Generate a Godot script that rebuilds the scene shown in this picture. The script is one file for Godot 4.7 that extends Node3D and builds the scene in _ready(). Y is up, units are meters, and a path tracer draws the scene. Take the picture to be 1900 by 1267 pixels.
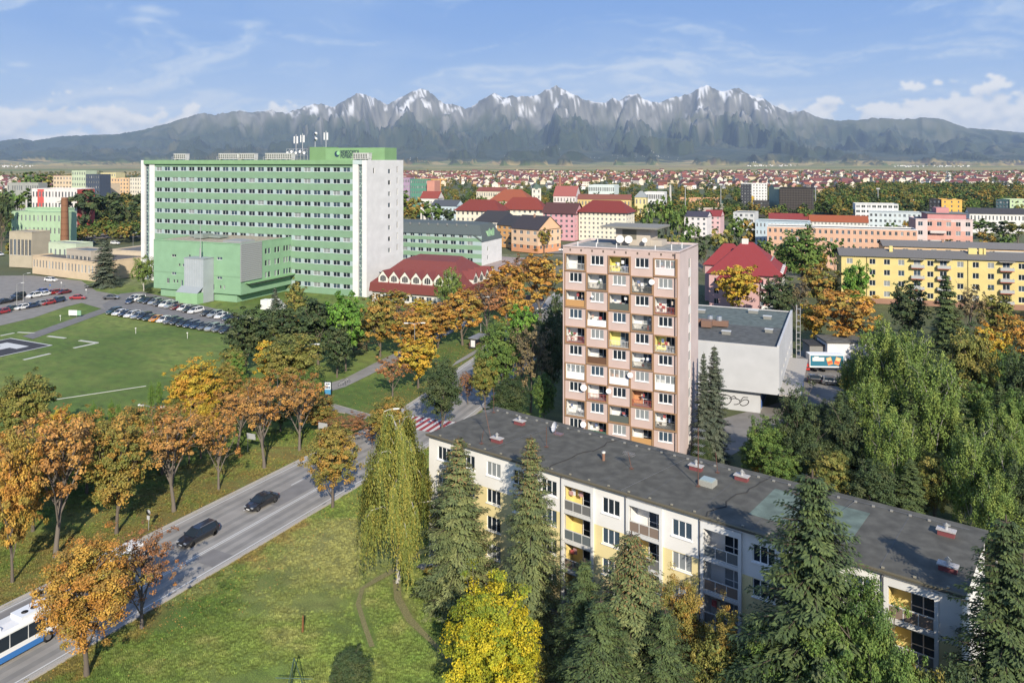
extends Node3D

# ---------------------------------------------------------------- mesh builder
class MB:
	var v := PackedVector3Array()
	var n := PackedVector3Array()
	var c := PackedColorArray()
	var uv := PackedVector2Array()
	var ix := PackedInt32Array()
	var t := Transform3D()
	var col := Color.WHITE

	func quad(a: Vector3, b: Vector3, d: Vector3, e: Vector3) -> void:  # counter-clockwise seen from outside
		a = t * a
		b = t * b
		d = t * d
		e = t * e
		var m := (b - a).cross(e - a).normalized()
		if m == Vector3.ZERO:
			m = (d - b).cross(e - b).normalized()
		var i := v.size()
		v.append_array([a, b, d, e])
		n.append_array([m, m, m, m])
		c.append_array([col, col, col, col])
		uv.append_array([Vector2(0, 1), Vector2(1, 1), Vector2(1, 0), Vector2(0, 0)])
		ix.append_array([i, i + 2, i + 1, i, i + 3, i + 2])

	func tri(a: Vector3, b: Vector3, d: Vector3) -> void:
		a = t * a
		b = t * b
		d = t * d
		var m := (b - a).cross(d - a).normalized()
		var i := v.size()
		v.append_array([a, b, d])
		n.append_array([m, m, m])
		c.append_array([col, col, col])
		uv.append_array([Vector2(0, 1), Vector2(1, 1), Vector2(1, 0)])
		ix.append_array([i, i + 2, i + 1])

	func box(lo: Vector3, hi: Vector3) -> void:
		var p := [Vector3(lo.x, lo.y, hi.z), Vector3(hi.x, lo.y, hi.z), Vector3(hi.x, hi.y, hi.z), Vector3(lo.x, hi.y, hi.z), Vector3(lo.x, lo.y, lo.z), Vector3(hi.x, lo.y, lo.z), Vector3(hi.x, hi.y, lo.z), Vector3(lo.x, hi.y, lo.z)]
		quad(p[0], p[1], p[2], p[3])
		quad(p[5], p[4], p[7], p[6])
		quad(p[1], p[5], p[6], p[2])
		quad(p[4], p[0], p[3], p[7])
		quad(p[3], p[2], p[6], p[7])
		quad(p[4], p[5], p[1], p[0])

	func cbox(at: Vector3, size: Vector3) -> void:
		box(at - size / 2, at + size / 2)

	func tube(pts: Array, rad: Array, sides := 6, cap := true) -> void:
		var first := v.size()
		for k in pts.size():
			var p: Vector3 = pts[k]
			var d: Vector3 = (pts[mini(k + 1, pts.size() - 1)] - pts[maxi(k - 1, 0)]).normalized()
			var u := d.cross(Vector3(0.31, 0.12, 0.94)).normalized()
			if absf(d.z) > 0.9:
				u = d.cross(Vector3.UP).normalized()
			var w := d.cross(u)
			for s in sides:
				var a := TAU * s / sides
				var o := u * cos(a) + w * sin(a)
				v.append(t * (p + o * rad[k]))
				n.append((t.basis * o).normalized())
				c.append(col)
				uv.append(Vector2(float(s) / sides, k))
		for k in pts.size() - 1:
			for s in sides:
				var a := first + k * sides + s
				var b := first + k * sides + (s + 1) % sides
				ix.append_array([a, b + sides, b, a, a + sides, b + sides])
		if cap:
			var e := first + (pts.size() - 1) * sides
			for s in range(1, sides - 1):
				ix.append_array([e, e + s + 1, e + s, first, first + s, first + s + 1])

	func cyl(a: Vector3, b: Vector3, r: float, sides := 8) -> void:
		tube([a, b], [r, r], sides)

	func facing(axis: Vector3, at: Vector3, r: float, sides := 12) -> void:  # a disc
		var u := axis.cross(Vector3(0.3, 0.2, 0.9)).normalized()
		var w := axis.cross(u).normalized()
		for s in sides:
			tri(at, at + (u * cos(TAU * s / sides) + w * sin(TAU * s / sides)) * r, at + (u * cos(TAU * (s + 1) / sides) + w * sin(TAU * (s + 1) / sides)) * r)

	func prism(poly: PackedVector2Array, y0: float, y1: float) -> void:  # x,z outline, upright
		for k in poly.size():
			var a := poly[k]
			var b := poly[(k + 1) % poly.size()]
			quad(Vector3(a.x, y0, a.y), Vector3(b.x, y0, b.y), Vector3(b.x, y1, b.y), Vector3(a.x, y1, a.y))
		for i in range(0, Geometry2D.triangulate_polygon(poly).size(), 3):
			var q := Geometry2D.triangulate_polygon(poly)
			var m := [poly[q[i]], poly[q[i + 1]], poly[q[i + 2]]]
			var up: bool = (m[1] - m[0]).cross(m[2] - m[0]) < 0
			if not up:
				m.reverse()
			tri(Vector3(m[0].x, y1, m[0].y), Vector3(m[1].x, y1, m[1].y), Vector3(m[2].x, y1, m[2].y))

	func facade(w: float, h: float, ops: Array, rev: float, paint = null, y0 := 0.0) -> void:  # a wall in z = 0 that faces +z, with openings
		var xs := [0.0, w]
		var ys := [y0, h]
		for o: Rect2 in ops:
			for x in [o.position.x, o.end.x]:
				if not xs.has(x):
					xs.append(x)
			for y in [o.position.y, o.end.y]:
				if not ys.has(y):
					ys.append(y)
		xs.sort()
		ys.sort()
		var hole := {}
		for o: Rect2 in ops:
			for i in range(xs.find(o.position.x), xs.find(o.end.x)):
				for j in range(ys.find(o.position.y), ys.find(o.end.y)):
					hole[i * 1000 + j] = true
		var keep := col
		for i in xs.size() - 1:
			for j in ys.size() - 1:
				if not hole.has(i * 1000 + j):
					if paint != null:
						col = paint.call((xs[i] + xs[i + 1]) / 2, (ys[j] + ys[j + 1]) / 2)
					quad(Vector3(xs[i], ys[j], 0), Vector3(xs[i + 1], ys[j], 0), Vector3(xs[i + 1], ys[j + 1], 0), Vector3(xs[i], ys[j + 1], 0))
		col = keep
		for o: Rect2 in ops:
			var a := o.position
			var b := o.end
			if paint != null:
				col = paint.call(a.x - 0.05, (a.y + b.y) / 2)
			quad(Vector3(a.x, a.y, -rev), Vector3(b.x, a.y, -rev), Vector3(b.x, a.y, 0), Vector3(a.x, a.y, 0))
			quad(Vector3(a.x, b.y, 0), Vector3(b.x, b.y, 0), Vector3(b.x, b.y, -rev), Vector3(a.x, b.y, -rev))
			quad(Vector3(a.x, a.y, -rev), Vector3(a.x, a.y, 0), Vector3(a.x, b.y, 0), Vector3(a.x, b.y, -rev))
			quad(Vector3(b.x, a.y, 0), Vector3(b.x, a.y, -rev), Vector3(b.x, b.y, -rev), Vector3(b.x, b.y, 0))
		col = keep

	func mesh() -> ArrayMesh:
		var a := []
		a.resize(Mesh.ARRAY_MAX)
		a[Mesh.ARRAY_VERTEX] = v
		a[Mesh.ARRAY_NORMAL] = n
		a[Mesh.ARRAY_COLOR] = c
		a[Mesh.ARRAY_TEX_UV] = uv
		a[Mesh.ARRAY_INDEX] = ix
		var m := ArrayMesh.new()
		m.add_surface_from_arrays(Mesh.PRIMITIVE_TRIANGLES, a)
		return m

var rng := RandomNumberGenerator.new()
var used := {}
var M := {}

func numbered(called: String) -> String:
	used[called] = used.get(called, -1) + 1
	return called if used[called] == 0 else "%s_%03d" % [called, used[called]]

func tag(o: Node3D, label: String, category := "", group := "", kind := "") -> Node3D:
	if label:
		o.set_meta("label", label)
	if category:
		o.set_meta("category", category)
	if group:
		o.set_meta("group", group)
	if kind:
		o.set_meta("kind", kind)
	return o

func thing(called: String, label: String, category: String, at := Vector3.ZERO, turn := 0.0, group := "") -> Node3D:
	var o := Node3D.new()
	o.name = numbered(called)
	add_child(o)
	o.position = at
	o.rotation.y = turn
	return tag(o, label, category, group)

func put(called: String, m: Mesh, mt: Material, parent: Node = null, at := Vector3.ZERO) -> MeshInstance3D:
	var o := MeshInstance3D.new()
	o.name = called if parent else numbered(called)
	o.mesh = m
	o.material_override = mt
	o.position = at
	if parent:
		parent.add_child(o, true)
	else:
		add_child(o)
	return o

func part(called: String, b: MB, mt: Material, parent: Node = null, at := Vector3.ZERO) -> MeshInstance3D:
	return put(called, b.mesh(), mt, parent, at)

func copy(o: Node3D, at: Vector3, turn: float, label: String, group := "") -> Node3D:
	var k: Node3D = o.duplicate()
	k.name = numbered(String(o.get_meta("kind_name")))
	add_child(k)
	k.position = at
	k.rotation.y = turn
	return tag(k, label, "", group)

func structure(called: String, b: MB, mt: Material) -> MeshInstance3D:
	var o := part(called, b, mt)
	o.set_meta("kind", "structure")
	return o

func mb(col := Color.WHITE, t := Transform3D()) -> MB:
	var b := MB.new()
	b.col = col
	b.t = t
	return b

func lin(c: Color) -> Color:
	return c.linear_to_srgb()

func noise_texture(freq: float, lo: float, hi: float, seed_: int, kind := FastNoiseLite.TYPE_SIMPLEX_SMOOTH, size := 512, tint := Color.WHITE) -> NoiseTexture2D:
	var z := FastNoiseLite.new()
	z.noise_type = kind
	z.seed = seed_
	z.frequency = freq
	z.fractal_octaves = 5
	var g := Gradient.new()
	g.set_color(0, Color(lo, lo, lo) * tint)
	g.set_color(1, Color(hi, hi, hi))
	var x := NoiseTexture2D.new()
	x.width = size
	x.height = size
	x.seamless = true
	x.noise = z
	x.color_ramp = g
	return x

func mat(called: String, c: Color, rough := 0.85, tex: Texture2D = null, scale := 0.2, vc := false) -> StandardMaterial3D:
	var m := StandardMaterial3D.new()
	m.resource_name = called
	m.albedo_color = lin(c)
	m.roughness = rough
	m.vertex_color_use_as_albedo = vc
	if tex:
		m.albedo_texture = tex
		m.uv1_triplanar = true
		m.uv1_world_triplanar = true
		m.uv1_scale = Vector3.ONE * scale
	M[called] = m
	return m

func yaw(a: Vector3, b: Vector3) -> float:
	return atan2(-(b.z - a.z), b.x - a.x)

func sky_picture() -> Image:
	var w := 3072
	var h := 1536
	var im := Image.create(w, h, false, Image.FORMAT_RGB8)
	im.fill(Color(0.35, 0.36, 0.33))
	var wisp := FastNoiseLite.new()
	wisp.seed = 5
	wisp.frequency = 1.0
	wisp.fractal_octaves = 5
	var puff := FastNoiseLite.new()
	puff.seed = 11
	puff.frequency = 1.0
	puff.fractal_octaves = 5
	var j := 0
	while j < h / 2 + 6:
		var up := PI / 2 - PI * (j + 0.5) / h
		var step := 1 if up < 0.3 else (2 if up < 0.6 else 6)
		var e := maxf(up, 0.0)
		var k := pow(1.0 - sin(e), 5.0)
		var base := Color(0.41, 0.59, 0.87).lerp(Color(0.735, 0.835, 0.955), k)
		base = base.lerp(Color(0.83, 0.89, 0.955), smoothstep(0.17, 0.0, e) * 0.7)
		for i in range(0, w, step):
			var az := TAU * (i + 0.5) / w - PI
			var d := Vector3(sin(az) * cos(up), sin(up), -cos(az) * cos(up))
			# thin high streaks, laid out on a sheet far above
			var s := Vector2(d.x, d.z) / (e + 0.16)
			s += Vector2(wisp.get_noise_2d(s.x * 0.5, s.y * 0.5), wisp.get_noise_2d(s.x * 0.5 + 30.0, s.y * 0.5)) * 0.9
			var r := Vector2(s.x * 0.93 + s.y * 0.36, s.y * 0.93 - s.x * 0.36)
			var a := wisp.get_noise_3d(r.x * 0.55, r.y * 1.5, 1.5) + 0.45 * wisp.get_noise_3d(r.x * 1.6, r.y * 6.0, 7.0) + 0.3 * wisp.get_noise_3d(r.x * 5.0, r.y * 16.0, 3.0)
			var veil := clampf(smoothstep(-0.12, 0.6, a) * 0.62 + smoothstep(-0.4, 0.6, wisp.get_noise_2d(s.x * 0.5, s.y * 0.5 + 40.0)) * 0.22, 0.0, 0.7)
			var c := base.lerp(Color(0.90, 0.925, 0.96), veil)
			if e > 0.005 and e < 0.16:  # heaped clouds low round the horizon
				var m := -cos(6.0 * az) * 0.46 + wisp.get_noise_2d(az * 3.0, 90.0) * 0.35
				var p := puff.get_noise_3d(d.x * 17.0, e * 30.0, d.z * 17.0) * 0.9 + puff.get_noise_3d(d.x * 55.0, e * 75.0, d.z * 55.0) * 0.4
				var top := 0.058 + 0.006 * sin(az * 2.0 + 0.2)
				var f := p * 1.25 + m * 1.1 - 0.07 - maxf(e - top, 0.0) * 30.0 - maxf(0.025 - e, 0.0) * 8.0
				var thick := smoothstep(0.0, 0.13, f)
				var shine := clampf(0.5 + 1.1 * (p - puff.get_noise_3d(d.x * 17.0, (e + 0.008) * 30.0, d.z * 17.0) * 0.9) + (e - 0.035) * 10.0, 0.0, 1.0)
				c = c.lerp(Color(0.78, 0.82, 0.88).lerp(Color(1.0, 0.99, 0.975), shine), thick * 0.97)
			if step == 1:
				im.set_pixel(i, j, c)
			else:
				im.fill_rect(Rect2i(i, j, step, step), c)
		j += step
	return im

# ---------------------------------------------------------------- ground
var road_line: Array = []      # points along the middle of the road, x and distance ahead

func road_points() -> Array:   # smoothed
	var c := Curve2D.new()
	var raw := ROAD
	for k in raw.size():
		var d: Vector2 = (raw[mini(k + 1, raw.size() - 1)] - raw[maxi(k - 1, 0)]) / 6.0
		c.add_point(raw[k], -d, d)
	var out := []
	var l := c.get_baked_length()
	for k in int(l / 3.0) + 1:
		out.append(c.sample_baked(minf(k * 3.0, l)))
	return out

func road_side(k: int) -> Vector2:   # to the right of the road's direction
	var d: Vector2 = (road_line[mini(k + 1, road_line.size() - 1)] - road_line[maxi(k - 1, 0)]).normalized()
	return Vector2(d.y, -d.x)

func ribbon(b: MB, from_: float, to: float, y: float, k0 := 0, k1 := -1) -> void:
	var last := road_line.size() - 1 if k1 < 0 else k1
	for k in range(k0, last):
		var p: Vector2 = road_line[k]
		var q: Vector2 = road_line[k + 1]
		var s := road_side(k)
		var u := road_side(k + 1)
		b.quad(Vector3(p.x + s.x * from_, y, -p.y - s.y * from_), Vector3(p.x + s.x * to, y, -p.y - s.y * to), Vector3(q.x + u.x * to, y, -q.y - u.y * to), Vector3(q.x + u.x * from_, y, -q.y - u.y * from_))

func from_road(p: Vector2) -> float:   # how far right of the road's middle
	var best := 1e9
	var side := 0.0
	for k in range(0, road_line.size(), 2):
		var d: float = p.distance_squared_to(road_line[k])
		if d < best:
			best = d
			side = (p - road_line[k]).dot(road_side(k))
	return sqrt(best) * signf(side)

func slab(called: String, pts: Array, y: float, c: Color, mt: Material, thick := 0.0) -> MeshInstance3D:
	var poly := PackedVector2Array()
	for p: Vector3 in pts:
		poly.append(Vector2(p.x, p.z))
	if Geometry2D.is_polygon_clockwise(poly):
		poly.reverse()
	var b := mb(c)
	b.prism(poly, y - thick - 0.0005, y)
	return structure(called, b, mt)

func sheet(b: MB, xs: Array, ds: Array, shade: Callable, high: Callable) -> void:
	var w := xs.size()
	var v := PackedVector3Array()
	var col := PackedColorArray()
	for d in ds:
		for x in xs:
			v.append(Vector3(x, high.call(x, d), -d))
			col.append(shade.call(x, d))
	var ix := PackedInt32Array()
	for j in ds.size() - 1:
		for i in w - 1:
			var a := j * w + i
			ix.append_array([a, a + w, a + 1, a + 1, a + w, a + w + 1])
	b.v = v
	b.c = col
	b.ix = ix
	b.uv.resize(v.size())
	b.n.resize(v.size())
	smooth(b)

func smooth(b: MB) -> void:
	for k in b.n.size():
		b.n[k] = Vector3.ZERO
	for k in range(0, b.ix.size(), 3):
		var p := b.v[b.ix[k]]
		var m := (b.v[b.ix[k + 2]] - p).cross(b.v[b.ix[k + 1]] - p)
		for q in 3:
			b.n[b.ix[k + q]] += m
	for k in b.n.size():
		b.n[k] = b.n[k].normalized()

var patchy := FastNoiseLite.new()
var fields := FastNoiseLite.new()

func ground_color(x: float, d: float) -> Color:
	var n1 := patchy.get_noise_2d(x * 0.5, d * 0.5)
	var n2 := patchy.get_noise_2d(x * 3.0 + 300.0, d * 3.0)
	var n3 := patchy.get_noise_2d(x * 12.0 + 900.0, d * 12.0)
	var green := Color(0.092, 0.150, 0.022).lerp(Color(0.145, 0.180, 0.036), clampf(0.5 + n2 * 1.0 + n1 * 0.7, 0, 1))
	green = green.lerp(Color(0.062, 0.108, 0.014), clampf(0.25 - n1 * 1.2 + n3 * 0.6, 0, 0.75))
	var r := from_road(Vector2(x, d)) if absf(x) < 130 and d < 260 else 99.0
	if r > 6.9 and r < 90 and x < 0 and d < 100:   # the rough lawn in front of the white block
		var dry := Vector2(x + 21.5, (d - 92.0) * 0.75).length()
		green = green.lerp(Color(0.27, 0.24, 0.085), smoothstep(13.0, 2.0, dry + n2 * 9.0) * 0.6)
		green = green.lerp(Color(0.23, 0.20, 0.075), smoothstep(0.1, 0.6, n2 + n3 * 0.4) * 0.4)
		green = green.lerp(Color(0.19, 0.11, 0.03), smoothstep(10.0, 7.2, r + n2 * 5.0) * 0.6)
	if r < -6.9 and r > -60:    # fallen leaves under the trees along the road
		var f := smoothstep(-30.0, -7.0, r + n2 * 14.0 - (14.0 if d > 125 else 0.0))
		green = green.lerp(Color(0.22, 0.12, 0.036).lerp(Color(0.13, 0.11, 0.028), clampf(0.5 + n3 * 1.4, 0, 1)), f * 0.6)
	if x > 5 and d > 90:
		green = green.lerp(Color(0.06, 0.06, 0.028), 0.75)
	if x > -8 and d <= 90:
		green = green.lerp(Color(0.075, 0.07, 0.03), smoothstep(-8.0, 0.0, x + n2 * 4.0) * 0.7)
	if d > 268:
		green = green.lerp(Color(0.15, 0.14, 0.10), smoothstep(268.0, 330.0, d) * clampf(0.5 + n1, 0, 1))
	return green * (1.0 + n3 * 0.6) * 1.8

func plain_color(x: float, d: float) -> Color:
	var f := fields.get_noise_2d(x * 0.4, d * 1.0) * 0.5 + 0.5
	var c := Color(0.31, 0.235, 0.095)
	if f < 0.36:
		c = Color(0.115, 0.14, 0.04)
	elif f < 0.56:
		c = Color(0.20, 0.18, 0.07)
	elif f > 0.8:
		c = Color(0.16, 0.115, 0.07)
	if d < 2600:
		c = c.lerp(Color(0.075, 0.085, 0.035), smoothstep(2900.0, 2300.0, d))
	return c * (1.0 + patchy.get_noise_2d(x * 0.05, d * 0.05) * 0.4) * 1.1

# ---------------------------------------------------------------- mountains
var crag := FastNoiseLite.new()
var roll := FastNoiseLite.new()

var SKYLINE := [Vector2(-3010, 412), Vector2(-2184, 483), Vector2(-1594, 530), Vector2(-1122, 506), Vector2(-1080, 554), Vector2(-1051, 495), Vector2(-986, 595), Vector2(-918, 624), Vector2(-862, 654), Vector2(-803, 772), Vector2(-744, 937), Vector2(-708, 1049), Vector2(-679, 1138), Vector2(-655, 1085), Vector2(-620, 1156), Vector2(-590, 1173), Vector2(-567, 1144), Vector2(-525, 1215), Vector2(-496, 1126), Vector2(-460, 1262), Vector2(-419, 1333), Vector2(-393, 1244), Vector2(-360, 1451), Vector2(-336, 1569), Vector2(-307, 1480), Vector2(-272, 1333), Vector2(-242, 1480), Vector2(-212, 1628), Vector2(-198, 1705), Vector2(-183, 1628), Vector2(-153, 1345), Vector2(-124, 1303), Vector2(-100, 1244), Vector2(-65, 1421), Vector2(-39, 1557), Vector2(-18, 1463), Vector2(0, 1498), Vector2(47, 1510), Vector2(71, 1628), Vector2(97, 1734), Vector2(120, 1640), Vector2(159, 1451), Vector2(201, 1345), Vector2(221, 1510), Vector2(233, 1451), Vector2(254, 1581), Vector2(277, 1545), Vector2(295, 1427), Vector2(321, 1368), Vector2(354, 1510), Vector2(384, 1545), Vector2(410, 1699), Vector2(433, 1746), Vector2(457, 1628), Vector2(472, 1628), Vector2(498, 1675), Vector2(519, 1545), Vector2(549, 1451), Vector2(578, 1274), Vector2(608, 1156), Vector2(638, 1191), Vector2(667, 1049), Vector2(708, 955), Vector2(761, 955), Vector2(809, 1026), Vector2(844, 979), Vector2(903, 1026), Vector2(944, 979), Vector2(998, 778), Vector2(1062, 754), Vector2(1122, 684), Vector2(1594, 601), Vector2(2302, 483), Vector2(3128, 388)]

func ridge_height(px: float) -> float:    # above the plain, along the range
	var k := 0
	while k < SKYLINE.size() - 2 and SKYLINE[k + 1].x < px:
		k += 1
	var f := clampf((px - SKYLINE[k].x) / (SKYLINE[k + 1].x - SKYLINE[k].x), 0, 1)
	return lerpf(SKYLINE[k].y, SKYLINE[k + 1].y, f)

func ridged(z: FastNoiseLite, x: float, y: float, octaves := 5) -> float:
	var s := 0.0
	var a := 0.5
	for k in octaves:
		var q := 1.0 - absf(z.get_noise_2d(x, y) * 1.9)
		s += q * a
		a *= 0.5
		x *= 2.07
		y *= 2.07
	return s

func mountains() -> void:
	var b := mb()
	var cols := 940
	var rows := 150
	var near := 7600.0
	var ridge := 17000.0
	var v := PackedVector3Array()
	var ix := PackedInt32Array()
	for j in rows:
		var q := float(j) / (rows - 1)
		for i in cols:
			var bearing := lerpf(-1.02, 1.02, float(i) / (cols - 1))     # slope of the line of sight, x over distance
			var d := near + (19500.0 - near) * pow(q, 0.85)
			var x := bearing * d
			var along := bearing * ridge
			var top := ridge_height(along / 10.0)
			var bend := ridge + 500.0 * roll.get_noise_2d(along * 0.0005, 0.0)
			var back := bend - d
			var alpine := smoothstep(700.0, 1300.0, top)
			var warp := roll.get_noise_2d(x * 0.0007, d * 0.0007) * 520.0 + roll.get_noise_2d(x * 0.00025, 40.0) * back * 0.9
			var spur := ridged(crag, (x + warp) * 0.00050, d * 0.00016 + 3.0, 2) * 1.28
			var lean := roll.get_noise_2d(x * 0.0004 + 90.0, 7.0) * 2.2
			var fine := ridged(crag, (x + back * lean + warp) * 0.0012 + 50.0, (d + warp) * 0.0013)
			var grit := ridged(crag, x * 0.0048 + 20.0, d * 0.0040)
			var h := 0.0
			if back >= 0.0:
				var reach := lerpf(750.0, 2900.0, smoothstep(0.32, 0.98, spur))
				var fan := minf(0.15 * top + 60.0, 300.0) * smoothstep(8800.0, 2200.0, back)
				h = fan + maxf(top - fan, 0.0) * exp(-back / reach)
				h += (fine - 0.62) * 260.0 * alpine * smoothstep(0.0, 700.0, back) * smoothstep(4500.0, 1500.0, back)
				h += (grit - 0.62) * 60.0 * alpine * smoothstep(0.0, 500.0, back) * smoothstep(4200.0, 1500.0, back)
				h += roll.get_noise_2d(x * 0.001, d * 0.001) * 55.0 * smoothstep(8500.0, 6000.0, back) * smoothstep(300.0, 1600.0, back)
				h += (fine - 0.75) * 60.0 * smoothstep(700.0, 0.0, back) * alpine
			else:
				h = top + back * 0.4 + (fine - 0.75) * 60.0 * alpine
			v.append(Vector3(x, maxf(h, -30.0) if j else -30.0, -d))
	for j in rows - 1:
		for i in cols - 1:
			var a := j * cols + i
			ix.append_array([a, a + cols, a + 1, a + 1, a + cols, a + cols + 1])
	b.v = v
	b.ix = ix
	b.n.resize(v.size())
	b.uv.resize(v.size())
	smooth(b)
	b.c.resize(v.size())
	for k in v.size():
		var p := v[k]
		var n1 := patchy.get_noise_2d(p.x * 0.012, p.z * 0.012)
		var n2 := patchy.get_noise_2d(p.x * 0.05, p.z * 0.05)
		var n3 := crag.get_noise_2d(p.x * 0.0030, p.z * 0.0030)
		var n4 := crag.get_noise_2d(p.x * 0.011, p.z * 0.009)
		var steep := 1.0 - b.n[k].y
		var top := ridge_height(-p.x / p.z * 1700.0)
		var c := Color(0.020, 0.034, 0.018).lerp(Color(0.040, 0.052, 0.024), clampf(0.5 + n2 * 1.2, 0, 1))
		c = c.lerp(Color(0.10, 0.09, 0.045), smoothstep(0.22, 0.5, n1 + n3 * 0.3) * 0.55)
		c = c.lerp(plain_color(p.x, -p.z), smoothstep(50.0, 34.0, p.y + n1 * 60.0 + n3 * 22.0))
		var dwarf := smoothstep(600.0, 850.0, p.y + n1 * 320.0 + n3 * 160.0)
		c = c.lerp(Color(0.085, 0.09, 0.055), dwarf * 0.8)
		var rock := smoothstep(780.0, 1060.0, p.y + n1 * 420.0 + n3 * 200.0 + (steep - 0.3) * 350.0)
		var stone := Color(0.065, 0.066, 0.060).lerp(Color(0.21, 0.205, 0.185), clampf(0.55 + n2 * 0.5 + n3 * 0.25 + n4 * 0.35, 0, 1))
		c = c.lerp(stone, rock * smoothstep(900.0, 1250.0, top))
		var snow := smoothstep(0.34, 0.46, n3 * 0.8 + n4 * 0.55 + n2 * 0.35 + (0.36 - steep) * 0.9 + (p.y - 1300.0) / 3000.0) * smoothstep(950.0, 1150.0, p.y) * smoothstep(-1800.0, -600.0, p.x + 4200.0) * smoothstep(8200.0, 5200.0, p.x)
		c = c.lerp(Color(0.60, 0.61, 0.63), snow * 0.9)
		b.c[k] = c
	structure("mountains", b, M.terrain)

func setting() -> void:
	patchy.seed = 3
	patchy.frequency = 0.05
	patchy.fractal_octaves = 4
	fields.seed = 9
	fields.noise_type = FastNoiseLite.TYPE_CELLULAR
	fields.cellular_return_type = FastNoiseLite.RETURN_CELL_VALUE
	fields.frequency = 0.0021
	crag.seed = 21
	crag.frequency = 1.0
	crag.fractal_type = FastNoiseLite.FRACTAL_NONE
	roll.seed = 4
	roll.frequency = 1.0
	road_line = road_points()
	# the near ground in a fine mesh, then the plain to the foot of the mountains
	var g := mb()
	var xs := []
	var ds := []
	for k in 281:
		xs.append(-175.0 + k * 1.25)
	var d := 40.0
	while d < 385.0:
		ds.append(d)
		d += 0.9 if d < 130 else (1.25 if d < 240 else 3.0)
	sheet(g, xs, ds, ground_color, func(x, dd): return 0.035 * patchy.get_noise_2d(x * 8.0, dd * 8.0) - 0.04)
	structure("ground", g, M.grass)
	var p := mb()
	xs = []
	ds = []
	for k in 261:
		var q := (k - 130) / 130.0
		xs.append(q * 900.0 + q * q * q * 7600.0)
	d = 20.0
	while d < 9000.0:
		ds.append(d)
		d *= 1.028
	ds.push_front(-300.0)
	sheet(p, xs, ds, plain_color, func(x, dd): return -0.3 if absf(x) < 900 and dd < 500 else -0.1)
	structure("plain", p, M.terrain)
	mountains()
	# the road
	var b := mb(Color(0.30, 0.285, 0.265))
	ribbon(b, -6.4, 6.4, 0.02)
	structure("road", b, M.asphalt)
	b = mb(Color(0.235, 0.225, 0.212))
	for o in [-4.9, -3.3, -0.6, 1.1, 3.5, 5.1]:
		ribbon(b, o - 0.38, o + 0.38, 0.0235)
	structure("wheel_track", b, M.asphalt)
	b = mb(Color(0.20, 0.195, 0.19))
	for q in [[9, 12, -5.9, -4.3], [16, 17, 2.9, 6.0], [21, 24, -1.3, 1.6], [26, 28, 3.2, 5.6], [4, 6, 3.4, 5.8], [13, 14, -1.4, 0.4]]:
		ribbon(b, q[2], q[3], 0.0252, q[0], q[1])
	structure("road_patch", b, M.asphalt)
	for k in [6, 14, 22, 29]:
		b = mb(Color(0.05, 0.05, 0.05))
		ribbon(b, 6.5, 6.9, 0.0285, k, k + 1)
		b.v = PackedVector3Array(Array(b.v).map(func(p): return Vector3(p.x * 0.25 + b.v[0].x * 0.75, p.y, p.z * 0.25 + b.v[0].z * 0.75)))
		structure("drain_grate", b, M.metal)
	b = mb(Color(0.47, 0.44, 0.40))
	ribbon(b, -6.95, -6.42, 0.026)
	ribbon(b, 6.42, 6.95, 0.026)
	structure("gutter", b, M.concrete)
	for s in [-1, 1]:
		b = mb(Color(0.50, 0.47, 0.43))
		var a: float = -7.15 if s < 0 else 6.96
		ribbon(b, a, a + 0.19, 0.13)
		ribbon(b, a, a, 0.13)
		for k in road_line.size() - 1:
			var q: Vector2 = road_line[k]
			var r: Vector2 = road_line[k + 1]
			for o in [a, a + 0.19]:
				var u: Vector2 = road_side(k) * o
				var w: Vector2 = road_side(k + 1) * o
				b.quad(Vector3(q.x + u.x, -0.1, -q.y - u.y), Vector3(r.x + w.x, -0.1, -r.y - w.y), Vector3(r.x + w.x, 0.13, -r.y - w.y), Vector3(q.x + u.x, 0.13, -q.y - u.y))
		structure("kerb", b, M.concrete)
	b = mb(Color(0.74, 0.74, 0.72))
	for o in [2.2, 2.5]:
		ribbon(b, o, o + 0.14, 0.027, 0, 26)
	ribbon(b, -6.3, -6.14, 0.027)
	ribbon(b, 6.14, 6.3, 0.027)
	for k in range(2, 30, 3):
		ribbon(b, -1.75, -1.58, 0.027, k, k + 1)
		var mid: Vector2 = road_line[k]
		mid = mid
	structure("road_marking", b, M.marking)
	# red and white crossing
	var at := CROSSING
	var k0 := 0
	for k in road_line.size():
		if road_line[k].distance_to(at) < road_line[k0].distance_to(at):
			k0 = k
	b = mb(Color(0.40, 0.055, 0.065))
	ribbon(b, -6.1, 6.1, 0.027, k0 - 1, k0 + 1)
	structure("crossing_surface", b, M.marking)
	b = mb(Color(0.74, 0.72, 0.70))
	for k in 9:
		ribbon(b, -5.9 + k * 1.35, -5.9 + k * 1.35 + 0.62, 0.032, k0 - 1, k0 + 1)
	structure("crossing_stripe", b, M.marking)

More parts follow.
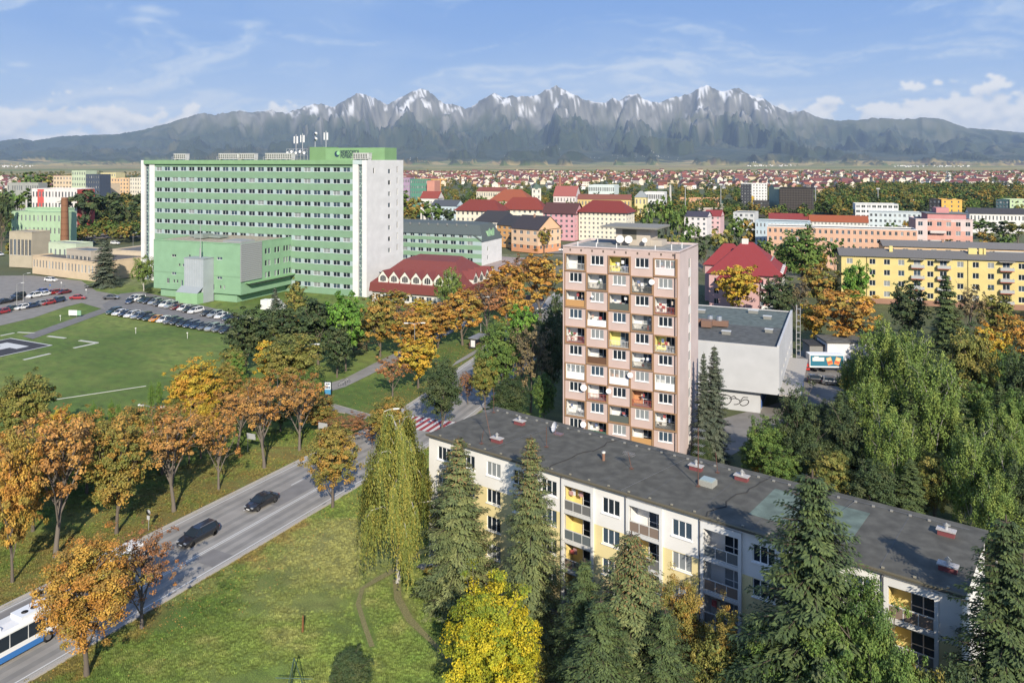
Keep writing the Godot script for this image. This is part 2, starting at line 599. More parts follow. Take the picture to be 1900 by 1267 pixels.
func _ready() -> void:
	var cam := Camera3D.new()
	cam.name = "camera"
	cam.position = Vector3(0, 46, 0)
	cam.set_frustum(0.8799, Vector2(0, -0.2323), 1.0, 60000.0)
	add_child(cam)
	cam.current = true
	var env := Environment.new()
	env.background_mode = Environment.BG_SKY
	var sky := Sky.new()
	var ps := PanoramaSkyMaterial.new()
	ps.panorama = ImageTexture.create_from_image(sky_picture())
	ps.energy_multiplier = 0.74
	sky.sky_material = ps
	env.sky = sky
	env.tonemap_mode = Environment.TONE_MAPPER_LINEAR
	env.tonemap_exposure = 1.38
	env.fog_enabled = true
	env.fog_density = 0.000029
	env.fog_light_color = Color(0.74, 0.84, 0.97)
	env.sdfgi_enabled = true
	env.ssao_enabled = true
	env.ssil_enabled = true
	var we := WorldEnvironment.new()
	we.name = "environment"
	we.environment = env
	add_child(we)
	var sun := DirectionalLight3D.new()
	sun.name = "sun"
	sun.light_energy = 1.6
	sun.light_color = Color(1.0, 0.955, 0.875)
	sun.light_angular_distance = 0.5
	sun.shadow_enabled = true
	add_child(sun)
	sun.look_at_from_position(Vector3.ZERO, Vector3(-0.168, -0.5, -0.85))
	materials()
	setting()
	buildings()
	town()
	trees()
	traffic()
	furniture()

func materials() -> void:
	var stain := noise_texture(0.008, 0.92, 1.0, 1)
	var fine := noise_texture(0.05, 0.72, 1.0, 2)
	var rough := noise_texture(0.09, 0.55, 1.0, 3, FastNoiseLite.TYPE_VALUE_CUBIC)
	mat("paint", Color.WHITE, 0.85, stain, 0.06, true)
	mat("plain_paint", Color.WHITE, 0.7, null, 1.0, true)
	mat("asphalt", Color.WHITE, 0.92, noise_texture(0.012, 0.86, 1.0, 6), 0.05, true)
	M.asphalt.detail_enabled = false
	mat("concrete", Color.WHITE, 0.9, fine, 0.35, true)
	mat("marking", Color.WHITE, 0.8, noise_texture(0.06, 0.7, 1.0, 8), 0.4, true)
	mat("grass", Color.WHITE, 0.95, rough, 0.30, true)
	M.grass.heightmap_enabled = true
	M.grass.heightmap_texture = rough
	M.grass.heightmap_scale = 7.0
	mat("terrain", Color.WHITE, 0.95, null, 1.0, true)
	mat("roof_felt", Color.WHITE, 0.95, noise_texture(0.012, 0.72, 1.0, 14), 0.09, true)
	mat("tiles", Color.WHITE, 0.8, noise_texture(0.03, 0.7, 1.0, 15), 0.3, true)
	mat("bark", Color.WHITE, 0.95, fine, 0.9, true)
	mat("leaf", Color.WHITE, 0.75, null, 1.0, true)
	M.leaf.backlight_enabled = true
	M.leaf.backlight = Color(0.5, 0.5, 0.5)
	mat("needle", Color.WHITE, 0.8, null, 1.0, true)
	M.needle.backlight_enabled = true
	M.needle.backlight = Color(0.2, 0.2, 0.2)
	mat("metal", Color.WHITE, 0.4, null, 1.0, true)
	M.metal.metallic = 0.6
	mat("car_paint", Color.WHITE, 0.35, null, 1.0, true)
	M.car_paint.clearcoat_enabled = true
	M.car_paint.clearcoat = 1.0
	M.car_paint.clearcoat_roughness = 0.05
	mat("glass", Color(0.018, 0.026, 0.036), 0.06)
	M.glass.metallic_specular = 0.35
	mat("glass_pale", Color(0.22, 0.24, 0.25), 0.12)
	mat("glass_blue", Color(0.045, 0.07, 0.10), 0.08)
	mat("rubber", Color(0.02, 0.02, 0.02), 0.8)
	var cl := mat("clear", Color(0.6, 0.65, 0.66), 0.1)
	cl.transparency = BaseMaterial3D.TRANSPARENCY_ALPHA
	cl.albedo_color.a = 0.3

var ROAD := [Vector2(-61.4, 48), Vector2(-49.9, 70.2), Vector2(-38.4, 92.4), Vector2(-24.9, 119.2), Vector2(-18.8, 130.3), Vector2(-12, 147), Vector2(-6.1, 167.3), Vector2(-0.9, 184), Vector2(3.8, 203), Vector2(12, 235), Vector2(22, 270)]
var CROSSING := Vector2(-16.6, 135.0)

# ---------------------------------------------------------------- building kit
var win_cache := {}
const GREY := Color(0.30, 0.30, 0.30)

func face(side: String, l: float, d: float) -> Transform3D:
	match side:
		"right":
			return Transform3D(Basis(Vector3(0, 0, -1), Vector3.UP, Vector3(1, 0, 0)), Vector3(l, 0, 0))
		"left":
			return Transform3D(Basis(Vector3(0, 0, 1), Vector3.UP, Vector3(-1, 0, 0)), Vector3(0, 0, -d))
		"back":
			return Transform3D(Basis(Vector3(-1, 0, 0), Vector3.UP, Vector3(0, 0, -1)), Vector3(l, 0, -d))
	return Transform3D()

func window_meshes(w: float, h: float, n: int, frame: Color, door := false) -> Array:
	var key := "%.2f %.2f %d %s %s" % [w, h, n, frame, door]
	if not win_cache.has(key):
		var b := mb(frame)
		var k := clampf(w * 0.038, 0.05, 0.10)
		b.box(Vector3(0, 0, 0), Vector3(k, h, 0.07))
		b.box(Vector3(w - k, 0, 0), Vector3(w, h, 0.07))
		b.box(Vector3(k, 0, 0.002), Vector3(w - k, k, 0.072))
		b.box(Vector3(k, h - k, 0.002), Vector3(w - k, h, 0.072))
		for q in range(1, n):
			b.box(Vector3(w * q / n - k * 0.6, k, 0.004), Vector3(w * q / n + k * 0.6, h - k, 0.066))
		if door:
			b.box(Vector3(k, h * 0.36, 0.006), Vector3(w - k, h * 0.36 + k, 0.064))
		var p := mb()
		p.quad(Vector3(k * 0.5, k * 0.5, 0.03), Vector3(w - k * 0.5, k * 0.5, 0.03), Vector3(w - k * 0.5, h - k * 0.5, 0.03), Vector3(k * 0.5, h - k * 0.5, 0.03))
		var s := mb(frame.lerp(Color.WHITE, 0.2))
		s.box(Vector3(-0.08, -0.09, -0.05), Vector3(w + 0.08, -0.004, 0.26))
		win_cache[key] = [b.mesh(), p.mesh(), s.mesh()]
	return win_cache[key]

func pane_kind() -> Material:
	var q := rng.randf()
	return M.glass if q < 0.6 else (M.glass_blue if q < 0.82 else M.glass_pale)

func window(root: Node3D, t: Transform3D, r: Rect2, n: int, frame: Color, rev := 0.16, sill := false, door := false, pane: Material = null) -> MeshInstance3D:
	var m := window_meshes(r.size.x, r.size.y, n, frame, door)
	var o := put("window" if not door else "balcony_door", m[0], M.plain_paint, root)
	o.transform = t * Transform3D(Basis(), Vector3(r.position.x, r.position.y, -rev))
	put("pane", m[1], pane if pane else pane_kind(), o)
	if sill:
		put("sill", m[2], M.plain_paint, o)
	return o

func grid(x0: float, dx: float, n: int, y0: float, dy: float, m: int, w: float, h: float) -> Array:
	var out := []
	for j in m:
		for i in n:
			out.append(Rect2(x0 + dx * i, y0 + dy * j, w, h))
	return out

func flat_roof(root: Node3D, l: float, d: float, h: float, wall: Color, roof: Color, lip := 0.35) -> void:
	var b := mb(roof)
	b.quad(Vector3(0.25, h - 0.12, -0.25), Vector3(l - 0.25, h - 0.12, -0.25), Vector3(l - 0.25, h - 0.12, 0.25 - d), Vector3(0.25, h - 0.12, 0.25 - d))
	var o := part("roof", b, M.roof_felt, root)
	b = mb(wall)
	for q in [[Vector3(0, h, -0.25), Vector3(l, h + lip, 0)], [Vector3(0, h, -d), Vector3(l, h + lip, 0.25 - d)], [Vector3(0, h, 0.25 - d), Vector3(0.25, h + lip, -0.25)], [Vector3(l - 0.25, h, 0.25 - d), Vector3(l, h + lip, -0.25)]]:
		b.box(q[0] - Vector3(0, 0.15, 0), q[1])
	part("parapet", b, M.paint, o)

func pitched(b: MB, l: float, d: float, h: float, rise: float, over := 0.5, hip := 0.0) -> void:   # a ridge along x; hip: how far the ridge stops short of the ends
	var y := h - 0.02
	var a := Vector3(-over, y, over)
	var e := Vector3(l + over, y, over)
	var f := Vector3(l + over, y, -d - over)
	var g := Vector3(-over, y, -d - over)
	var p := Vector3(-over + hip, h + rise, -d / 2)
	var q := Vector3(l + over - hip, h + rise, -d / 2)
	b.quad(a, e, q, p)
	b.quad(f, g, p, q)
	if hip > 0:
		b.tri(e, f, q)
		b.tri(g, a, p)
	b.quad(g, f, e, a)

func gable_wall(b: MB, l: float, d: float, h: float, rise: float) -> void:
	b.tri(Vector3(l, h, 0), Vector3(l, h, -d), Vector3(l, h + rise - 0.1, -d / 2))
	b.tri(Vector3(0, h, -d), Vector3(0, h, 0), Vector3(0, h + rise - 0.1, -d / 2))

# a building from the front corners a (left) and c (right) on the ground
func block(called: String, label: String, cat: String, a: Vector3, c: Vector3, o: Dictionary) -> Node3D:
	var l := a.distance_to(c)
	var d: float = o.get("d", 12.0)
	var h: float = o.h
	var root := thing(called, label, cat, a, yaw(a, c), o.get("group", ""))
	var wall: Color = o.wall
	var b := mb(wall)
	var frame: Color = o.get("frame", Color(0.72, 0.72, 0.71))
	var joined := mb()
	var many := 0
	for side in ["front", "right", "left", "back"]:
		var t := face(side, l, d)
		var sl := l if side in ["front", "back"] else d
		var spec: Array = o.get(side, [])
		var ops := []
		for s: Array in spec:
			if s.size() == 3:        # columns, rows, and how much of a bay the window fills
				var dx: float = sl / s[0]
				var dy: float = (h - o.get("plinth", 1.0)) / s[1]
				ops.append_array(grid(dx * (1 - s[2]) / 2, dx, s[0], o.get("plinth", 1.0) + dy * 0.30, dy, s[1], dx * s[2], dy * 0.48))
			else:
				ops.append_array(grid(s[0], s[1], s[2], s[3], s[4], s[5], s[6], s[7]))
		b.t = t
		b.facade(sl, h, ops, 0.16, o.get("paint", null))
		for r: Rect2 in ops:
			if o.get("join", false):
				joined.t = t
				joined.col = Color(0.05, 0.06, 0.07) if rng.randf() < 0.75 else Color(0.2, 0.21, 0.22)
				joined.quad(Vector3(r.position.x, r.position.y, -0.15), Vector3(r.end.x, r.position.y, -0.15), Vector3(r.end.x, r.end.y, -0.15), Vector3(r.position.x, r.end.y, -0.15))
				joined.col = frame
				var x := r.get_center().x
				joined.box(Vector3(x - 0.07, r.position.y, -0.14), Vector3(x + 0.07, r.end.y, -0.1))
				many += 1
			else:
				window(root, t, r, o.get("leaves", 2), frame)
	b.t = Transform3D()
	var rise: float = o.get("rise", 0.0)
	if rise > 0 and o.get("hip", 0.0) == 0:
		gable_wall(b, l, d, h, rise)
	part("wall", b, M.paint, root)
	if many:
		tag(part("window", joined, M.gloss, root), "", "", "", "stuff")
	if rise > 0:
		b = mb(o.roof)
		pitched(b, l, d, h, rise, o.get("over", 0.5), o.get("hip", 0.0))
		var r := part("roof", b, M.tiles, root)
		for k in o.get("chimneys", 0):
			b = mb(Color(0.36, 0.22, 0.16))
			var x: float = l * (k + 0.7) / (o.chimneys + 0.4)
			b.box(Vector3(x - 0.4, h + rise * 0.5, -d * 0.45), Vector3(x + 0.4, h + rise + 0.8, -d * 0.45 + 0.7))
			part("chimney", b, M.paint, r)
	else:
		flat_roof(root, l, d, h, o.get("lip", wall), o.roof, o.get("lip_h", 0.35))
	return root

func balcony(root: Node3D, t: Transform3D, x: float, y: float, w: float, out: float, col: Color, slab: Color) -> void:
	var b := mb(slab, t)
	b.box(Vector3(x, y - 0.16, 0.002), Vector3(x + w, y, out))
	var o := part("balcony", b, M.plain_paint, root)
	b = mb(col, t)
	b.box(Vector3(x, y + 0.08, out - 0.06), Vector3(x + w, y + 1.0, out))
	b.box(Vector3(x, y + 0.08, 0.01), Vector3(x + 0.06, y + 1.0, out - 0.062))
	b.box(Vector3(x + w - 0.06, y + 0.08, 0.01), Vector3(x + w, y + 1.0, out - 0.062))
	part("railing", b, M.plain_paint, o)

func dish(b: MB, at: Vector3, r: float, aim: Vector3) -> void:
	var u := aim.cross(Vector3.UP).normalized()
	var w := u.cross(aim).normalized()
	var rings := 4
	for k in rings:
		for s in 14:
			var p := []
			for q in [[k, s], [k, s + 1], [k + 1, s + 1], [k + 1, s]]:
				var f: float = float(q[0]) / rings
				var a: float = TAU * q[1] / 14
				p.append(at + (u * cos(a) + w * sin(a)) * r * f + aim * (f * f * 0.25 * r))
			b.quad(p[0], p[1], p[2], p[3])
	b.cyl(at, at + aim * r * 0.9 - w * r * 0.25, 0.02, 5)
	b.cyl(at, at - aim * 0.25, 0.05, 5)

# ---------------------------------------------------------------- the pink tower
func pink_tower() -> void:
	var a := Vector3(7.9, 0, -120.2)
	var turn := atan2(-0.434, 0.90)
	var l := 18.2
	var d := 12.3
	var h := 32.8
	var root := thing("apartment_tower", "pink panel apartment tower with a chequerboard of brown framed loggias", "apartment block", a, turn)
	var pink := Color(0.53, 0.41, 0.375)
	var ops := []
	var cells := []
	for r in 11:
		for c in 5:
			var top := h - 1.0 - 2.8 * r
			var x := 0.35 + 3.5 * c
			if (r + c) % 2 == 0:
				ops.append(Rect2(x + 0.22, top - 2.5, 3.06, 2.35))
			else:
				ops.append(Rect2(x + 0.72, top - 1.55, 2.05, 1.42))
			cells.append([r, c])
	var b := mb(pink)
	b.facade(l, h, ops, 0.2, func(x, y): return Color(0.47, 0.365, 0.335) if fmod(y + 1.0, 2.8) < 0.06 else pink)
	var side := face("right", l, d)
	var strip := []
	for r in 11:
		strip.append(Rect2(5.6, h - 1.6 - 2.8 * r - 1.5, 1.5, 1.5))
	b.t = side
	var pale := Color(0.58, 0.48, 0.465)
	b.facade(d, h, strip, 0.12, func(_x, _y): return pale)
	b.col = pale
	b.t = face("left", l, d)
	b.facade(d, h, [], 0)
	b.t = face("back", l, d)
	b.facade(l, h, [], 0)
	b.t = Transform3D()
	part("wall", b, M.paint, root)
	for r: Rect2 in strip:
		window(root, side, r, 2, Color(0.76, 0.76, 0.75), 0.12)
		b = mb(Color(0.70, 0.69, 0.67), side)
		b.box(Vector3(r.position.x, r.position.y - 1.28, 0.0), Vector3(r.end.x, r.position.y - 0.1, 0.03))
		part("wall_panel", b, M.plain_paint, root)
	var brown := Color(0.29, 0.175, 0.095)
	var inside := {"2": Color(0.68, 0.60, 0.16), "4": Color(0.56, 0.32, 0.34), "20": Color(0.72, 0.72, 0.7), "22": Color(0.74, 0.66, 0.22), "24": Color(0.74, 0.66, 0.25), "32": Color(0.52, 0.26, 0.12), "38": Color(0.52, 0.26, 0.13)}
	var front := {"0": 0, "2": 0, "4": 5, "6": 1, "8": 1, "10": 3, "12": 2, "14": 6, "16": 4, "18": 1, "20": 6, "22": 0, "24": 0, "26": 7, "28": 1, "30": 4, "32": 4, "34": 4, "36": 6, "38": 6, "40": 0, "42": 2, "44": 1, "46": 8, "48": 3, "50": 0, "52": 4, "54": 7}
	var tones := [Color(0.5, 0.5, 0.5), Color(0.10, 0.10, 0.09), Color(0.085, 0.10, 0.09), Color(0.44, 0.25, 0.10), Color(0.76, 0.76, 0.75), Color(0.66, 0.56, 0.56), Color(0.30, 0.07, 0.06), Color(0.12, 0.06, 0.035), Color(0.06, 0.12, 0.085)]
	for k in cells.size():
		var o: Rect2 = ops[k]
		var x := o.position.x
		var y := o.position.y
		if (cells[k][0] + cells[k][1]) % 2:
			window(root, Transform3D(), o, 3, Color(0.78, 0.78, 0.77), 0.15, true)
			continue
		var id := str(k)
		var wall: Color = inside.get(id, Color(0.72, 0.71, 0.69))
		b = mb(wall)     # the recess
		var z := -1.35
		b.quad(Vector3(x, y, z), Vector3(o.end.x, y, z), Vector3(o.end.x, o.end.y, z), Vector3(x, o.end.y, z))
		b.quad(Vector3(x, y, 0), Vector3(x, y, z), Vector3(x, o.end.y, z), Vector3(x, o.end.y, 0))
		b.quad(Vector3(o.end.x, y, z), Vector3(o.end.x, y, 0), Vector3(o.end.x, o.end.y, 0), Vector3(o.end.x, o.end.y, z))
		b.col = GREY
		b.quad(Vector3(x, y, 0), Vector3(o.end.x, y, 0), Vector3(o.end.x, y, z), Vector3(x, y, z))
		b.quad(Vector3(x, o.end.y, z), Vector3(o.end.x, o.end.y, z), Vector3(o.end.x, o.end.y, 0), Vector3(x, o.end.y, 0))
		var lg := part("loggia", b, M.plain_paint, root)
		b = mb(brown)
		for q in [[-0.2, 0.0], [o.size.x, o.size.x + 0.2]]:
			b.box(Vector3(x + q[0], y - 0.2, -0.05), Vector3(x + q[1], o.end.y + 0.14, 0.22))
		b.box(Vector3(x, y - 0.2, -0.05), Vector3(o.end.x, y, 0.215))
		b.box(Vector3(x, o.end.y, -0.05), Vector3(o.end.x, o.end.y + 0.14, 0.215))
		part("loggia_frame", b, M.plain_paint, lg)
		window(lg, Transform3D(Basis(), Vector3(0, 0, z + 0.08)), Rect2(x + 1.35, y + 0.05, 1.45, 2.05), 2, Color(0.74, 0.74, 0.73), 0.0, false, true)
		var f: int = front.get(id, 0)
		b = mb(tones[f])
		if f in [0, 1, 6]:
			for q in (22 if f == 1 else 14):
				var px := x + 0.05 + (o.size.x - 0.1) * q / (21.0 if f == 1 else 13.0)
				b.box(Vector3(px - 0.025, y + 0.05, 0.03), Vector3(px + 0.025, y + 0.92, 0.07))
			b.box(Vector3(x, y + 0.92, 0.02), Vector3(o.end.x, y + 0.98, 0.08))
			b.box(Vector3(x, y + 0.04, 0.022), Vector3(o.end.x, y + 0.1, 0.078))
		else:
			b.box(Vector3(x, y + 0.03, 0.02), Vector3(o.end.x, y + 1.0, 0.08))
		part("railing", b, M.plain_paint, lg)
		if f in [4, 5] and cells[k][0] in [0, 6]:
			window(lg, Transform3D(Basis(), Vector3(0, 0, 0.03)), Rect2(x, y + 1.02, o.size.x, 1.3), 4, Color(0.76, 0.76, 0.76), 0.0, false, false, M.clear)
		if rng.randf() < 0.65:     # washing and pots
			for q in rng.randi_range(3, 7):
				b = mb()
				b.col = [Color(0.7, 0.7, 0.72), Color(0.32, 0.07, 0.07), Color(0.12, 0.16, 0.28), Color(0.6, 0.5, 0.4), Color(0.07, 0.14, 0.04)][rng.randi() % 5]
				var px := x + rng.randf_range(0.2, 2.5)
				var py := y + rng.randf_range(0.1, 1.5)
				b.box(Vector3(px, py, -0.4 - 0.1 * q), Vector3(px + rng.randf_range(0.2, 0.5), py + rng.randf_range(0.2, 0.6), -0.36 - 0.1 * q))
				part("washing", b, M.plain_paint, lg)
	for k in 10:      # roof vents along the attic
		b = mb(Color(0.10, 0.075, 0.06))
		var x := 1.1 + 1.78 * k
		b.box(Vector3(x, h - 0.62, 0), Vector3(x + 0.24, h - 0.28, 0.02))
		part("vent", b, M.plain_paint, root)
	b = mb(Color(0.24, 0.14, 0.08))
	for x in [0.33, 3.83, 7.33, 10.83, 14.33, 17.85]:
		b.box(Vector3(x - 0.06, 0.5, 0.0), Vector3(x + 0.06, h - 1.0, 0.06))
	part("joint_strip", b, M.plain_paint, root)
	b = mb(Color(0.07, 0.05, 0.05))
	b.cyl(Vector3(17.55, 0.3, 0.12), Vector3(17.55, h - 0.2, 0.12), 0.07)
	part("drainpipe", b, M.plain_paint, root)
	flat_roof(root, l, d, h, pale, Color(0.33, 0.33, 0.31), 0.16)
	var t := Transform3D(Basis(Vector3.UP, turn), a)
	for k in 7:
		b = mb(Color(0.6, 0.6, 0.6))
		b.cyl(Vector3.ZERO, Vector3(0, 0.85, 0), 0.09)
		var o := put("roof_vent_pipe", b.mesh(), M.plain_paint)
		o.position = t * Vector3([2.0, 5.1, 8.3, 14.3, 16.2, 17.1, 3.2][k], h - 0.1, -[1.2, 1.0, 1.1, 1.0, 3.2, 6.0, 7.0][k])
		tag(o, "short grey vent pipe on the flat roof of the pink tower", "vent pipe", "vent pipes on the pink tower")
	# lift house with its wide slab
	var lift := thing("lift_house", "concrete lift house with wide overhanging slab roof on the pink tower", "roof structure", t * Vector3(6.2, h - 0.1, -7.2), turn)
	b = mb(Color(0.46, 0.41, 0.35))
	b.box(Vector3(0, 0, -4.4), Vector3(5.6, 2.7, 0))
	b.box(Vector3(5.6, 0, -3.4), Vector3(7.4, 0.9, -0.3))
	part("wall", b, M.paint, lift)
	b = mb(Color(0.29, 0.28, 0.25))
	b.box(Vector3(-2.1, 2.72, -6.2), Vector3(7.2, 3.0, 1.5))
	part("roof", b, M.concrete, lift)
	b = mb(Color(0.16, 0.15, 0.12))
	for k in 9:
		b.box(Vector3(1.2 + k * 0.24, 0.95, 0.0), Vector3(1.3 + k * 0.24, 2.4, 0.04))
	b.box(Vector3(1.1, 0.9, 0.0), Vector3(3.4, 2.45, 0.015))
	part("louvre", b, M.plain_paint, lift)
	for k in 3:
		b = mb(Color(0.70, 0.68, 0.64))
		dish(b, Vector3.ZERO, 0.62 if k < 2 else 0.4, Vector3(0.25, 0.35, 0.9).normalized())
		b.cyl(Vector3(0, -0.9, -0.2), Vector3(0, 0, -0.2), 0.05)
		var o := put("satellite_dish", b.mesh(), M.plain_paint)
		o.position = t * Vector3([7.2, 8.6, 11.2][k], h + 0.85, -6.3)
		o.rotation.y = turn
		tag(o, ["left large pale dish in front of the lift house", "right large pale dish in front of the lift house", "small pale dish at the right corner of the lift house"][k], "satellite dish", "dishes by the lift house")
	b = mb(Color(0.2, 0.2, 0.2))
	b.cyl(Vector3.ZERO, Vector3(0, 3.2, 0), 0.04)
	b.cbox(Vector3(0, 2.8, 0), Vector3(1.0, 0.04, 0.04))
	var am := put("antenna_mast", b.mesh(), M.metal)
	am.position = t * Vector3(15.8, h, -9.5)
	tag(am, "thin aerial mast at the back right of the pink tower's roof", "antenna")
	var n := 0
	for q in [[14.2, 1, 0.42], [10.95, 6, 0.42], [3.6, 7, 0.5], [7.6, 7, 0.4], [3.55, 9, 0.45], [5.0, 2, 0.2]]:
		b = mb(Color(0.72, 0.70, 0.69))
		dish(b, Vector3.ZERO, q[2], Vector3(0.3, 0.3, 0.9).normalized())
		var o := put("satellite_dish", b.mesh(), M.plain_paint)
		o.position = t * Vector3(q[0], h - 2.2 - 2.8 * q[1] + 0.5, 0.5)
		o.rotation.y = turn
		tag(o, ["round dish beside the loggia near the top right of the pink tower", "dish in front of the orange walled white loggia on the pink tower", "dish left of the red railed loggia on the pink tower", "dish right of the red railed loggia on the pink tower", "dish beside the lowest green railed loggia on the pink tower", "small dish under a window at the upper left of the pink tower"][n], "satellite dish")
		n += 1

# ---------------------------------------------------------------- the white and yellow block in front
func front_block() -> void:
	var a := Vector3(-9.45, 0, -88.3)
	var turn := atan2(-0.616, 0.788)
	var l := 53.0
	var d := 12.1
	var h := 14.8
	var t := Transform3D(Basis(Vector3.UP, turn), a)
	var root := thing("apartment_block", "long white and pale yellow five storey block with dark felt roof", "apartment block", a, turn)
	var white := Color(0.78, 0.765, 0.74)
	var yellow := Color(0.76, 0.645, 0.34)
	var ops := []
	var logs := []
	var bays := [20.2, 27.5, 34.9, 42.3, 49.7]
	var wins := [2.3, 5.9, 9.5, 13.1, 16.7, 23.9, 31.2, 38.6, 46.0]
	for r in 5:
		for x in wins:
			ops.append(Rect2(x - 0.95, 12.45 - 2.9 * r, 1.9, 1.5))
		for x in bays:
			var o := Rect2(x - 1.55, 11.55 - 2.9 * r, 3.1, 2.45)
			logs.append(o)
			ops.append(o)
	var b := mb(white)
	b.facade(l, h, ops, 0.18, func(x, y):
		if y < 0.35:
			return Color(0.30, 0.29, 0.28)
		for q in bays:
			if absf(x - q) < 1.9:
				return Color(0.66, 0.66, 0.66)
		return white if y > 11.25 or x < 0.8 else yellow)
	var gable := []
	for s in ["right", "left", "back"]:
		b.t = face(s, l, d)
		b.facade(d if s != "back" else l, h, gable, 0.1)
	b.t = Transform3D()
	part("wall", b, M.paint, root)
	for x in bays:     # proud frame round each column of loggias
		b = mb(Color(0.70, 0.70, 0.69))
		b.box(Vector3(x - 1.85, 0.3, -0.02), Vector3(x - 1.57, h - 0.25, 0.22))
		b.box(Vector3(x + 1.57, 0.3, -0.02), Vector3(x + 1.85, h - 0.25, 0.22))
		b.box(Vector3(x - 1.57, h - 0.78, -0.02), Vector3(x + 1.57, h - 0.25, 0.215))
		part("loggia_frame", b, M.paint, root)
		b = mb(Color(0.16, 0.16, 0.17))
		b.cyl(Vector3(x - 1.97, 0.2, 0.09), Vector3(x - 1.97, h - 0.1, 0.09), 0.06)
		part("drainpipe", b, M.plain_paint, root)
	for o: Rect2 in ops:
		if not o in logs:
			window(root, Transform3D(), o, 3, Color(0.78, 0.78, 0.78), 0.16, true)
	var k := 0
	for o: Rect2 in logs:
		var x := o.position.x
		var y := o.position.y
		var z := -1.4
		b = mb(yellow.lerp(Color(0.74, 0.55, 0.12), 0.5) if rng.randf() < 0.7 else white)
		b.quad(Vector3(x, y, z), Vector3(o.end.x, y, z), Vector3(o.end.x, o.end.y, z), Vector3(x, o.end.y, z))
		b.quad(Vector3(x, y, 0), Vector3(x, y, z), Vector3(x, o.end.y, z), Vector3(x, o.end.y, 0))
		b.quad(Vector3(o.end.x, y, z), Vector3(o.end.x, y, 0), Vector3(o.end.x, o.end.y, 0), Vector3(o.end.x, o.end.y, z))
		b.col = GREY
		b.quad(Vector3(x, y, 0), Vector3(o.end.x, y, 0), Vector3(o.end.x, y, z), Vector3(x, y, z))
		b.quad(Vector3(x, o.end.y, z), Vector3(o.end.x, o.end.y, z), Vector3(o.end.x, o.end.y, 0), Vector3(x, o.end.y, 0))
		var lg := part("loggia", b, M.plain_paint, root)
		window(lg, Transform3D(Basis(), Vector3(0, 0, z + 0.08)), Rect2(x + 1.3, y + 0.05, 1.7, 2.1), 2, Color(0.70, 0.70, 0.69), 0.0, false, true)
		var steel := Color(0.55, 0.55, 0.54)
		for q in 3:     # glazed balustrade of three panels
			b = mb([Color(0.15, 0.15, 0.15), Color(0.22, 0.17, 0.14), Color(0.12, 0.14, 0.15)][k % 3])
			b.box(Vector3(x + 0.04 + q * 1.02, y + 0.12, 0.09), Vector3(x + 1.0 + q * 1.02, y + 0.98, 0.11))
			part("balustrade_panel", b, M.gloss, lg)
		b = mb(steel)
		b.box(Vector3(x, y + 0.98, 0.07), Vector3(o.end.x, y + 1.06, 0.13))
		b.box(Vector3(x, y + 0.03, 0.07), Vector3(o.end.x, y + 0.11, 0.13))
		for q in 4:
			b.box(Vector3(x + q * 1.02 - 0.015, y + 0.1, 0.075), Vector3(x + q * 1.02 + 0.05, y + 1.0, 0.125))
		part("railing", b, M.plain_paint, lg)
		b = mb(Color(0.62, 0.62, 0.61))
		b.box(Vector3(x - 0.02, y - 0.28, -0.05), Vector3(o.end.x + 0.02, y - 0.01, 0.2))
		part("balcony_slab", b, M.paint, lg)
		if rng.randf() < 0.45:
			for q in rng.randi_range(2, 5):
				b = mb()
				b.col = [Color(0.40, 0.09, 0.09), Color(0.66, 0.66, 0.68), Color(0.45, 0.26, 0.26), Color(0.5, 0.46, 0.32)][rng.randi() % 4]
				var px := x + rng.randf_range(0.1, 1.6)
				b.box(Vector3(px, y + 1.35, -0.5 - q * 0.12), Vector3(px + 0.45, y + rng.randf_range(1.7, 2.0), -0.47 - q * 0.12))
				part("washing", b, M.plain_paint, lg)
		k += 1
	# roof
	b = mb(Color(0.112, 0.108, 0.094))
	b.box(Vector3(-0.25, h, -d - 0.25), Vector3(l + 0.25, h + 0.16, 0.32))
	var roof := part("roof", b, M.roof_felt, root)
	b = mb(Color(0.17, 0.145, 0.085))
	b.box(Vector3(-0.27, h + 0.162, 0.05), Vector3(l + 0.27, h + 0.22, 0.33))
	part("gutter_edge", b, M.concrete, roof)
	for q in 10:
		b = mb(Color(0.115, 0.115, 0.11))
		b.box(Vector3(5.0 * q + 2.4, h + 0.161, -d), Vector3(5.0 * q + 2.5, h + 0.174, 0))
		part("felt_seam", b, M.roof_felt, roof)
	b = mb(Color(0.155, 0.205, 0.175))
	b.box(Vector3(36.2, h + 0.16, -9.6), Vector3(44.6, h + 0.178, -2.9))
	part("felt_patch", b, M.roof_felt, roof)
	for x in [16.5, 33.5, 39.5]:    # cracked tar joints and the lightning wire on its small blocks
		b = mb(Color(0.04, 0.04, 0.04))
		var p := Vector3(x, h + 0.17, 0)
		for q in 12:
			var nx := Vector3(x + rng.randf_range(-0.35, 0.35) + q * 0.12, h + 0.17, -d * (q + 1) / 12.0)
			b.cyl(p, nx, 0.07, 4)
			p = nx
		part("tar_joint", b, M.roof_felt, roof)
	b = mb(Color(0.25, 0.25, 0.25))
	for q in 34:
		b.cyl(Vector3(1 + q * 1.5, h + 0.3, -d + 0.9), Vector3(2.5 + q * 1.5, h + 0.3, -d + 0.9), 0.015, 4)
		if q % 11 == 6:
			b.cyl(Vector3(1 + q * 1.5, h + 0.3, -d + 0.9), Vector3(q * 1.5 - 0.5, h + 0.3, 0), 0.015, 4)
	part("lightning_wire", b, M.metal, roof)
	for q in 34:
		b = mb(Color(0.36, 0.35, 0.32))
		b.cbox(Vector3(1 + q * 1.5, h + 0.22, -d + 0.9), Vector3(0.22, 0.14, 0.22))
		part("wire_block", b, M.concrete, roof)
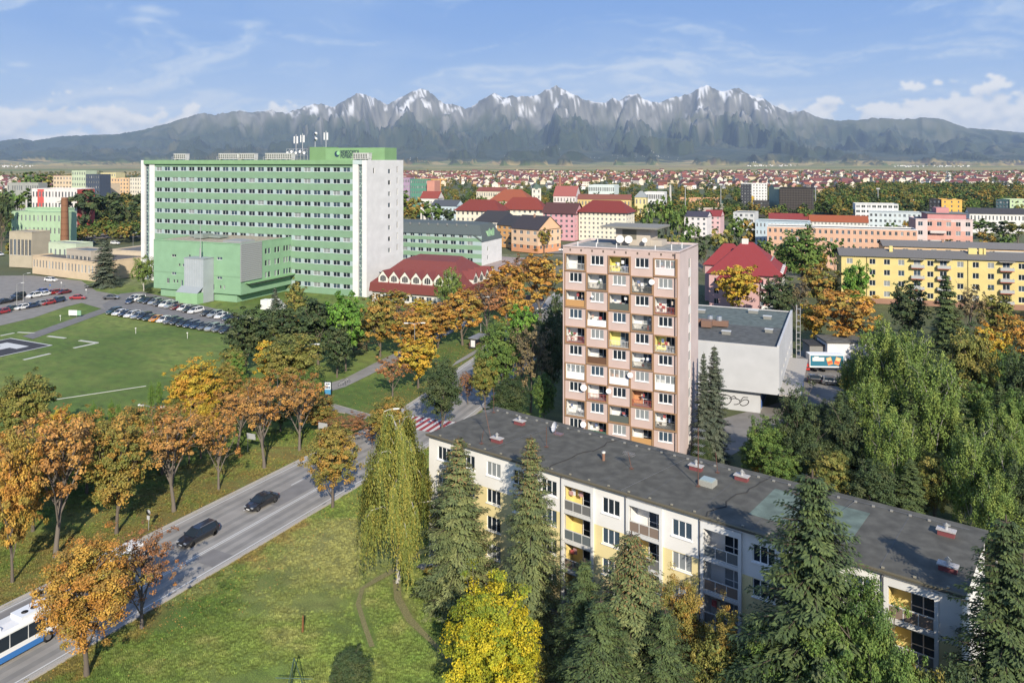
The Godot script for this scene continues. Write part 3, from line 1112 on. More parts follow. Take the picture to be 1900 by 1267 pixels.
	for q in 24:
		b = mb(Color(0.36, 0.33, 0.25))
		b.cbox(Vector3(1.5 + q * 2.2, h + 0.25, -0.25), Vector3(0.2, 0.1, 0.16))
		part("wire_block", b, M.concrete, roof)
	# things that stand on the roof
	var y := h + 0.16
	var n := 0
	for p: Vector3 in [Vector3(-1.67, 14.8, -85.74), Vector3(18.52, 14.8, -78), Vector3(22.39, 14.8, -75.51), Vector3(36.07, 14.8, -64.37), Vector3(33.08, 14.8, -58.81), Vector3(0.89, 14.8, -91.5)]:
		var o := thing("roof_vent", ["maroon brick vent beside the leaning aerial at the left of the dark roof", "maroon vent behind the tall aerial mast in the middle of the dark roof", "maroon vent alone right of the grey hatch on the dark roof", "maroon vent near the rear edge at the right end of the dark roof", "maroon vent near the front edge at the right end of the dark roof", "low vent near the rear edge left of the big dish"][n], "roof vent", Vector3(p.x, y, p.z), turn, "maroon vents on the dark roof")
		b = mb(Color(0.20, 0.055, 0.06))
		b.box(Vector3(-0.62, 0, -0.3), Vector3(0.62, 0.42, 0.3))
		part("body", b, M.paint, o)
		b = mb(Color(0.55, 0.52, 0.50))
		b.box(Vector3(-0.72, 0.43, -0.4), Vector3(0.72, 0.52, 0.4))
		part("cap", b, M.concrete, o)
		b = mb(Color(0.62, 0.62, 0.62))
		b.tube([Vector3(0, 0.5, 0), Vector3(0, 0.85, 0), Vector3(0, 0.86, 0), Vector3(0, 1.05, 0)], [0.13, 0.13, 0.26, 0.05], 10)
		part("cowl", b, M.metal, o)
		n += 1
	var ch := thing("roof_chimney", "slim brown vent pipe with a pale cap in the middle of the dark roof", "chimney", Vector3(9.51, 14.8, -80.52) + Vector3(0, 0.16, 0), turn)
	b = mb(Color(0.24, 0.13, 0.09))
	b.cyl(Vector3.ZERO, Vector3(0, 0.75, 0), 0.16)
	part("pipe", b, M.paint, ch)
	b = mb(Color(0.6, 0.58, 0.55))
	b.cyl(Vector3(0, 0.76, 0), Vector3(0, 0.95, 0), 0.2)
	part("cap", b, M.plain_paint, ch)
	var hat := thing("roof_hatch", "pale grey glazed hatch on the dark roof beside the aerial mast", "roof hatch", Vector3(18.8, 14.8, -74.38) + Vector3(0, 0.16, 0), turn)
	b = mb(Color(0.42, 0.42, 0.38))
	b.box(Vector3(-0.7, 0, -0.6), Vector3(0.7, 0.5, 0.6))
	part("curb", b, M.concrete, hat)
	b = mb(Color(0.30, 0.36, 0.34))
	b.box(Vector3(-0.62, 0.5, -0.52), Vector3(0.62, 0.6, 0.52))
	part("lid", b, M.gloss, hat)
	var sd := thing("satellite_dish", "large white dish on a stand on the dark roof of the front block", "satellite dish", Vector3(4.9, 14.8, -88.27) + Vector3(0, 0.16, 0), turn)
	b = mb(Color(0.66, 0.65, 0.64))
	dish(b, Vector3(0, 0.8, 0), 0.58, Vector3(-0.5, 0.35, 0.8).normalized())
	part("reflector", b, M.plain_paint, sd)
	b = mb(Color(0.3, 0.2, 0.2))
	b.cyl(Vector3(0, 0, 0), Vector3(0, 0.8, -0.1), 0.05)
	b.box(Vector3(-0.1, 0, -0.5), Vector3(0.9, 0.12, 0.2))
	part("stand", b, M.metal, sd)
	n = 0
	for q in [[Vector3(-2.34, 14.8, -86.57), 3.6, 0.28], [Vector3(17.78, 14.8, -74.02), 5.6, 0.0], [Vector3(3.75, 14.8, -84.29), 2.2, 0.0], [Vector3(12.07, 14.8, -78.27), 1.6, 0.25], [Vector3(-2.26, 14.8, -95.8), 3.0, 0.0], [Vector3(-3.37, 14.8, -85.25), 1.5, -0.2], [Vector3(20.51, 14.8, -77.33), 2.0, 0.1]]:
		var p: Vector3 = q[0]
		var o := thing("antenna_mast", ["leaning aerial mast at the left of the dark roof beside a maroon vent", "tall aerial mast with crossbars in the middle of the dark roof", "thin straight aerial right of the leaning mast on the dark roof", "short aerial with crossbar right of the brown vent pipe", "thin aerial at the far left corner of the dark roof", "short lightning rod at the front left edge of the dark roof", "short bent rod behind the grey hatch"][n], "antenna", Vector3(p.x, y, p.z), turn, "aerials on the dark roof")
		b = mb(Color(0.24, 0.13, 0.10))
		var top := Vector3(-q[1] * q[2], q[1], 0)
		b.cyl(Vector3.ZERO, top, 0.035 if n != 1 else 0.05, 6)
		b.cbox(Vector3(0, 0.06, 0), Vector3(0.3, 0.12, 0.3))
		part("mast", b, M.metal, o)
		if n in [0, 1, 3]:
			b = mb(Color(0.35, 0.34, 0.33))
			for k2 in (4 if n == 1 else 2):
				var at: Vector3 = top * (0.97 - 0.13 * k2)
				b.cbox(at + Vector3(0.1, 0, 0), Vector3(1.3 - 0.2 * k2, 0.04, 0.04))
				for e in 6:
					b.cbox(at + Vector3(-0.4 + e * 0.19, 0, 0), Vector3(0.025, 0.025, 0.8))
			part("aerial", b, M.metal, o)
		n += 1
	# paved strip along the foot of the wall
	b = mb(Color(0.33, 0.31, 0.28), t)
	b.box(Vector3(-0.9, -0.1, 0.02), Vector3(l, 0.06, 1.1))
	structure("wall_foot_paving", b, M.concrete)

# ---------------------------------------------------------------- hospital
func hospital() -> void:
	var a := Vector3(-144.5, 0, -302.3)
	var turn := atan2(-0.388, 0.922)
	var l := 103.4
	var d := 24.0
	var h := 46.2
	var t := Transform3D(Basis(Vector3.UP, turn), a)
	var root := thing("hospital", "long green eleven storey hospital slab with white end walls", "hospital", a, turn)
	var green := Color(0.195, 0.325, 0.215)
	var band := Color(0.36, 0.45, 0.47)
	var white := Color(0.70, 0.70, 0.70)
	var ops := []
	for r in 11:
		for c in 22:
			ops.append(Rect2(7.7 + 4.1 * c, h - 3.95 - 4.0 * r, 2.9, 1.6))
	var b := mb(green)
	b.t = Transform3D(Basis(), Vector3(7, 0, 0))
	var shifted := []
	for o: Rect2 in ops:
		shifted.append(Rect2(o.position - Vector2(7, 0), o.size))
	b.facade(91, h, shifted, 0.3, func(_x, y):
		var f := fposmod(h - 2.35 - y, 4.0)
		return band if f < 1.6 and y > 2 and y < h - 2.3 else green)
	b.t = Transform3D()
	part("front_wall", b, M.paint, root)
	for o: Rect2 in ops:
		window(root, Transform3D(), o, 2, Color(0.62, 0.66, 0.68), 0.3, false, false, [M.glass, M.glass, M.glass, M.glass, M.glass, M.glass_blue, M.glass_blue, M.glass_pale][rng.randi() % 8])
	b = mb(white)      # end walls and piers
	b.box(Vector3(0, 0, -d), Vector3(1.9, h + 0.2, 0.25))
	b.box(Vector3(4.4, 0, -1.5), Vector3(7, h - 1.3, 0.25))
	b.box(Vector3(98, 0, -1.5), Vector3(100.1, h - 1.3, 0.25))
	var er := face("right", l, d)
	var side := []
	for r in 8:
		side.append(Rect2(13.6, h - 4.6 - 4.0 * r, 1.5, 1.6))
		side.append(Rect2(19.5, h - 4.4 - 4.0 * r, 0.7, 2.3))
	side.append(Rect2(4.0, h - 4.4, 0.8, 1.9))
	b.t = er
	b.facade(d, h + 0.2, side, 0.2)
	b.t = Transform3D()
	b.quad(Vector3(101.6, 0, 0), Vector3(l, 0, 0), Vector3(l, h + 0.2, 0), Vector3(101.6, h + 0.2, 0))
	b.quad(Vector3(101.6, 0, -1.5), Vector3(101.6, 0, 0), Vector3(101.6, h + 0.2, 0), Vector3(101.6, h + 0.2, -1.5))
	b.t = face("back", l, d)
	b.facade(l, h, [], 0)
	part("end_wall", b, M.paint, root)
	for o: Rect2 in side:
		window(root, er, o, 1, Color(0.6, 0.6, 0.6), 0.2)
	for s in [[1.9, 4.4], [100.1, 101.6]]:     # glazed stair strips
		b = mb()
		b.quad(Vector3(s[0], 0, -0.6), Vector3(s[1], 0, -0.6), Vector3(s[1], h - 1.3, -0.6), Vector3(s[0], h - 1.3, -0.6))
		var g := part("stair_glazing", b, M.glass_blue, root)
		b = mb(Color(0.33, 0.45, 0.40))
		for k in 34:
			b.box(Vector3(s[0], k * 1.33, -0.58), Vector3(s[1], k * 1.33 + 0.12, -0.48))
		for k in 11:
			b.t = Transform3D(Basis(Vector3(0, 0, 1), 0.9 if k % 2 else -0.9), Vector3((s[0] + s[1]) / 2, 2.0 + k * 4.0, -0.5))
			b.box(Vector3(-1.2, -0.1, 0), Vector3(1.2, 0.1, 0.05))
		b.t = Transform3D()
		b.box(Vector3((s[0] + s[1]) / 2 - 0.06, 0, -0.57), Vector3((s[0] + s[1]) / 2 + 0.06, h - 1.3, -0.46))
		part("glazing_bar", b, M.plain_paint, g)
	b = mb(Color(0.20, 0.35, 0.19))
	b.box(Vector3(1.9, h - 1.3, -2.0), Vector3(98.0, h + 0.2, 0.75))
	b.col = Color(0.46, 0.55, 0.56)
	b.box(Vector3(98.0, h - 1.3, -2.0), Vector3(101.6, h + 0.2, 0.3))
	part("fascia", b, M.paint, root)
	b = mb(Color(0.3, 0.3, 0.29))
	b.box(Vector3(1.9, h - 0.4, -d + 0.1), Vector3(l - 0.1, h, -2.0))
	part("roof", b, M.roof_felt, root)
	# roof storey with the name
	var pent := mb(Color(0.165, 0.30, 0.14))
	pent.box(Vector3(70.1, h, -20.0), Vector3(77.8, h + 5.0, -12.8))
	pent.col = Color(0.205, 0.365, 0.18)
	pent.box(Vector3(77.81, h, -20.0), Vector3(103.0, h + 4.6, -12.0))
	part("roof_storey", pent, M.paint, root)
	var n := 0
	for s in ["NEMOCNICA", "POPRAD"]:
		var tm := TextMesh.new()
		tm.text = s
		tm.font_size = 64
		tm.pixel_size = 0.0205
		tm.depth = 0.15
		var f := SystemFont.new()
		f.font_names = ["Droid Sans"]
		f.font_weight = 700
		tm.font = f
		tm.horizontal_alignment = HORIZONTAL_ALIGNMENT_LEFT
		var o := put("lettering", tm, M.sign_dark, root, Vector3(84.3, h + 3.05 - 1.5 * n, -11.98))
		o.scale = Vector3(1.0, 1.5, 1.0)
		n += 1
	b = mb(Color(0.02, 0.05, 0.08))     # the round leaf emblem
	b.facing(Vector3(0, 0, 1), Vector3(82.9, h + 2.4, -11.92), 1.1, 20)
	b.col = Color(0.25, 0.5, 0.25)
	b.facing(Vector3(0, 0, 1), Vector3(83.4, h + 2.7, -11.9), 0.7, 16)
	part("emblem", b, M.plain_paint, root)
	# plant on the roof
	n = 0
	for q in [[49.33, 12.5, 6.0, 2], [49.22, 35.0, 9.6, 5], [49.22, 45.0, 7.0, 4], [49.17, 57.0, 12.0, 6], [49.06, 92.5, 6.5, 4]]:
		var o := thing("cooling_unit", ["small railed cooling unit at the left end of the hospital roof", "long row of pale cooling units left of the middle of the hospital roof", "shorter row of cooling units in the middle of the hospital roof", "row of cooling units beside the green roof storey", "pale cooling unit in front of the right end of the green roof storey"][n], "cooling unit", t * Vector3(q[1], h, -4.0 if n < 4 else -8.0), turn, "cooling units on the hospital roof")
		b = mb(Color(0.48, 0.49, 0.47))
		b.box(Vector3(0, 0.6, -2.0), Vector3(q[2], 2.6, 0))
		part("casing", b, M.plain_paint, o)
		for k in int(q[2] / 1.0):
			b = mb(Color(0.16, 0.17, 0.16))
			b.box(Vector3(k + 0.12, 0.85, 0.0), Vector3(k + 0.8, 2.35, 0.02))
			part("grille", b, M.plain_paint, o)
		b = mb(Color(0.55, 0.55, 0.54))
		for k in int(q[2] / 2) + 2:
			b.box(Vector3(-0.6 + k * 2, 0, 0.3), Vector3(-0.54 + k * 2, 1.4, 0.36))
		b.box(Vector3(-0.6, 1.36, 0.3), Vector3(q[2] + 0.6, 1.42, 0.36))
		b.box(Vector3(-0.6, 0.7, 0.3), Vector3(q[2] + 0.6, 0.75, 0.36))
		b.box(Vector3(0.1, 0, -1.8), Vector3(0.4, 0.6, -0.2))
		b.box(Vector3(q[2] - 0.4, 0, -1.8), Vector3(q[2] - 0.1, 0.6, -0.2))
		b.box(Vector3(-0.1, 2.62, -2.1), Vector3(q[2] + 0.1, 2.74, 0.1))
		part("railing", b, M.plain_paint, o)
		n += 1
	n = 0
	for q in [[62.6, 7.2], [65.6, 7.6], [71.3, 8.0], [76.2, 8.4]]:
		var o := thing("antenna_mast", ["leftmost white panel antenna mast on the hospital roof", "second white antenna mast on the hospital roof", "antenna mast with round drums on the hospital roof", "rightmost white panel antenna mast on the hospital roof"][n], "antenna", t * Vector3(q[0], h + (5.0 if n > 1 else 2.6), -14.5), turn, "antenna masts on the hospital roof")
		b = mb(Color(0.66, 0.66, 0.65))
		var top: float = q[1] - (2.4 if n > 1 else 0.0)
		b.cyl(Vector3.ZERO, Vector3(0, top, 0), 0.11)
		part("mast", b, M.metal, o)
		if n != 2:
			for k in 3:
				b = mb(Color(0.74, 0.74, 0.74))
				var p := Vector3(cos(k * 2.1) * 0.7, top - 2.0, sin(k * 2.1) * 0.7)
				b.cbox(p, Vector3(0.32, 2.7, 0.25))
				part("panel_antenna", b, M.plain_paint, o)
		else:
			for k in 2:
				b = mb(Color(0.74, 0.74, 0.74))
				b.cyl(Vector3(0.4, top - 0.6 - k * 2.0, 0), Vector3(0.4, top - 0.6 - k * 2.0, 0.5), 0.65, 14)
				part("drum_antenna", b, M.plain_paint, o)
		n += 1
	var fr := thing("lattice_frame", "white lattice frame full of small dishes beside the green roof storey", "antenna", t * Vector3(60.2, h, -12.0), turn)
	b = mb(Color(0.66, 0.66, 0.65))
	for k in 7:
		b.cyl(Vector3(k * 1.6, 2.0, 0), Vector3(k * 1.6, 4.4, 0), 0.06, 5)
		b.cyl(Vector3(k * 1.6, 2.0, 0), Vector3(minf(k + 1, 6) * 1.6, 4.4, 0), 0.06, 5)
		b.cyl(Vector3(k * 1.6, 0.0, 0), Vector3(k * 1.6, 2.0, 0), 0.06, 5)
	for y in [2.0, 3.2, 4.4]:
		b.cyl(Vector3(0, y, 0), Vector3(9.6, y, 0), 0.06, 5)
	part("lattice", b, M.metal, fr)
	for k in 5:
		b = mb(Color(0.72, 0.72, 0.72))
		dish(b, Vector3(0.8 + k * 1.9, 2.9 + 0.5 * (k % 2), 0.3), 0.55, Vector3(0, 0, 1))
		part("dish", b, M.plain_paint, fr)
	# low front wing
	var wt := turn
	var wa := Vector3(-123.0, 0, -266.1)
	var wl := 38.0
	var wd := 26.5
	var wh := 19.0
	var w := thing("hospital_wing", "lower green box wing of the hospital with few small windows and a beige roof", "hospital", wa, wt)
	var lime := Color(0.225, 0.385, 0.245)
	var wo := []
	for q in [[8.2, 13.6, 2.0, 0.9], [8.2, 7.6, 2.0, 0.9], [28.0, 13.6, 2.3, 0.9], [28.0, 7.2, 2.2, 0.9], [15.8, 12.3, 0.8, 2.4], [15.8, 6.4, 0.8, 2.4], [11.3, 10.6, 0.8, 0.9], [13.0, 10.6, 0.8, 0.9], [16.8, 10.9, 1.2, 0.7], [6.0, 4.6, 1.2, 1.7], [8.9, 4.9, 0.7, 1.1], [10.4, 4.9, 0.7, 1.1], [12.4, 4.1, 0.8, 1.9], [26.2, 3.6, 0.7, 1.9], [29.2, 4.2, 0.7, 1.1], [30.8, 4.2, 0.7, 1.1]]:
		wo.append(Rect2(q[0], q[1], q[2], q[3]))
	b = mb(lime)
	b.facade(wl, wh, wo, 0.2, func(_x, y): return lime if fmod(y, 4.1) > 0.1 else Color(0.19, 0.325, 0.205), 2.6)
	var rt := face("right", wl, wd)
	var so := []
	for r in 3:
		so.append_array(grid(11.5, 1.6, 2, 14.6 - 4.0 * r, 1, 1, 1.15, 1.9))
		so.append_array(grid(16.3, 1.6, 2, 14.6 - 4.0 * r, 1, 1, 1.15, 1.9))
		so.append_array(grid(21.0, 1.5, 3, 14.6 - 4.0 * r, 1, 1, 1.1, 1.9))
	b.t = rt
	b.facade(wd, wh, so, 0.2, func(_x, _y): return lime, 2.6)
	b.t = face("left", wl, wd)
	b.facade(wd, wh, [], 0.1, func(_x, _y): return lime, 2.6)
	b.t = Transform3D()
	b.quad(Vector3(0, 2.6, -wd), Vector3(wl, 2.6, -wd), Vector3(wl, 2.6, 0), Vector3(0, 2.6, 0))
	b.box(Vector3(2.5, 0, -wd + 0.1), Vector3(wl - 2.2, 2.59, -0.7))
	part("wall", b, M.paint, w)
	for o: Rect2 in wo:
		window(w, Transform3D(), o, 2 if o.size.x > 1 else 1, Color(0.7, 0.7, 0.7), 0.2)
	for o: Rect2 in so:
		window(w, rt, o, 1, Color(0.68, 0.69, 0.68), 0.2)
	flat_roof(w, wl, wd, wh, lime, Color(0.44, 0.385, 0.30), 0.3)
	b = mb(Color(0.27, 0.28, 0.29))     # grey louvred screen round the corner of the upper storeys
	for k in 20:
		b.box(Vector3(wl + 0.01, 6.9 + k * 0.62, -9.6), Vector3(wl + 0.42, 7.45 + k * 0.62, 0.2))
		if k == 19:
			b.box(Vector3(wl - 8.0, wh + 0.31, -7.0), Vector3(wl - 0.3, wh + 1.0, -0.6))
	part("louvre_screen", b, M.plain_paint, w)
	b = mb(Color(0.20, 0.24, 0.22))
	b.box(Vector3(9.0, wh + 0.2, -14.0), Vector3(13.0, wh + 1.6, -9.0))
	b.box(Vector3(4.0, wh + 0.2, -16.0), Vector3(18.0, wh + 0.9, -12.0))
	part("roof_plant", b, M.plain_paint, w)
	b = mb(Color(0.05, 0.06, 0.06))
	b.t = rt
	b.box(Vector3(3.0, 5.6, 0.0), Vector3(26.0, 6.1, 1.6))
	b.col = Color(0.20, 0.37, 0.19)
	b.box(Vector3(2.0, 6.1, 0.0), Vector3(26.5, 6.5, 1.9))
	part("canopy", b, M.plain_paint, w)
	var tw := thing("stair_tower", "grey metal clad stair tower against the front of the low green wing", "stair tower", wa + Basis(Vector3.UP, wt) * Vector3(18.5, 0, 4.6), wt)
	b = mb(Color(0.36, 0.40, 0.43))
	b.box(Vector3(0, 0, -4.55), Vector3(8.2, 14.2, 0))
	b.col = Color(0.26, 0.45, 0.25)
	b.box(Vector3(-1.0, 0, 0.002), Vector3(8.2, 3.4, 2.6))
	part("wall", b, M.paint, tw)
	b = mb(Color(0.27, 0.30, 0.32))
	b.box(Vector3(-0.15, 14.2, -4.55), Vector3(8.35, 14.4, 0.15))
	b.quad(Vector3(-1.0, 3.42, 2.6), Vector3(8.2, 3.42, 2.6), Vector3(8.2, 5.2, 0.01), Vector3(-1.0, 5.2, 0.01))
	part("roof", b, M.plain_paint, tw)
	b = mb(Color(0.42, 0.44, 0.46))
	for k in 7:
		b.box(Vector3(0.9 + k, 3.5, 0.0), Vector3(0.96 + k, 14.1, 0.04))
	part("cladding_joint", b, M.plain_paint, tw)
	b = mb(Color(0.5, 0.5, 0.5))
	b.cyl(Vector3(5.0, 14.4, -2), Vector3(5.0, 25.0, -2), 0.12)
	b.cyl(Vector3(5.0, 14.4, -2), Vector3(5.0, 17.5, -2), 0.3)
	part("flue", b, M.metal, tw)
	var dump := thing("generator_unit", "white plant boxes and silver tanks at the foot of the low green wing", "plant unit", Vector3(-75.5, 0, -240), wt)
	b = mb(Color(0.66, 0.66, 0.64))
	b.box(Vector3(-3, 0, -2.4), Vector3(-0.2, 2.9, 0))
	b.box(Vector3(0, 0, -2.2), Vector3(2.6, 3.3, 0.1))
	part("casing", b, M.plain_paint, dump)
	b = mb(Color(0.55, 0.57, 0.58))
	b.cyl(Vector3(3.6, 0.1, -1), Vector3(3.6, 3.0, -1), 0.8, 12)
	b.cyl(Vector3(5.4, 0.1, -1), Vector3(5.4, 2.4, -1), 0.7, 12)
	part("tank", b, M.metal, dump)
	# rear wing, with a dark mansard
	var ra := Vector3(-60.0, 0, -360.6)
	var rc := Vector3(-13.3, 0, -341.0)
	var rl := ra.distance_to(rc)
	var r2 := thing("hospital_annexe", "green hospital annexe with a dark grey mansard roof and white end wall", "hospital", ra, turn)
	b = mb(green)
	var ro := []
	for r in 3:
		ro.append_array(grid(2.0, 4.15, 11, 1.4 + 3.7 * r, 1, 1, 2.7, 1.7))
	ro.append_array(grid(2.0, 4.15, 11, 12.0, 1, 1, 2.2, 1.1))
	b.facade(rl, 13.4, ro, 0.25, func(_x, y): return band if fposmod(y - 1.4, 3.7) < 1.7 else green)
	b.t = face("right", rl, 22)
	b.col = white
	b.facade(22, 11.4, [Rect2(6, 6, 1, 1.8), Rect2(6, 2.2, 1, 1.8)], 0.2)
	part("wall", b, M.paint, r2)
	for o: Rect2 in ro:
		window(r2, Transform3D(), o, 2, Color(0.62, 0.65, 0.66), 0.25)
	b = mb(Color(0.115, 0.145, 0.145))
	b.quad(Vector3(-0.3, 13.4, 0.5), Vector3(rl + 0.2, 13.4, 0.5), Vector3(rl - 3.0, 17.6, -4), Vector3(-0.3, 17.6, -4))
	b.quad(Vector3(-0.3, 17.6, -4), Vector3(rl - 3.0, 17.6, -4), Vector3(rl - 8, 18.6, -11), Vector3(-0.3, 18.6, -11))
	b.quad(Vector3(rl + 0.4, 10.6, 0.5), Vector3(rl + 0.4, 10.6, -22.5), Vector3(rl - 3.0, 17.6, -18), Vector3(rl - 3.0, 17.6, -4))
	b.tri(Vector3(rl + 0.4, 10.6, 0.5), Vector3(rl - 3.0, 17.6, -4), Vector3(rl - 4, 13.4, 0.5))
	b.quad(Vector3(rl - 3.0, 17.6, -4), Vector3(rl - 3.0, 17.6, -18), Vector3(rl - 8, 18.6, -11), Vector3(rl - 8, 18.6, -11))
	part("roof", b, M.tiles, r2)
	for k in 2:
		b = mb(Color(0.3, 0.5, 0.3), face("right", rl, 22))
		b.box(Vector3(7.5 + k * 4, 12.0, -2.4), Vector3(10.4 + k * 4, 14.6, -0.4))
		b.tri(Vector3(7.3 + k * 4, 14.61, -0.35), Vector3(10.6 + k * 4, 14.61, -0.35), Vector3(8.95 + k * 4, 16.0, -0.35))
		part("dormer", b, M.paint, r2)
	for k in 9:
		b = mb(Color(0.2, 0.2, 0.2))
		b.box(Vector3(3 + k * 4.8, 16.9, -3.2), Vector3(3.5 + k * 4.8, 17.9, -2.7))
		part("roof_vent", b, M.plain_paint, r2)

# the low house with the red brown roof and arched dormers
func dormer_hall() -> void:
	var a := Vector3(-45.8, 0, -254.0)
	var c := Vector3(-15.3, 0, -241.2)
	var l := a.distance_to(c)
	var d := 27.5
	var o := thing("canteen_hall", "hall with a steep red brown roof and a row of white arched dormers", "hall", a, yaw(a, c))
	var b := mb(Color(0.62, 0.60, 0.57))
	var ops := grid(1.2, 2.7, 12, 1.0, 1, 1, 1.9, 1.8)
	b.facade(l, 4.0, ops, 0.15)
	b.t = face("right", l, d)
	b.facade(d, 4.0, [], 0)
	b.t = face("left", l, d)
	b.facade(d, 4.0, [], 0)
	part("wall", b, M.paint, o)
	for r: Rect2 in ops:
		window(o, Transform3D(), r, 2, Color(0.6, 0.6, 0.6))
	b = mb(Color(0.235, 0.055, 0.05))
	var lo := [Vector3(-0.8, 3.6, 0.8), Vector3(l + 0.8, 3.6, 0.8), Vector3(l + 0.8, 3.6, -d - 0.8), Vector3(-0.8, 3.6, -d - 0.8)]
	var mi := [Vector3(-0.5, 6.4, 0.5), Vector3(l + 0.5, 6.4, 0.5), Vector3(l + 0.5, 6.4, -d - 0.5), Vector3(-0.5, 6.4, -d - 0.5)]
	var hi := [Vector3(6.5, 13.2, -9.0), Vector3(l - 7.0, 13.2, -9.0), Vector3(l - 9.5, 14.0, -d + 9), Vector3(7.5, 14.0, -d + 9)]
	for k in 4:
		b.quad(lo[k], lo[(k + 1) % 4], mi[(k + 1) % 4], mi[k])
		b.quad(mi[k], mi[(k + 1) % 4], hi[(k + 1) % 4], hi[k])
	b.quad(hi[0], hi[1], hi[2], hi[3])
	b.quad(lo[3], lo[2], lo[1], lo[0])
	part("roof", b, M.tiles, o)
	for q in 11:
		var right := q > 6
		var t := face("right", l, d) if right else Transform3D()
		var x := (9.0 + (q - 7) * 4.4) if right else 4.2 + q * 4.1
		b = mb(Color(0.70, 0.68, 0.62), t)
		var z := 0.1
		b.box(Vector3(x - 1.75, 6.5, -3.2), Vector3(x + 1.75, 8.4, z))
		b.tri(Vector3(x - 1.75, 8.4, z), Vector3(x + 1.75, 8.4, z), Vector3(x, 10.4, z))
		var dm := part("dormer", b, M.paint, o)
		b = mb(Color(0.05, 0.05, 0.06), t)     # arched panes
		for s in 3:
			var px := x - 1.05 + s * 0.74
			for e in 5:
				var u0 := px + 0.62 * e / 5.0
				var u1 := px + 0.62 * (e + 1) / 5.0
				var y0 := 7.85 + 1.15 * sqrt(maxf(0.0, 1.0 - pow((u0 - x) / 1.1, 2)))
				var y1 := 7.85 + 1.15 * sqrt(maxf(0.0, 1.0 - pow((u1 - x) / 1.1, 2)))
				b.quad(Vector3(u0, 6.9 + absf(u0 - x) * 0.25, z + 0.02), Vector3(u1, 6.9 + absf(u1 - x) * 0.25, z + 0.02), Vector3(u1, y1, z + 0.02), Vector3(u0, y0, z + 0.02))
		part("arched_window", b, M.gloss, dm)
		b = mb(Color(0.25, 0.06, 0.055), t)
		b.quad(Vector3(x - 2.0, 8.15, z + 0.25), Vector3(x, 10.55, z + 0.25), Vector3(x, 10.55, -5.5), Vector3(x - 2.0, 8.15, -3.4))
		b.quad(Vector3(x, 10.55, z + 0.25), Vector3(x + 2.0, 8.15, z + 0.25), Vector3(x + 2.0, 8.15, -3.4), Vector3(x, 10.55, -5.5))
		part("dormer_roof", b, M.tiles, dm)
	for k in 2:
		b = mb(Color(0.35, 0.38, 0.4))
		b.t = Transform3D(Basis(Vector3(1, 0, 0), -0.63), Vector3(1.5 + k * 2.6, 9.0 - k * 0.9, -2.5))
		b.box(Vector3(0, -0.1, 0), Vector3(0.9, 0.1, 1.3))
		part("skylight", b, M.gloss, o)

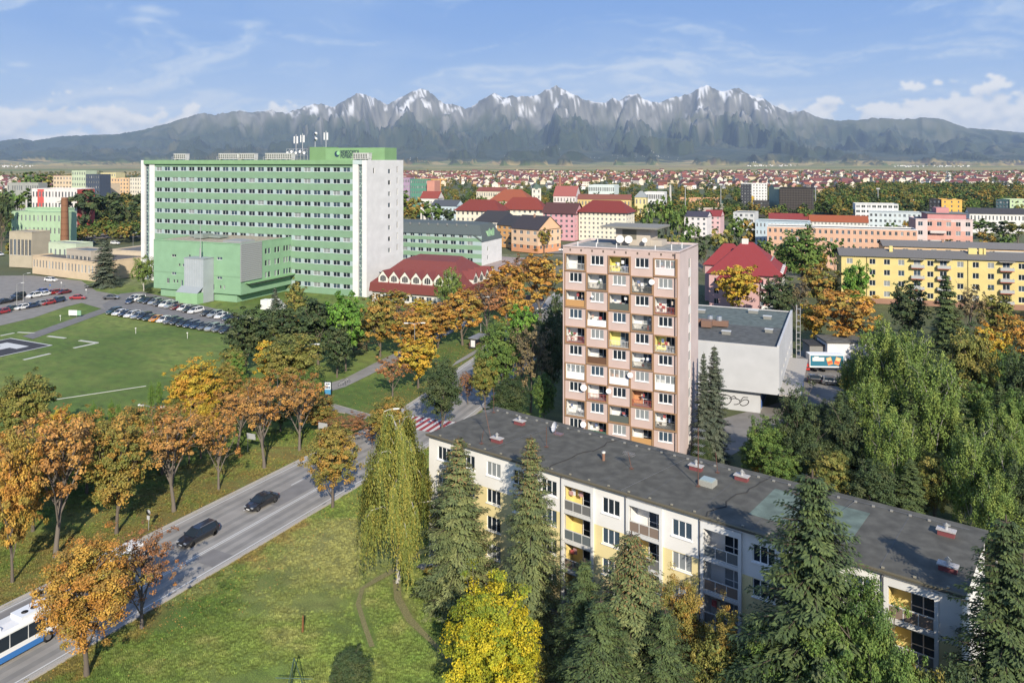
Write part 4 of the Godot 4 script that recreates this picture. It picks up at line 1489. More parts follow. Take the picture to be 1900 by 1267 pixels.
func supermarket() -> void:
	var c := Vector3(48.0, 0, -139.2)
	var a := c + Vector3(-0.918, 0, -0.397) * 32.0
	var l := 32.0
	var d := 37.0
	var h := 12.3
	var turn := yaw(a, c)
	var o := thing("supermarket", "big pale windowless hall with flat dark roof and graffiti at its foot", "supermarket", a, turn)
	var t := Transform3D(Basis(Vector3.UP, turn), a)
	var grey := Color(0.50, 0.51, 0.535)
	var b := mb(grey)
	b.facade(l, h, [], 0, func(_x, _y): return grey, 4.0)
	b.t = face("right", l, d)
	b.facade(d, h, grid(4, 5.2, 6, 6.2, 1, 1, 3.2, 0.8), 0.15, func(_x, _y): return grey, 4.0)
	b.t = face("left", l, d)
	b.facade(d, h, [], 0)
	b.t = face("back", l, d)
	b.facade(l, h, [], 0)
	b.t = Transform3D()
	b.box(Vector3(0, 0, -d + 0.1), Vector3(l - 3.4, 4.0, -1.2))
	b.quad(Vector3(0, 4.0, -d), Vector3(l, 4.0, -d), Vector3(l, 4.0, 0), Vector3(0, 4.0, 0))
	part("wall", b, M.paint, o)
	for r: Rect2 in grid(4, 5.2, 6, 6.2, 1, 1, 3.2, 0.8):
		window(o, face("right", l, d), r, 3, Color(0.5, 0.5, 0.5))
	b = mb(Color(0.115, 0.118, 0.115))
	b.quad(Vector3(0.2, h - 0.1, -0.2), Vector3(l - 0.2, h - 0.1, -0.2), Vector3(l - 0.2, h - 0.1, -19), Vector3(0.2, h - 0.1, -18))
	b.col = Color(0.135, 0.165, 0.155)
	b.quad(Vector3(0.2, h - 0.1, -18), Vector3(l - 0.2, h - 0.1, -19), Vector3(l - 0.2, h - 0.1, -d + 0.2), Vector3(0.2, h - 0.1, -d + 0.2))
	var rf := part("roof", b, M.roof_felt, o)
	b = mb(Color(0.52, 0.52, 0.52))
	b.box(Vector3(0, h, -0.2), Vector3(l, h + 0.3, 0))
	b.box(Vector3(l - 0.4, h - 0.01, -d), Vector3(l, h + 0.5, -0.2))
	b.box(Vector3(0, h, -d), Vector3(l - 0.4, h + 0.2, -d + 0.2))
	part("parapet", b, M.paint, rf)
	b = mb(Color(0.5, 0.47, 0.43))     # canopy along the entrance side
	b.box(Vector3(l + 0.0, 4.0, -d * 0.75), Vector3(l + 3.6, 4.35, 0.4))
	part("canopy", b, M.concrete, o)
	b = mb(Color(0.02, 0.09, 0.32))
	b.box(Vector3(l + 3.58, 3.5, -9.0), Vector3(l + 3.7, 4.3, 0.4))
	b.box(Vector3(l - 3.4, 0.4, -20.0), Vector3(l - 3.3, 3.4, -3.0))
	part("blue_fascia", b, M.gloss, o)
	b = mb(Color(0.03, 0.03, 0.035))     # graffiti: loops of dark spray
	for k in 8:
		var x := 13.6 + k * 1.75
		var rx := rng.randf_range(0.6, 1.25)
		var ry := rng.randf_range(0.55, 1.0)
		var skew := rng.randf_range(-0.4, 0.5)
		var start := rng.randi() % 12
		for s in rng.randi_range(8, 12):
			var u := TAU * (s + start) / 12
			var w := TAU * (s + start + 1) / 12
			b.cyl(Vector3(x + cos(u) * rx + sin(u) * skew, 1.6 + sin(u) * ry, -1.17), Vector3(x + cos(w) * rx + sin(w) * skew, 1.6 + sin(w) * ry, -1.17), 0.07, 4)
		var q := Vector3(x - rx, 1.6 + rng.randf_range(-0.5, 0.5), -1.17)
		for s in 3:
			var w := q + Vector3(rng.randf_range(0.1, 0.8), rng.randf_range(-0.8, 0.8), 0)
			w.y = clampf(w.y, 0.6, 2.6)
			b.cyl(q, w, 0.065, 4)
			q = w
	part("graffiti", b, M.plain_paint, o)
	var n := 0
	for q in [[6.0, -30.0, 0.9], [13.0, -29.0, 1.1], [24.0, -33.0, 1.0], [27.5, -27.5, 0.8], [14.0, -18.5, 0.8], [21.5, -9.0, 0.8], [12.0, -8.5, 0.8], [29.0, -14.0, 0.7]]:
		var v := thing("roof_vent", "low pale roof vent on the flat roof of the pale hall", "roof vent", t * Vector3(q[0], h - 0.1, q[1]), turn, "roof vents on the pale hall")
		b = mb(Color(0.30, 0.30, 0.28))
		b.box(Vector3(-q[2], 0, -0.5), Vector3(q[2], 0.6, 0.5))
		part("body", b, M.concrete, v)
		b = mb(Color(0.45, 0.46, 0.46))
		b.box(Vector3(-q[2] - 0.1, 0.6, -0.6), Vector3(q[2] + 0.1, 0.7, 0.6))
		part("cap", b, M.plain_paint, v)
		n += 1
	var ac := thing("ventilation_plant", "brown duct with blue and white fans in the middle of the pale hall's roof", "ventilation plant", t * Vector3(17.0, h - 0.1, -15.0), turn)
	b = mb(Color(0.20, 0.12, 0.09))
	b.box(Vector3(-4.5, 0.2, -1), Vector3(4.0, 1.3, 0.2))
	b.box(Vector3(-1.0, 0.2, 0.2), Vector3(1.0, 1.5, 2.2))
	part("duct", b, M.paint, ac)
	b = mb(Color(0.45, 0.5, 0.56))
	for x in [-2.6, 0.4, 2.2]:
		b.cyl(Vector3(x, 1.3, -0.4), Vector3(x, 2.1, -0.4), 0.55, 12)
	part("fan", b, M.metal, ac)
	var pipe := thing("roof_duct", "long low reddish duct along the front of the pale hall's roof", "duct", t * Vector3(9.5, h - 0.1, -6.0), turn)
	b = mb(Color(0.27, 0.15, 0.12))
	b.cyl(Vector3(-4, 0.5, 0), Vector3(3.0, 0.5, 0.3), 0.35)
	b.cyl(Vector3(-4, 0.5, 0), Vector3(-4.6, 0.3, 1.5), 0.3)
	part("pipe", b, M.paint, pipe)
	b = mb(Color(0.2, 0.2, 0.2))
	for x in [-3.0, 0.0, 2.5]:
		b.box(Vector3(x - 0.1, 0, -0.3), Vector3(x + 0.1, 0.3, 0.6))
	part("bracket", b, M.metal, pipe)
	var ld := thing("caged_ladder", "tall pale caged ladder at the back corner of the pale hall", "ladder", t * Vector3(l + 0.5, 0, -d + 1.0), turn)
	b = mb(Color(0.58, 0.58, 0.57))
	for x in [0.0, 1.1]:
		b.cyl(Vector3(0.4, 0, x), Vector3(0.4, h + 2.0, x), 0.06, 5)
	part("rail", b, M.metal, ld)
	b = mb(Color(0.58, 0.58, 0.57))
	for k in 24:
		b.cyl(Vector3(0.4, 0.5 + k * 0.55, 0), Vector3(0.4, 0.5 + k * 0.55, 1.1), 0.03, 4)
	part("rung", b, M.metal, ld)
	b = mb(Color(0.58, 0.58, 0.57))
	for k in 9:
		b.cyl(Vector3(0.4, 3 + k * 1.3, 0), Vector3(1.2, 3 + k * 1.3, 0.1), 0.04, 4)
		b.cyl(Vector3(1.2, 3 + k * 1.3, 0.1), Vector3(1.2, 3 + k * 1.3, 1.0), 0.04, 4)
		b.cyl(Vector3(1.2, 3 + k * 1.3, 1.0), Vector3(0.4, 3 + k * 1.3, 1.1), 0.04, 4)
	for x in [0.1, 1.0]:
		b.cyl(Vector3(1.2, 3, x), Vector3(1.2, h + 1.6, x), 0.04, 4)
	part("cage", b, M.metal, ld)

func villa() -> void:
	var a: Vector3 = Vector3(61.9, 0, -243.53)
	var c := a + Vector3(0.93, 0, 0.37) * 21.5
	var l := a.distance_to(c)
	var o := thing("red_roofed_villa", "large pink villa with a bright red hipped roof and white balconies", "villa", a, yaw(a, c))
	var b := mb(Color(0.56, 0.36, 0.36))
	var ops := grid(1.5, 3.3, 6, 1.4, 3.2, 3, 1.6, 1.7)
	b.facade(l, 11.0, ops, 0.16)
	var rt := face("right", l, 22)
	b.t = rt
	b.col = Color(0.66, 0.62, 0.6)
	b.facade(22, 11.0, grid(2.2, 5, 4, 1.5, 3.2, 3, 2.2, 1.7), 0.16)
	b.t = face("left", l, 22)
	b.facade(22, 11.0, [], 0.1)
	part("wall", b, M.paint, o)
	for r: Rect2 in ops:
		window(o, Transform3D(), r, 2, Color(0.72, 0.72, 0.72))
	for r: Rect2 in grid(2.2, 5, 4, 1.5, 3.2, 3, 2.2, 1.7):
		window(o, rt, r, 2, Color(0.72, 0.72, 0.72))
	var red := Color(0.31, 0.04, 0.045)
	b = mb(red)
	b.t = Transform3D()
	pitched(b, l, 22, 11.0, 9.0, 0.9, 10.0)
	var rf := part("roof", b, M.tiles, o)
	b = mb(red)
	b.t = Transform3D(Basis(), Vector3(3.0, 0, 3.0))
	pitched(b, 12.5, 16, 9.4, 6.5, 0.6, 5.5)
	b.t = Transform3D(Basis(), Vector3(-3.0, 0, -12.0))
	pitched(b, 14, 14, 12.0, 6.5, 0.6, 6.0)
	part("lower_roof", b, M.tiles, rf)
	for q in [[Vector3(3.2, 0, 0.1), Vector3(15.2, 9.4, 2.9)], [Vector3(-2.9, 0, -25), Vector3(-0.1, 12.0, -12.2)]]:
		b = mb(Color(0.52, 0.33, 0.33))
		b.box(q[0], q[1])
		part("bay", b, M.paint, o)
	for k in 5:
		b = mb(Color(0.30, 0.34, 0.38))
		b.t = rt * Transform3D(Basis(Vector3(1, 0, 0), -0.73), Vector3(6.0 + k * 2.2, 14.4, -4.0))
		b.box(Vector3(0, -0.1, 0), Vector3(0.9, 0.12, 1.5))
		part("skylight", b, M.gloss, rf)
	for k in 5:
		b = mb(Color(0.72, 0.70, 0.69), rt)
		b.box(Vector3(1.5 + k * 4.1, 10.2, -2.2), Vector3(3.6 + k * 4.1, 12.2, 0.4))
		b.tri(Vector3(1.3 + k * 4.1, 12.2, 0.42), Vector3(3.8 + k * 4.1, 12.2, 0.42), Vector3(2.55 + k * 4.1, 13.6, 0.42))
		part("dormer", b, M.paint, rf)
	for k in 3:
		balcony(o, Transform3D(), 15.8, 1.0 + 3.2 * k, 5.0, 1.6, Color(0.72, 0.72, 0.71), Color(0.6, 0.6, 0.6))
	b = mb(Color(0.66, 0.64, 0.6))
	b.box(Vector3(9.0, 18.2, -11.6), Vector3(11.0, 21.0, -10.2))
	part("chimney", b, M.paint, rf)

func yellow_blocks() -> void:
	var a: Vector3 = Vector3(107.86, 0, -253.79)
	var c := a + Vector3(0.96, 0, 0.281) * 66.0
	var l := 66.0
	var o := block("yellow_block", "bright yellow four storey block with grey balconies and low grey roof", "apartment block", a, c, {"h": 15.2, "d": 13.0, "wall": Color(0.72, 0.58, 0.16), "roof": Color(0.20, 0.19, 0.18), "rise": 1.9, "over": 0.7, "front": []})
	o.get_node("wall").free()
	var b := mb(Color(0.63, 0.52, 0.22))
	var ops := []
	var doors := []
	var cols := [2.5, 9.3, 13.6, 17.8, 22.4, 26.2, 29.9, 34.7, 39.0, 43.2, 47.4, 51.6, 55.8, 60.0, 63.6]
	var loggia := [4, 6, 10, 12]
	for r in 4:
		for k in cols.size():
			if k in loggia:
				doors.append(Rect2(cols[k] - 1.0, 1.75 + 3.45 * r, 2.0, 2.45))
				ops.append(doors[-1])
			else:
				ops.append(Rect2(cols[k] - 0.9, 2.3 + 3.45 * r, 1.8, 1.75))
	b.facade(l, 15.2, ops, 0.16, func(_x, y): return Color(0.30, 0.17, 0.12) if y < 1.0 else Color(0.63, 0.52, 0.22))
	for s in ["left", "right"]:
		b.t = face(s, l, 13)
		b.facade(13, 15.2, [], 0.1)
	b.t = Transform3D()
	gable_wall(b, l, 13, 15.2, 1.9)
	part("wall", b, M.paint, o)
	for r: Rect2 in ops:
		window(o, Transform3D(), r, 2, Color(0.7, 0.7, 0.7), 0.16, false, r in doors)
	var n := 0
	for r: Rect2 in doors:
		balcony(o, Transform3D(), r.position.x - 0.9, r.position.y - 0.05, 3.8, 1.3, [Color(0.36, 0.37, 0.37), Color(0.36, 0.37, 0.37), Color(0.34, 0.03, 0.07), Color(0.55, 0.24, 0.26), Color(0.40, 0.40, 0.40)][n % 5 if n in [5, 6, 9] else 0], Color(0.40, 0.10, 0.07))
		n += 1
	for x in [cols[4], cols[6], cols[10], cols[12]]:
		b = mb(Color(0.42, 0.40, 0.37))
		b.box(Vector3(x - 2.2, 14.75, 0.0), Vector3(x + 2.2, 14.9, 1.6))
		part("balcony_roof", b, M.concrete, o)
	for x in [7.6, 36.8]:
		b = mb(Color(0.12, 0.10, 0.05))
		b.cyl(Vector3(x, 0.3, 0.1), Vector3(x, 15.0, 0.1), 0.1)
		part("drainpipe", b, M.plain_paint, o)
	for q in [[15.0, 1.0], [38.0, 2.4], [41.0, 1.0], [42.3, 0.6]]:
		b = mb(Color(0.66, 0.56, 0.22))
		b.box(Vector3(q[0], 16.2, -5.0), Vector3(q[0] + q[1], 18.3, -4.0))
		part("chimney", b, M.paint, o)
	# the peach block behind it
	a = Vector3(147.05, 0, -306)
	c = a + Vector3(0.96, 0, 0.281) * 75.0
	var p := block("peach_block", "peach coloured block with low grey roof just behind the bright yellow block", "apartment block", a, c, {"h": 12.6, "d": 13.0, "wall": Color(0.66, 0.48, 0.30), "roof": Color(0.23, 0.215, 0.20), "rise": 1.9, "over": 0.7, "front": [[15, 3, 0.4]], "chimneys": 2})
	for k in 3:
		for x in [38.0, 55.0]:
			balcony(p, Transform3D(), x, 4.1 + 3.4 * k, 9.5, 1.2, Color(0.40, 0.42, 0.42), Color(0.5, 0.42, 0.3))

func buildings() -> void:
	rng.seed = 77
	mat("gloss", Color.WHITE, 0.12, null, 1.0, true)
	mat("sign_dark", Color(0.015, 0.03, 0.06), 0.5)
	front_block()
	pink_tower()
	hospital()
	dormer_hall()
	supermarket()
	villa()
	yellow_blocks()
	var B := func(called, label, px0, d0, px1, d1, top, o, cat = "building"):
		var a := Vector3((px0 - 950.0) * d0 / 1440.0, 0, -d0)
		var c := Vector3((px1 - 950.0) * d1 / 1440.0, 0, -d1)
		o.h = 46.0 - (top - 299.0) * (d0 + d1) / 2880.0
		return block(called, label, cat, a, c, o)
	var white := Color(0.70, 0.67, 0.62)
	# centre, behind the hospital annexe
	B.call("peach_house", "peach gabled house with a dark roof and orange ground floor", 949, 398, 999, 386, 425, {"d": 18.0, "wall": Color(0.70, 0.45, 0.28), "roof": Color(0.055, 0.05, 0.055), "rise": 6.5, "front": [[4, 3, 0.45]], "right": [[4, 3, 0.35]], "chimneys": 1, "paint": func(_x, y): return Color(0.62, 0.30, 0.16) if y < 3.4 else Color(0.72, 0.50, 0.34)}, "house")
	B.call("orange_house", "orange house with a black roof left of the peach gabled house", 922, 418, 950, 410, 418, {"d": 16.0, "wall": Color(0.66, 0.36, 0.14), "roof": Color(0.05, 0.05, 0.055), "rise": 5.0, "front": [[3, 4, 0.5]]}, "house")
	B.call("dark_roofed_house", "white house with a black hipped roof behind the orange house", 880, 440, 945, 432, 412, {"d": 16.0, "wall": white, "roof": Color(0.05, 0.05, 0.055), "rise": 6.0, "hip": 5.0, "front": [[6, 3, 0.4]]}, "house")
	B.call("white_apartment_house", "cream apartment house with a red brown hipped roof left of the orange house", 846, 478, 925, 468, 391, {"d": 16.0, "wall": Color(0.72, 0.66, 0.54), "roof": Color(0.24, 0.045, 0.035), "rise": 6.5, "hip": 7.0, "over": 1.2, "front": [[9, 4, 0.4]]}, "apartment house")
	B.call("white_apartment_house", "cream apartment house with a red brown roof and dark balconies behind the pink house", 930, 492, 1008, 486, 389, {"d": 16.0, "wall": Color(0.70, 0.66, 0.56), "roof": Color(0.26, 0.05, 0.035), "rise": 7.5, "hip": 7.0, "over": 1.2, "front": [[8, 5, 0.42]]}, "apartment house")
	B.call("pink_house", "pink stepped apartment house with brown gabled roofs and balconies", 1008, 455, 1066, 447, 396, {"d": 15.0, "wall": Color(0.60, 0.33, 0.37), "roof": Color(0.12, 0.05, 0.045), "rise": 6.0, "over": 1.0, "front": [[6, 5, 0.42]], "right": [[3, 5, 0.3]]}, "apartment house")
	B.call("white_apartment_house", "tall cream apartment house with a red brown roof behind the pink tower", 1074, 452, 1162, 440, 394, {"d": 17.0, "wall": Color(0.74, 0.69, 0.57), "roof": Color(0.25, 0.04, 0.035), "rise": 6.6, "hip": 7.0, "over": 1.3, "front": [[11, 6, 0.42]], "right": [[3, 6, 0.4]], "leaves": 3}, "apartment house")
	B.call("school_building", "cream building with a wide orange hipped roof beside the town tower", 905, 660, 985, 650, 374, {"d": 24.0, "wall": Color(0.66, 0.58, 0.44), "roof": Color(0.36, 0.10, 0.05), "rise": 10.0, "hip": 12.0, "front": [[12, 3, 0.4]], "join": true})
	var tw: Node3D = B.call("town_tower", "square white tower with a green dome", 987, 690, 1004, 690, 350, {"d": 8.2, "wall": Color(0.66, 0.62, 0.55), "roof": Color(0.2, 0.25, 0.22), "front": [[2, 4, 0.3]], "join": true}, "tower")
	var b := mb(Color(0.13, 0.20, 0.17))
	b.tube([Vector3(4.1, 21, -4.1), Vector3(4.1, 23.4, -4.1), Vector3(4.1, 25.0, -4.1), Vector3(4.1, 25.8, -4.1), Vector3(4.1, 28.5, -4.1)], [4.6, 4.2, 2.6, 0.8, 0.1], 10)
	part("dome", b, M.tiles, tw)
	B.call("gabled_hall", "white stepped gable house with pink red roof right of the town tower", 1027, 700, 1068, 694, 364, {"d": 22.0, "wall": Color(0.72, 0.64, 0.62), "roof": Color(0.42, 0.13, 0.11), "rise": 9.0, "front": [[7, 2, 0.4]], "join": true})
	B.call("yellow_row", "long low yellow ochre building right of the stepped gable house", 1072, 640, 1170, 630, 370, {"d": 14.0, "wall": Color(0.60, 0.46, 0.20), "roof": Color(0.28, 0.10, 0.07), "rise": 4.0, "front": [[16, 2, 0.4]], "join": true})
	B.call("scaffolded_building", "unfinished building wrapped in green scaffold net beside a crane", 761, 640, 793, 634, 333, {"d": 18.0, "wall": Color(0.10, 0.26, 0.19), "roof": Color(0.3, 0.3, 0.3), "front": [[8, 7, 0.5]], "right": [[3, 5, 0.05]], "join": true})
	B.call("violet_block", "violet grey flats left of the green scaffolded building", 737, 690, 760, 688, 331, {"d": 14.0, "wall": Color(0.34, 0.25, 0.36), "roof": Color(0.3, 0.3, 0.3), "front": [[5, 6, 0.5]], "join": true}, "apartment block")
	B.call("salmon_wall_building", "salmon blank walled building right of the scaffold net", 792, 628, 806, 626, 336, {"d": 12.0, "wall": Color(0.55, 0.26, 0.20), "roof": Color(0.3, 0.3, 0.3), "join": true})
	B.call("red_roof_house", "white house with an orange red roof below the scaffolded building", 780, 560, 812, 556, 368, {"d": 12.0, "wall": white, "roof": Color(0.32, 0.07, 0.05), "rise": 5.0, "front": [[4, 2, 0.4]], "join": true}, "house")
	B.call("turquoise_house", "long white house with a turquoise gabled end", 800, 540, 846, 532, 382, {"d": 12.0, "wall": Color(0.50, 0.60, 0.66), "roof": Color(0.10, 0.11, 0.13), "rise": 4.0, "front": [[7, 2, 0.5]], "join": true}, "house")
	B.call("pale_hall", "long pale hall with a low red roof in front of the housing belt", 884, 800, 936, 790, 355, {"d": 20.0, "wall": Color(0.62, 0.58, 0.46), "roof": Color(0.28, 0.09, 0.06), "rise": 4.0, "front": [[12, 2, 0.4]], "join": true})
	B.call("glass_sheds", "long white glazed shed in front of the housing belt", 1092, 860, 1140, 850, 344, {"d": 24.0, "wall": Color(0.62, 0.70, 0.68), "roof": Color(0.6, 0.6, 0.6), "front": [[14, 2, 0.6]], "join": true})
	B.call("white_offices", "white long offices with a dark window band left of the poplars", 1196, 700, 1233, 694, 357, {"d": 16.0, "wall": Color(0.70, 0.70, 0.70), "roof": Color(0.3, 0.3, 0.3), "front": [[9, 2, 0.7]], "join": true})
	B.call("yellow_tower_house", "small pale yellow building with a pointed roof left of the poplars", 1178, 640, 1199, 637, 366, {"d": 10.0, "wall": Color(0.66, 0.58, 0.30), "roof": Color(0.34, 0.37, 0.38), "rise": 5.0, "hip": 4.0, "front": [[3, 2, 0.4]], "join": true})
	B.call("orange_row", "long orange and cream terrace with many windows", 1262, 790, 1336, 780, 368, {"d": 14.0, "wall": Color(0.64, 0.36, 0.20), "roof": Color(0.45, 0.22, 0.14), "front": [[18, 3, 0.5]], "join": true}, "terrace")
	B.call("green_roof_hall", "low hall with a dark green roof right of the orange terrace", 1336, 740, 1362, 736, 377, {"d": 14.0, "wall": Color(0.4, 0.42, 0.36), "roof": Color(0.04, 0.11, 0.085), "rise": 3.0, "front": [[6, 1, 0.5]], "join": true})
	B.call("pale_flats", "pale cream flats with an orange strip below the orange terrace", 1282, 620, 1340, 612, 388, {"d": 14.0, "wall": Color(0.60, 0.50, 0.42), "roof": Color(0.4, 0.38, 0.36), "front": [[8, 4, 0.45]], "join": true}, "apartment block")
	B.call("white_house", "white house with two dark roof bays behind the villa", 1270, 470, 1312, 464, 402, {"d": 14.0, "wall": Color(0.70, 0.66, 0.67), "roof": Color(0.07, 0.06, 0.09), "rise": 3.0, "front": [[4, 4, 0.4]]}, "house")
	B.call("pink_house", "pink house with a red roof right of the house with dark roof bays", 1308, 482, 1337, 478, 401, {"d": 14.0, "wall": Color(0.62, 0.42, 0.44), "roof": Color(0.32, 0.05, 0.05), "rise": 3.5, "front": [[3, 4, 0.4]]}, "house")
	B.call("white_workshop", "pale grey flat workshop with a white roof box", 1361, 520, 1400, 514, 395, {"d": 18.0, "wall": Color(0.56, 0.57, 0.58), "roof": Color(0.12, 0.13, 0.14), "front": [[4, 3, 0.5]]})
	# right: offices, flats
	B.call("white_highrise", "white high rise with a dark left part and yellow panel", 1375, 730, 1424, 722, 341, {"d": 16.0, "wall": Color(0.70, 0.70, 0.70), "roof": Color(0.4, 0.4, 0.4), "front": [[9, 9, 0.45]], "join": true, "paint": func(x, y): return Color(0.55, 0.36, 0.05) if absf(x - 11.5) < 1.6 and y < 14 else (Color(0.045, 0.05, 0.06) if x < 10 else Color(0.72, 0.71, 0.70))}, "high rise")
	var gg: Node3D = B.call("grey_green_tower", "grey green windowless stair tower with a sloped top", 1427, 655, 1446, 640, 351, {"d": 12.0, "wall": Color(0.27, 0.34, 0.28), "roof": Color(0.2, 0.05, 0.05), "lip": Color(0.27, 0.34, 0.28)}, "tower")
	b = mb(Color(0.27, 0.34, 0.28))
	b.prism(PackedVector2Array([Vector2(0.2, 0), Vector2(8.0, 0), Vector2(8.0, -11.8), Vector2(0.2, -11.8)]), 22.8, 24.0)
	b.tri(Vector3(0, 24, 0), Vector3(8.4, 24, 0), Vector3(5.0, 27.0, 0))
	part("sloped_top", b, M.paint, gg)
	var bg: Node3D = B.call("black_glass_office", "black glass office block with a fine pale grid", 1447, 632, 1508, 622, 349, {"d": 22.0, "wall": Color(0.035, 0.03, 0.03), "roof": Color(0.05, 0.05, 0.05), "lip": Color(0.03, 0.03, 0.03)}, "office block")
	for k in 22:
		b = mb(Color(0.16, 0.14, 0.125))
		b.box(Vector3(0.4 + k * 1.22, 0, 0.01), Vector3(0.52 + k * 1.22, 23.5, 0.12))
		part("mullion", b, M.plain_paint, bg)
	for k in 12:
		b = mb(Color(0.15, 0.13, 0.115))
		b.box(Vector3(0, 1.5 + k * 1.95, 0.01), Vector3(26.8, 1.64 + k * 1.95, 0.1))
		part("transom", b, M.plain_paint, bg)
	B.call("dark_glass_annexe", "low dark glass annexe left of the grey green tower", 1397, 640, 1428, 636, 374, {"d": 16.0, "wall": Color(0.05, 0.045, 0.045), "roof": Color(0.08, 0.08, 0.08), "front": [[12, 4, 0.8]], "frame": Color(0.2, 0.2, 0.2), "join": true}, "office block")
	B.call("red_roof_row", "row of red roofs with small white dormers below the black glass office", 1428, 560, 1500, 552, 407, {"d": 14.0, "wall": Color(0.5, 0.3, 0.25), "roof": Color(0.30, 0.05, 0.045), "rise": 4.0, "front": [[12, 2, 0.4]], "join": true}, "terrace")
	B.call("orange_roof_row", "long white building with orange roof slopes", 1503, 520, 1612, 508, 412, {"d": 16.0, "wall": Color(0.6, 0.6, 0.58), "roof": Color(0.42, 0.11, 0.04), "rise": 4.0, "front": [[16, 2, 0.4]], "join": true}, "terrace")
	B.call("pale_blue_block", "pale blue flats behind the long salmon block", 1402, 360, 1500, 350, 412, {"d": 12.0, "wall": Color(0.46, 0.56, 0.62), "roof": Color(0.12, 0.13, 0.14), "front": [[14, 5, 0.4]], "left": [[2, 5, 0.3]]}, "apartment block")
	B.call("salmon_block", "long salmon block with a white roof edge", 1424, 337, 1703, 318, 424, {"d": 12.0, "wall": Color(0.60, 0.38, 0.27), "roof": Color(0.10, 0.105, 0.11), "lip": Color(0.70, 0.70, 0.69), "front": [[26, 5, 0.45]]}, "apartment block")
	var st: Node3D = B.call("stepped_block", "grey and salmon stepped block with a pink roof storey", 1700, 338, 1806, 332, 408, {"d": 14.0, "wall": Color(0.60, 0.50, 0.48), "roof": Color(0.2, 0.2, 0.2), "front": [[6, 5, 0.5]], "paint": func(x, y): return Color(0.58, 0.32, 0.26) if x > 4 + (y - 10) * 0.1 and x < 21 - (y - 14) * 1.1 else Color(0.60, 0.50, 0.48)}, "apartment block")
	b = mb(Color(0.52, 0.24, 0.24))
	b.box(Vector3(5.0, 20.3, -13), Vector3(20.0, 23.2, -1.5))
	b.box(Vector3(9.0, 23.2, -11), Vector3(14.0, 25.6, -4))
	part("roof_storey", b, M.paint, st)
	b = mb(Color(0.16, 0.17, 0.18))
	b.box(Vector3(4.2, 23.2, -13.5), Vector3(20.8, 23.45, -1.0))
	part("roof_slab", b, M.paint, st)
	for k in 4:
		balcony(st, Transform3D(), 5.5, 3.0 + 4.0 * k, 6.0, 1.4, Color(0.5, 0.47, 0.45), Color(0.5, 0.4, 0.38))
	B.call("white_block", "white and pale blue flats with stepped roof right of the gallery house", 1613, 440, 1720, 428, 395, {"d": 14.0, "wall": Color(0.56, 0.62, 0.65), "roof": Color(0.16, 0.18, 0.2), "front": [[12, 5, 0.5]]}, "apartment block")
	B.call("gallery_house", "white house with open galleries behind the pale blue flats", 1588, 560, 1668, 552, 379, {"d": 14.0, "wall": Color(0.66, 0.67, 0.67), "roof": Color(0.45, 0.45, 0.45), "front": [[8, 4, 0.7]], "join": true}, "apartment block")
	B.call("orange_block", "orange block with a black left face and few windows", 1748, 540, 1786, 536, 371, {"d": 15.0, "wall": Color(0.70, 0.42, 0.10), "roof": Color(0.3, 0.3, 0.3), "front": [[3, 6, 0.22]], "left": [[5, 6, 0.7]]}, "apartment block")
	B.call("black_block", "black flats joined to the left of the orange block", 1725, 548, 1747, 541, 370, {"d": 15.0, "wall": Color(0.06, 0.055, 0.06), "roof": Color(0.3, 0.3, 0.3), "front": [[3, 6, 0.5]]}, "apartment block")
	B.call("pale_green_block", "pale green flats at the right edge below the far trees", 1875, 560, 1925, 556, 371, {"d": 15.0, "wall": Color(0.46, 0.58, 0.36), "roof": Color(0.3, 0.3, 0.3), "front": [[5, 6, 0.3]]}, "apartment block")
	B.call("teal_block", "dark teal glazed flats left of the pale green flats at the right edge", 1849, 566, 1874, 561, 372, {"d": 15.0, "wall": Color(0.05, 0.10, 0.12), "roof": Color(0.3, 0.3, 0.3), "front": [[4, 6, 0.6]]}, "apartment block")
	B.call("white_row", "long white row house with pointed gables and a dark roof at the right edge", 1800, 500, 1910, 490, 397, {"d": 12.0, "wall": Color(0.68, 0.67, 0.65), "roof": Color(0.06, 0.06, 0.07), "rise": 3.5, "front": [[16, 2, 0.4]]}, "terrace")
	# left of the hospital
	B.call("school_building", "white school with a red panel seen above the trees left of the hospital", 58, 480, 142, 474, 351, {"d": 15.0, "wall": Color(0.68, 0.64, 0.62), "roof": Color(0.45, 0.42, 0.4), "front": [[14, 4, 0.5]], "paint": func(x, _y): return Color(0.55, 0.10, 0.09) if x > 4 and x < 9 else Color(0.68, 0.64, 0.62)}, "school")
	B.call("grey_school", "grey flat roofed building with a window band at the far left", 12, 560, 70, 554, 340, {"d": 8.0, "wall": Color(0.32, 0.33, 0.31), "roof": Color(0.12, 0.13, 0.13), "front": [[14, 4, 0.5]]}, "school")
	B.call("boiler_house", "pale green boiler house with dark glazing left of the brick chimney", 20, 400, 112, 392, 394, {"d": 10.0, "wall": Color(0.36, 0.50, 0.33), "roof": Color(0.22, 0.36, 0.22), "front": [[12, 3, 0.35]]})
	B.call("boiler_hall", "upper pale green hall with a flat green roof behind the boiler house", 46, 430, 116, 424, 387, {"d": 8.0, "wall": Color(0.34, 0.50, 0.32), "roof": Color(0.25, 0.40, 0.25), "front": [[8, 2, 0.3]]})
	B.call("beige_workshop", "beige concrete workshop with a dark window band at the left", 16, 338, 58, 334, 431, {"d": 9.0, "wall": Color(0.42, 0.37, 0.28), "roof": Color(0.28, 0.26, 0.23), "front": [[6, 1, 0.7]], "right": []})
	B.call("green_garages", "row of small pale green garages in the grass", 89, 326, 140, 320, 452, {"d": 8.0, "wall": Color(0.48, 0.56, 0.42), "roof": Color(0.30, 0.31, 0.28), "front": [[6, 1, 0.4]]}, "garage")
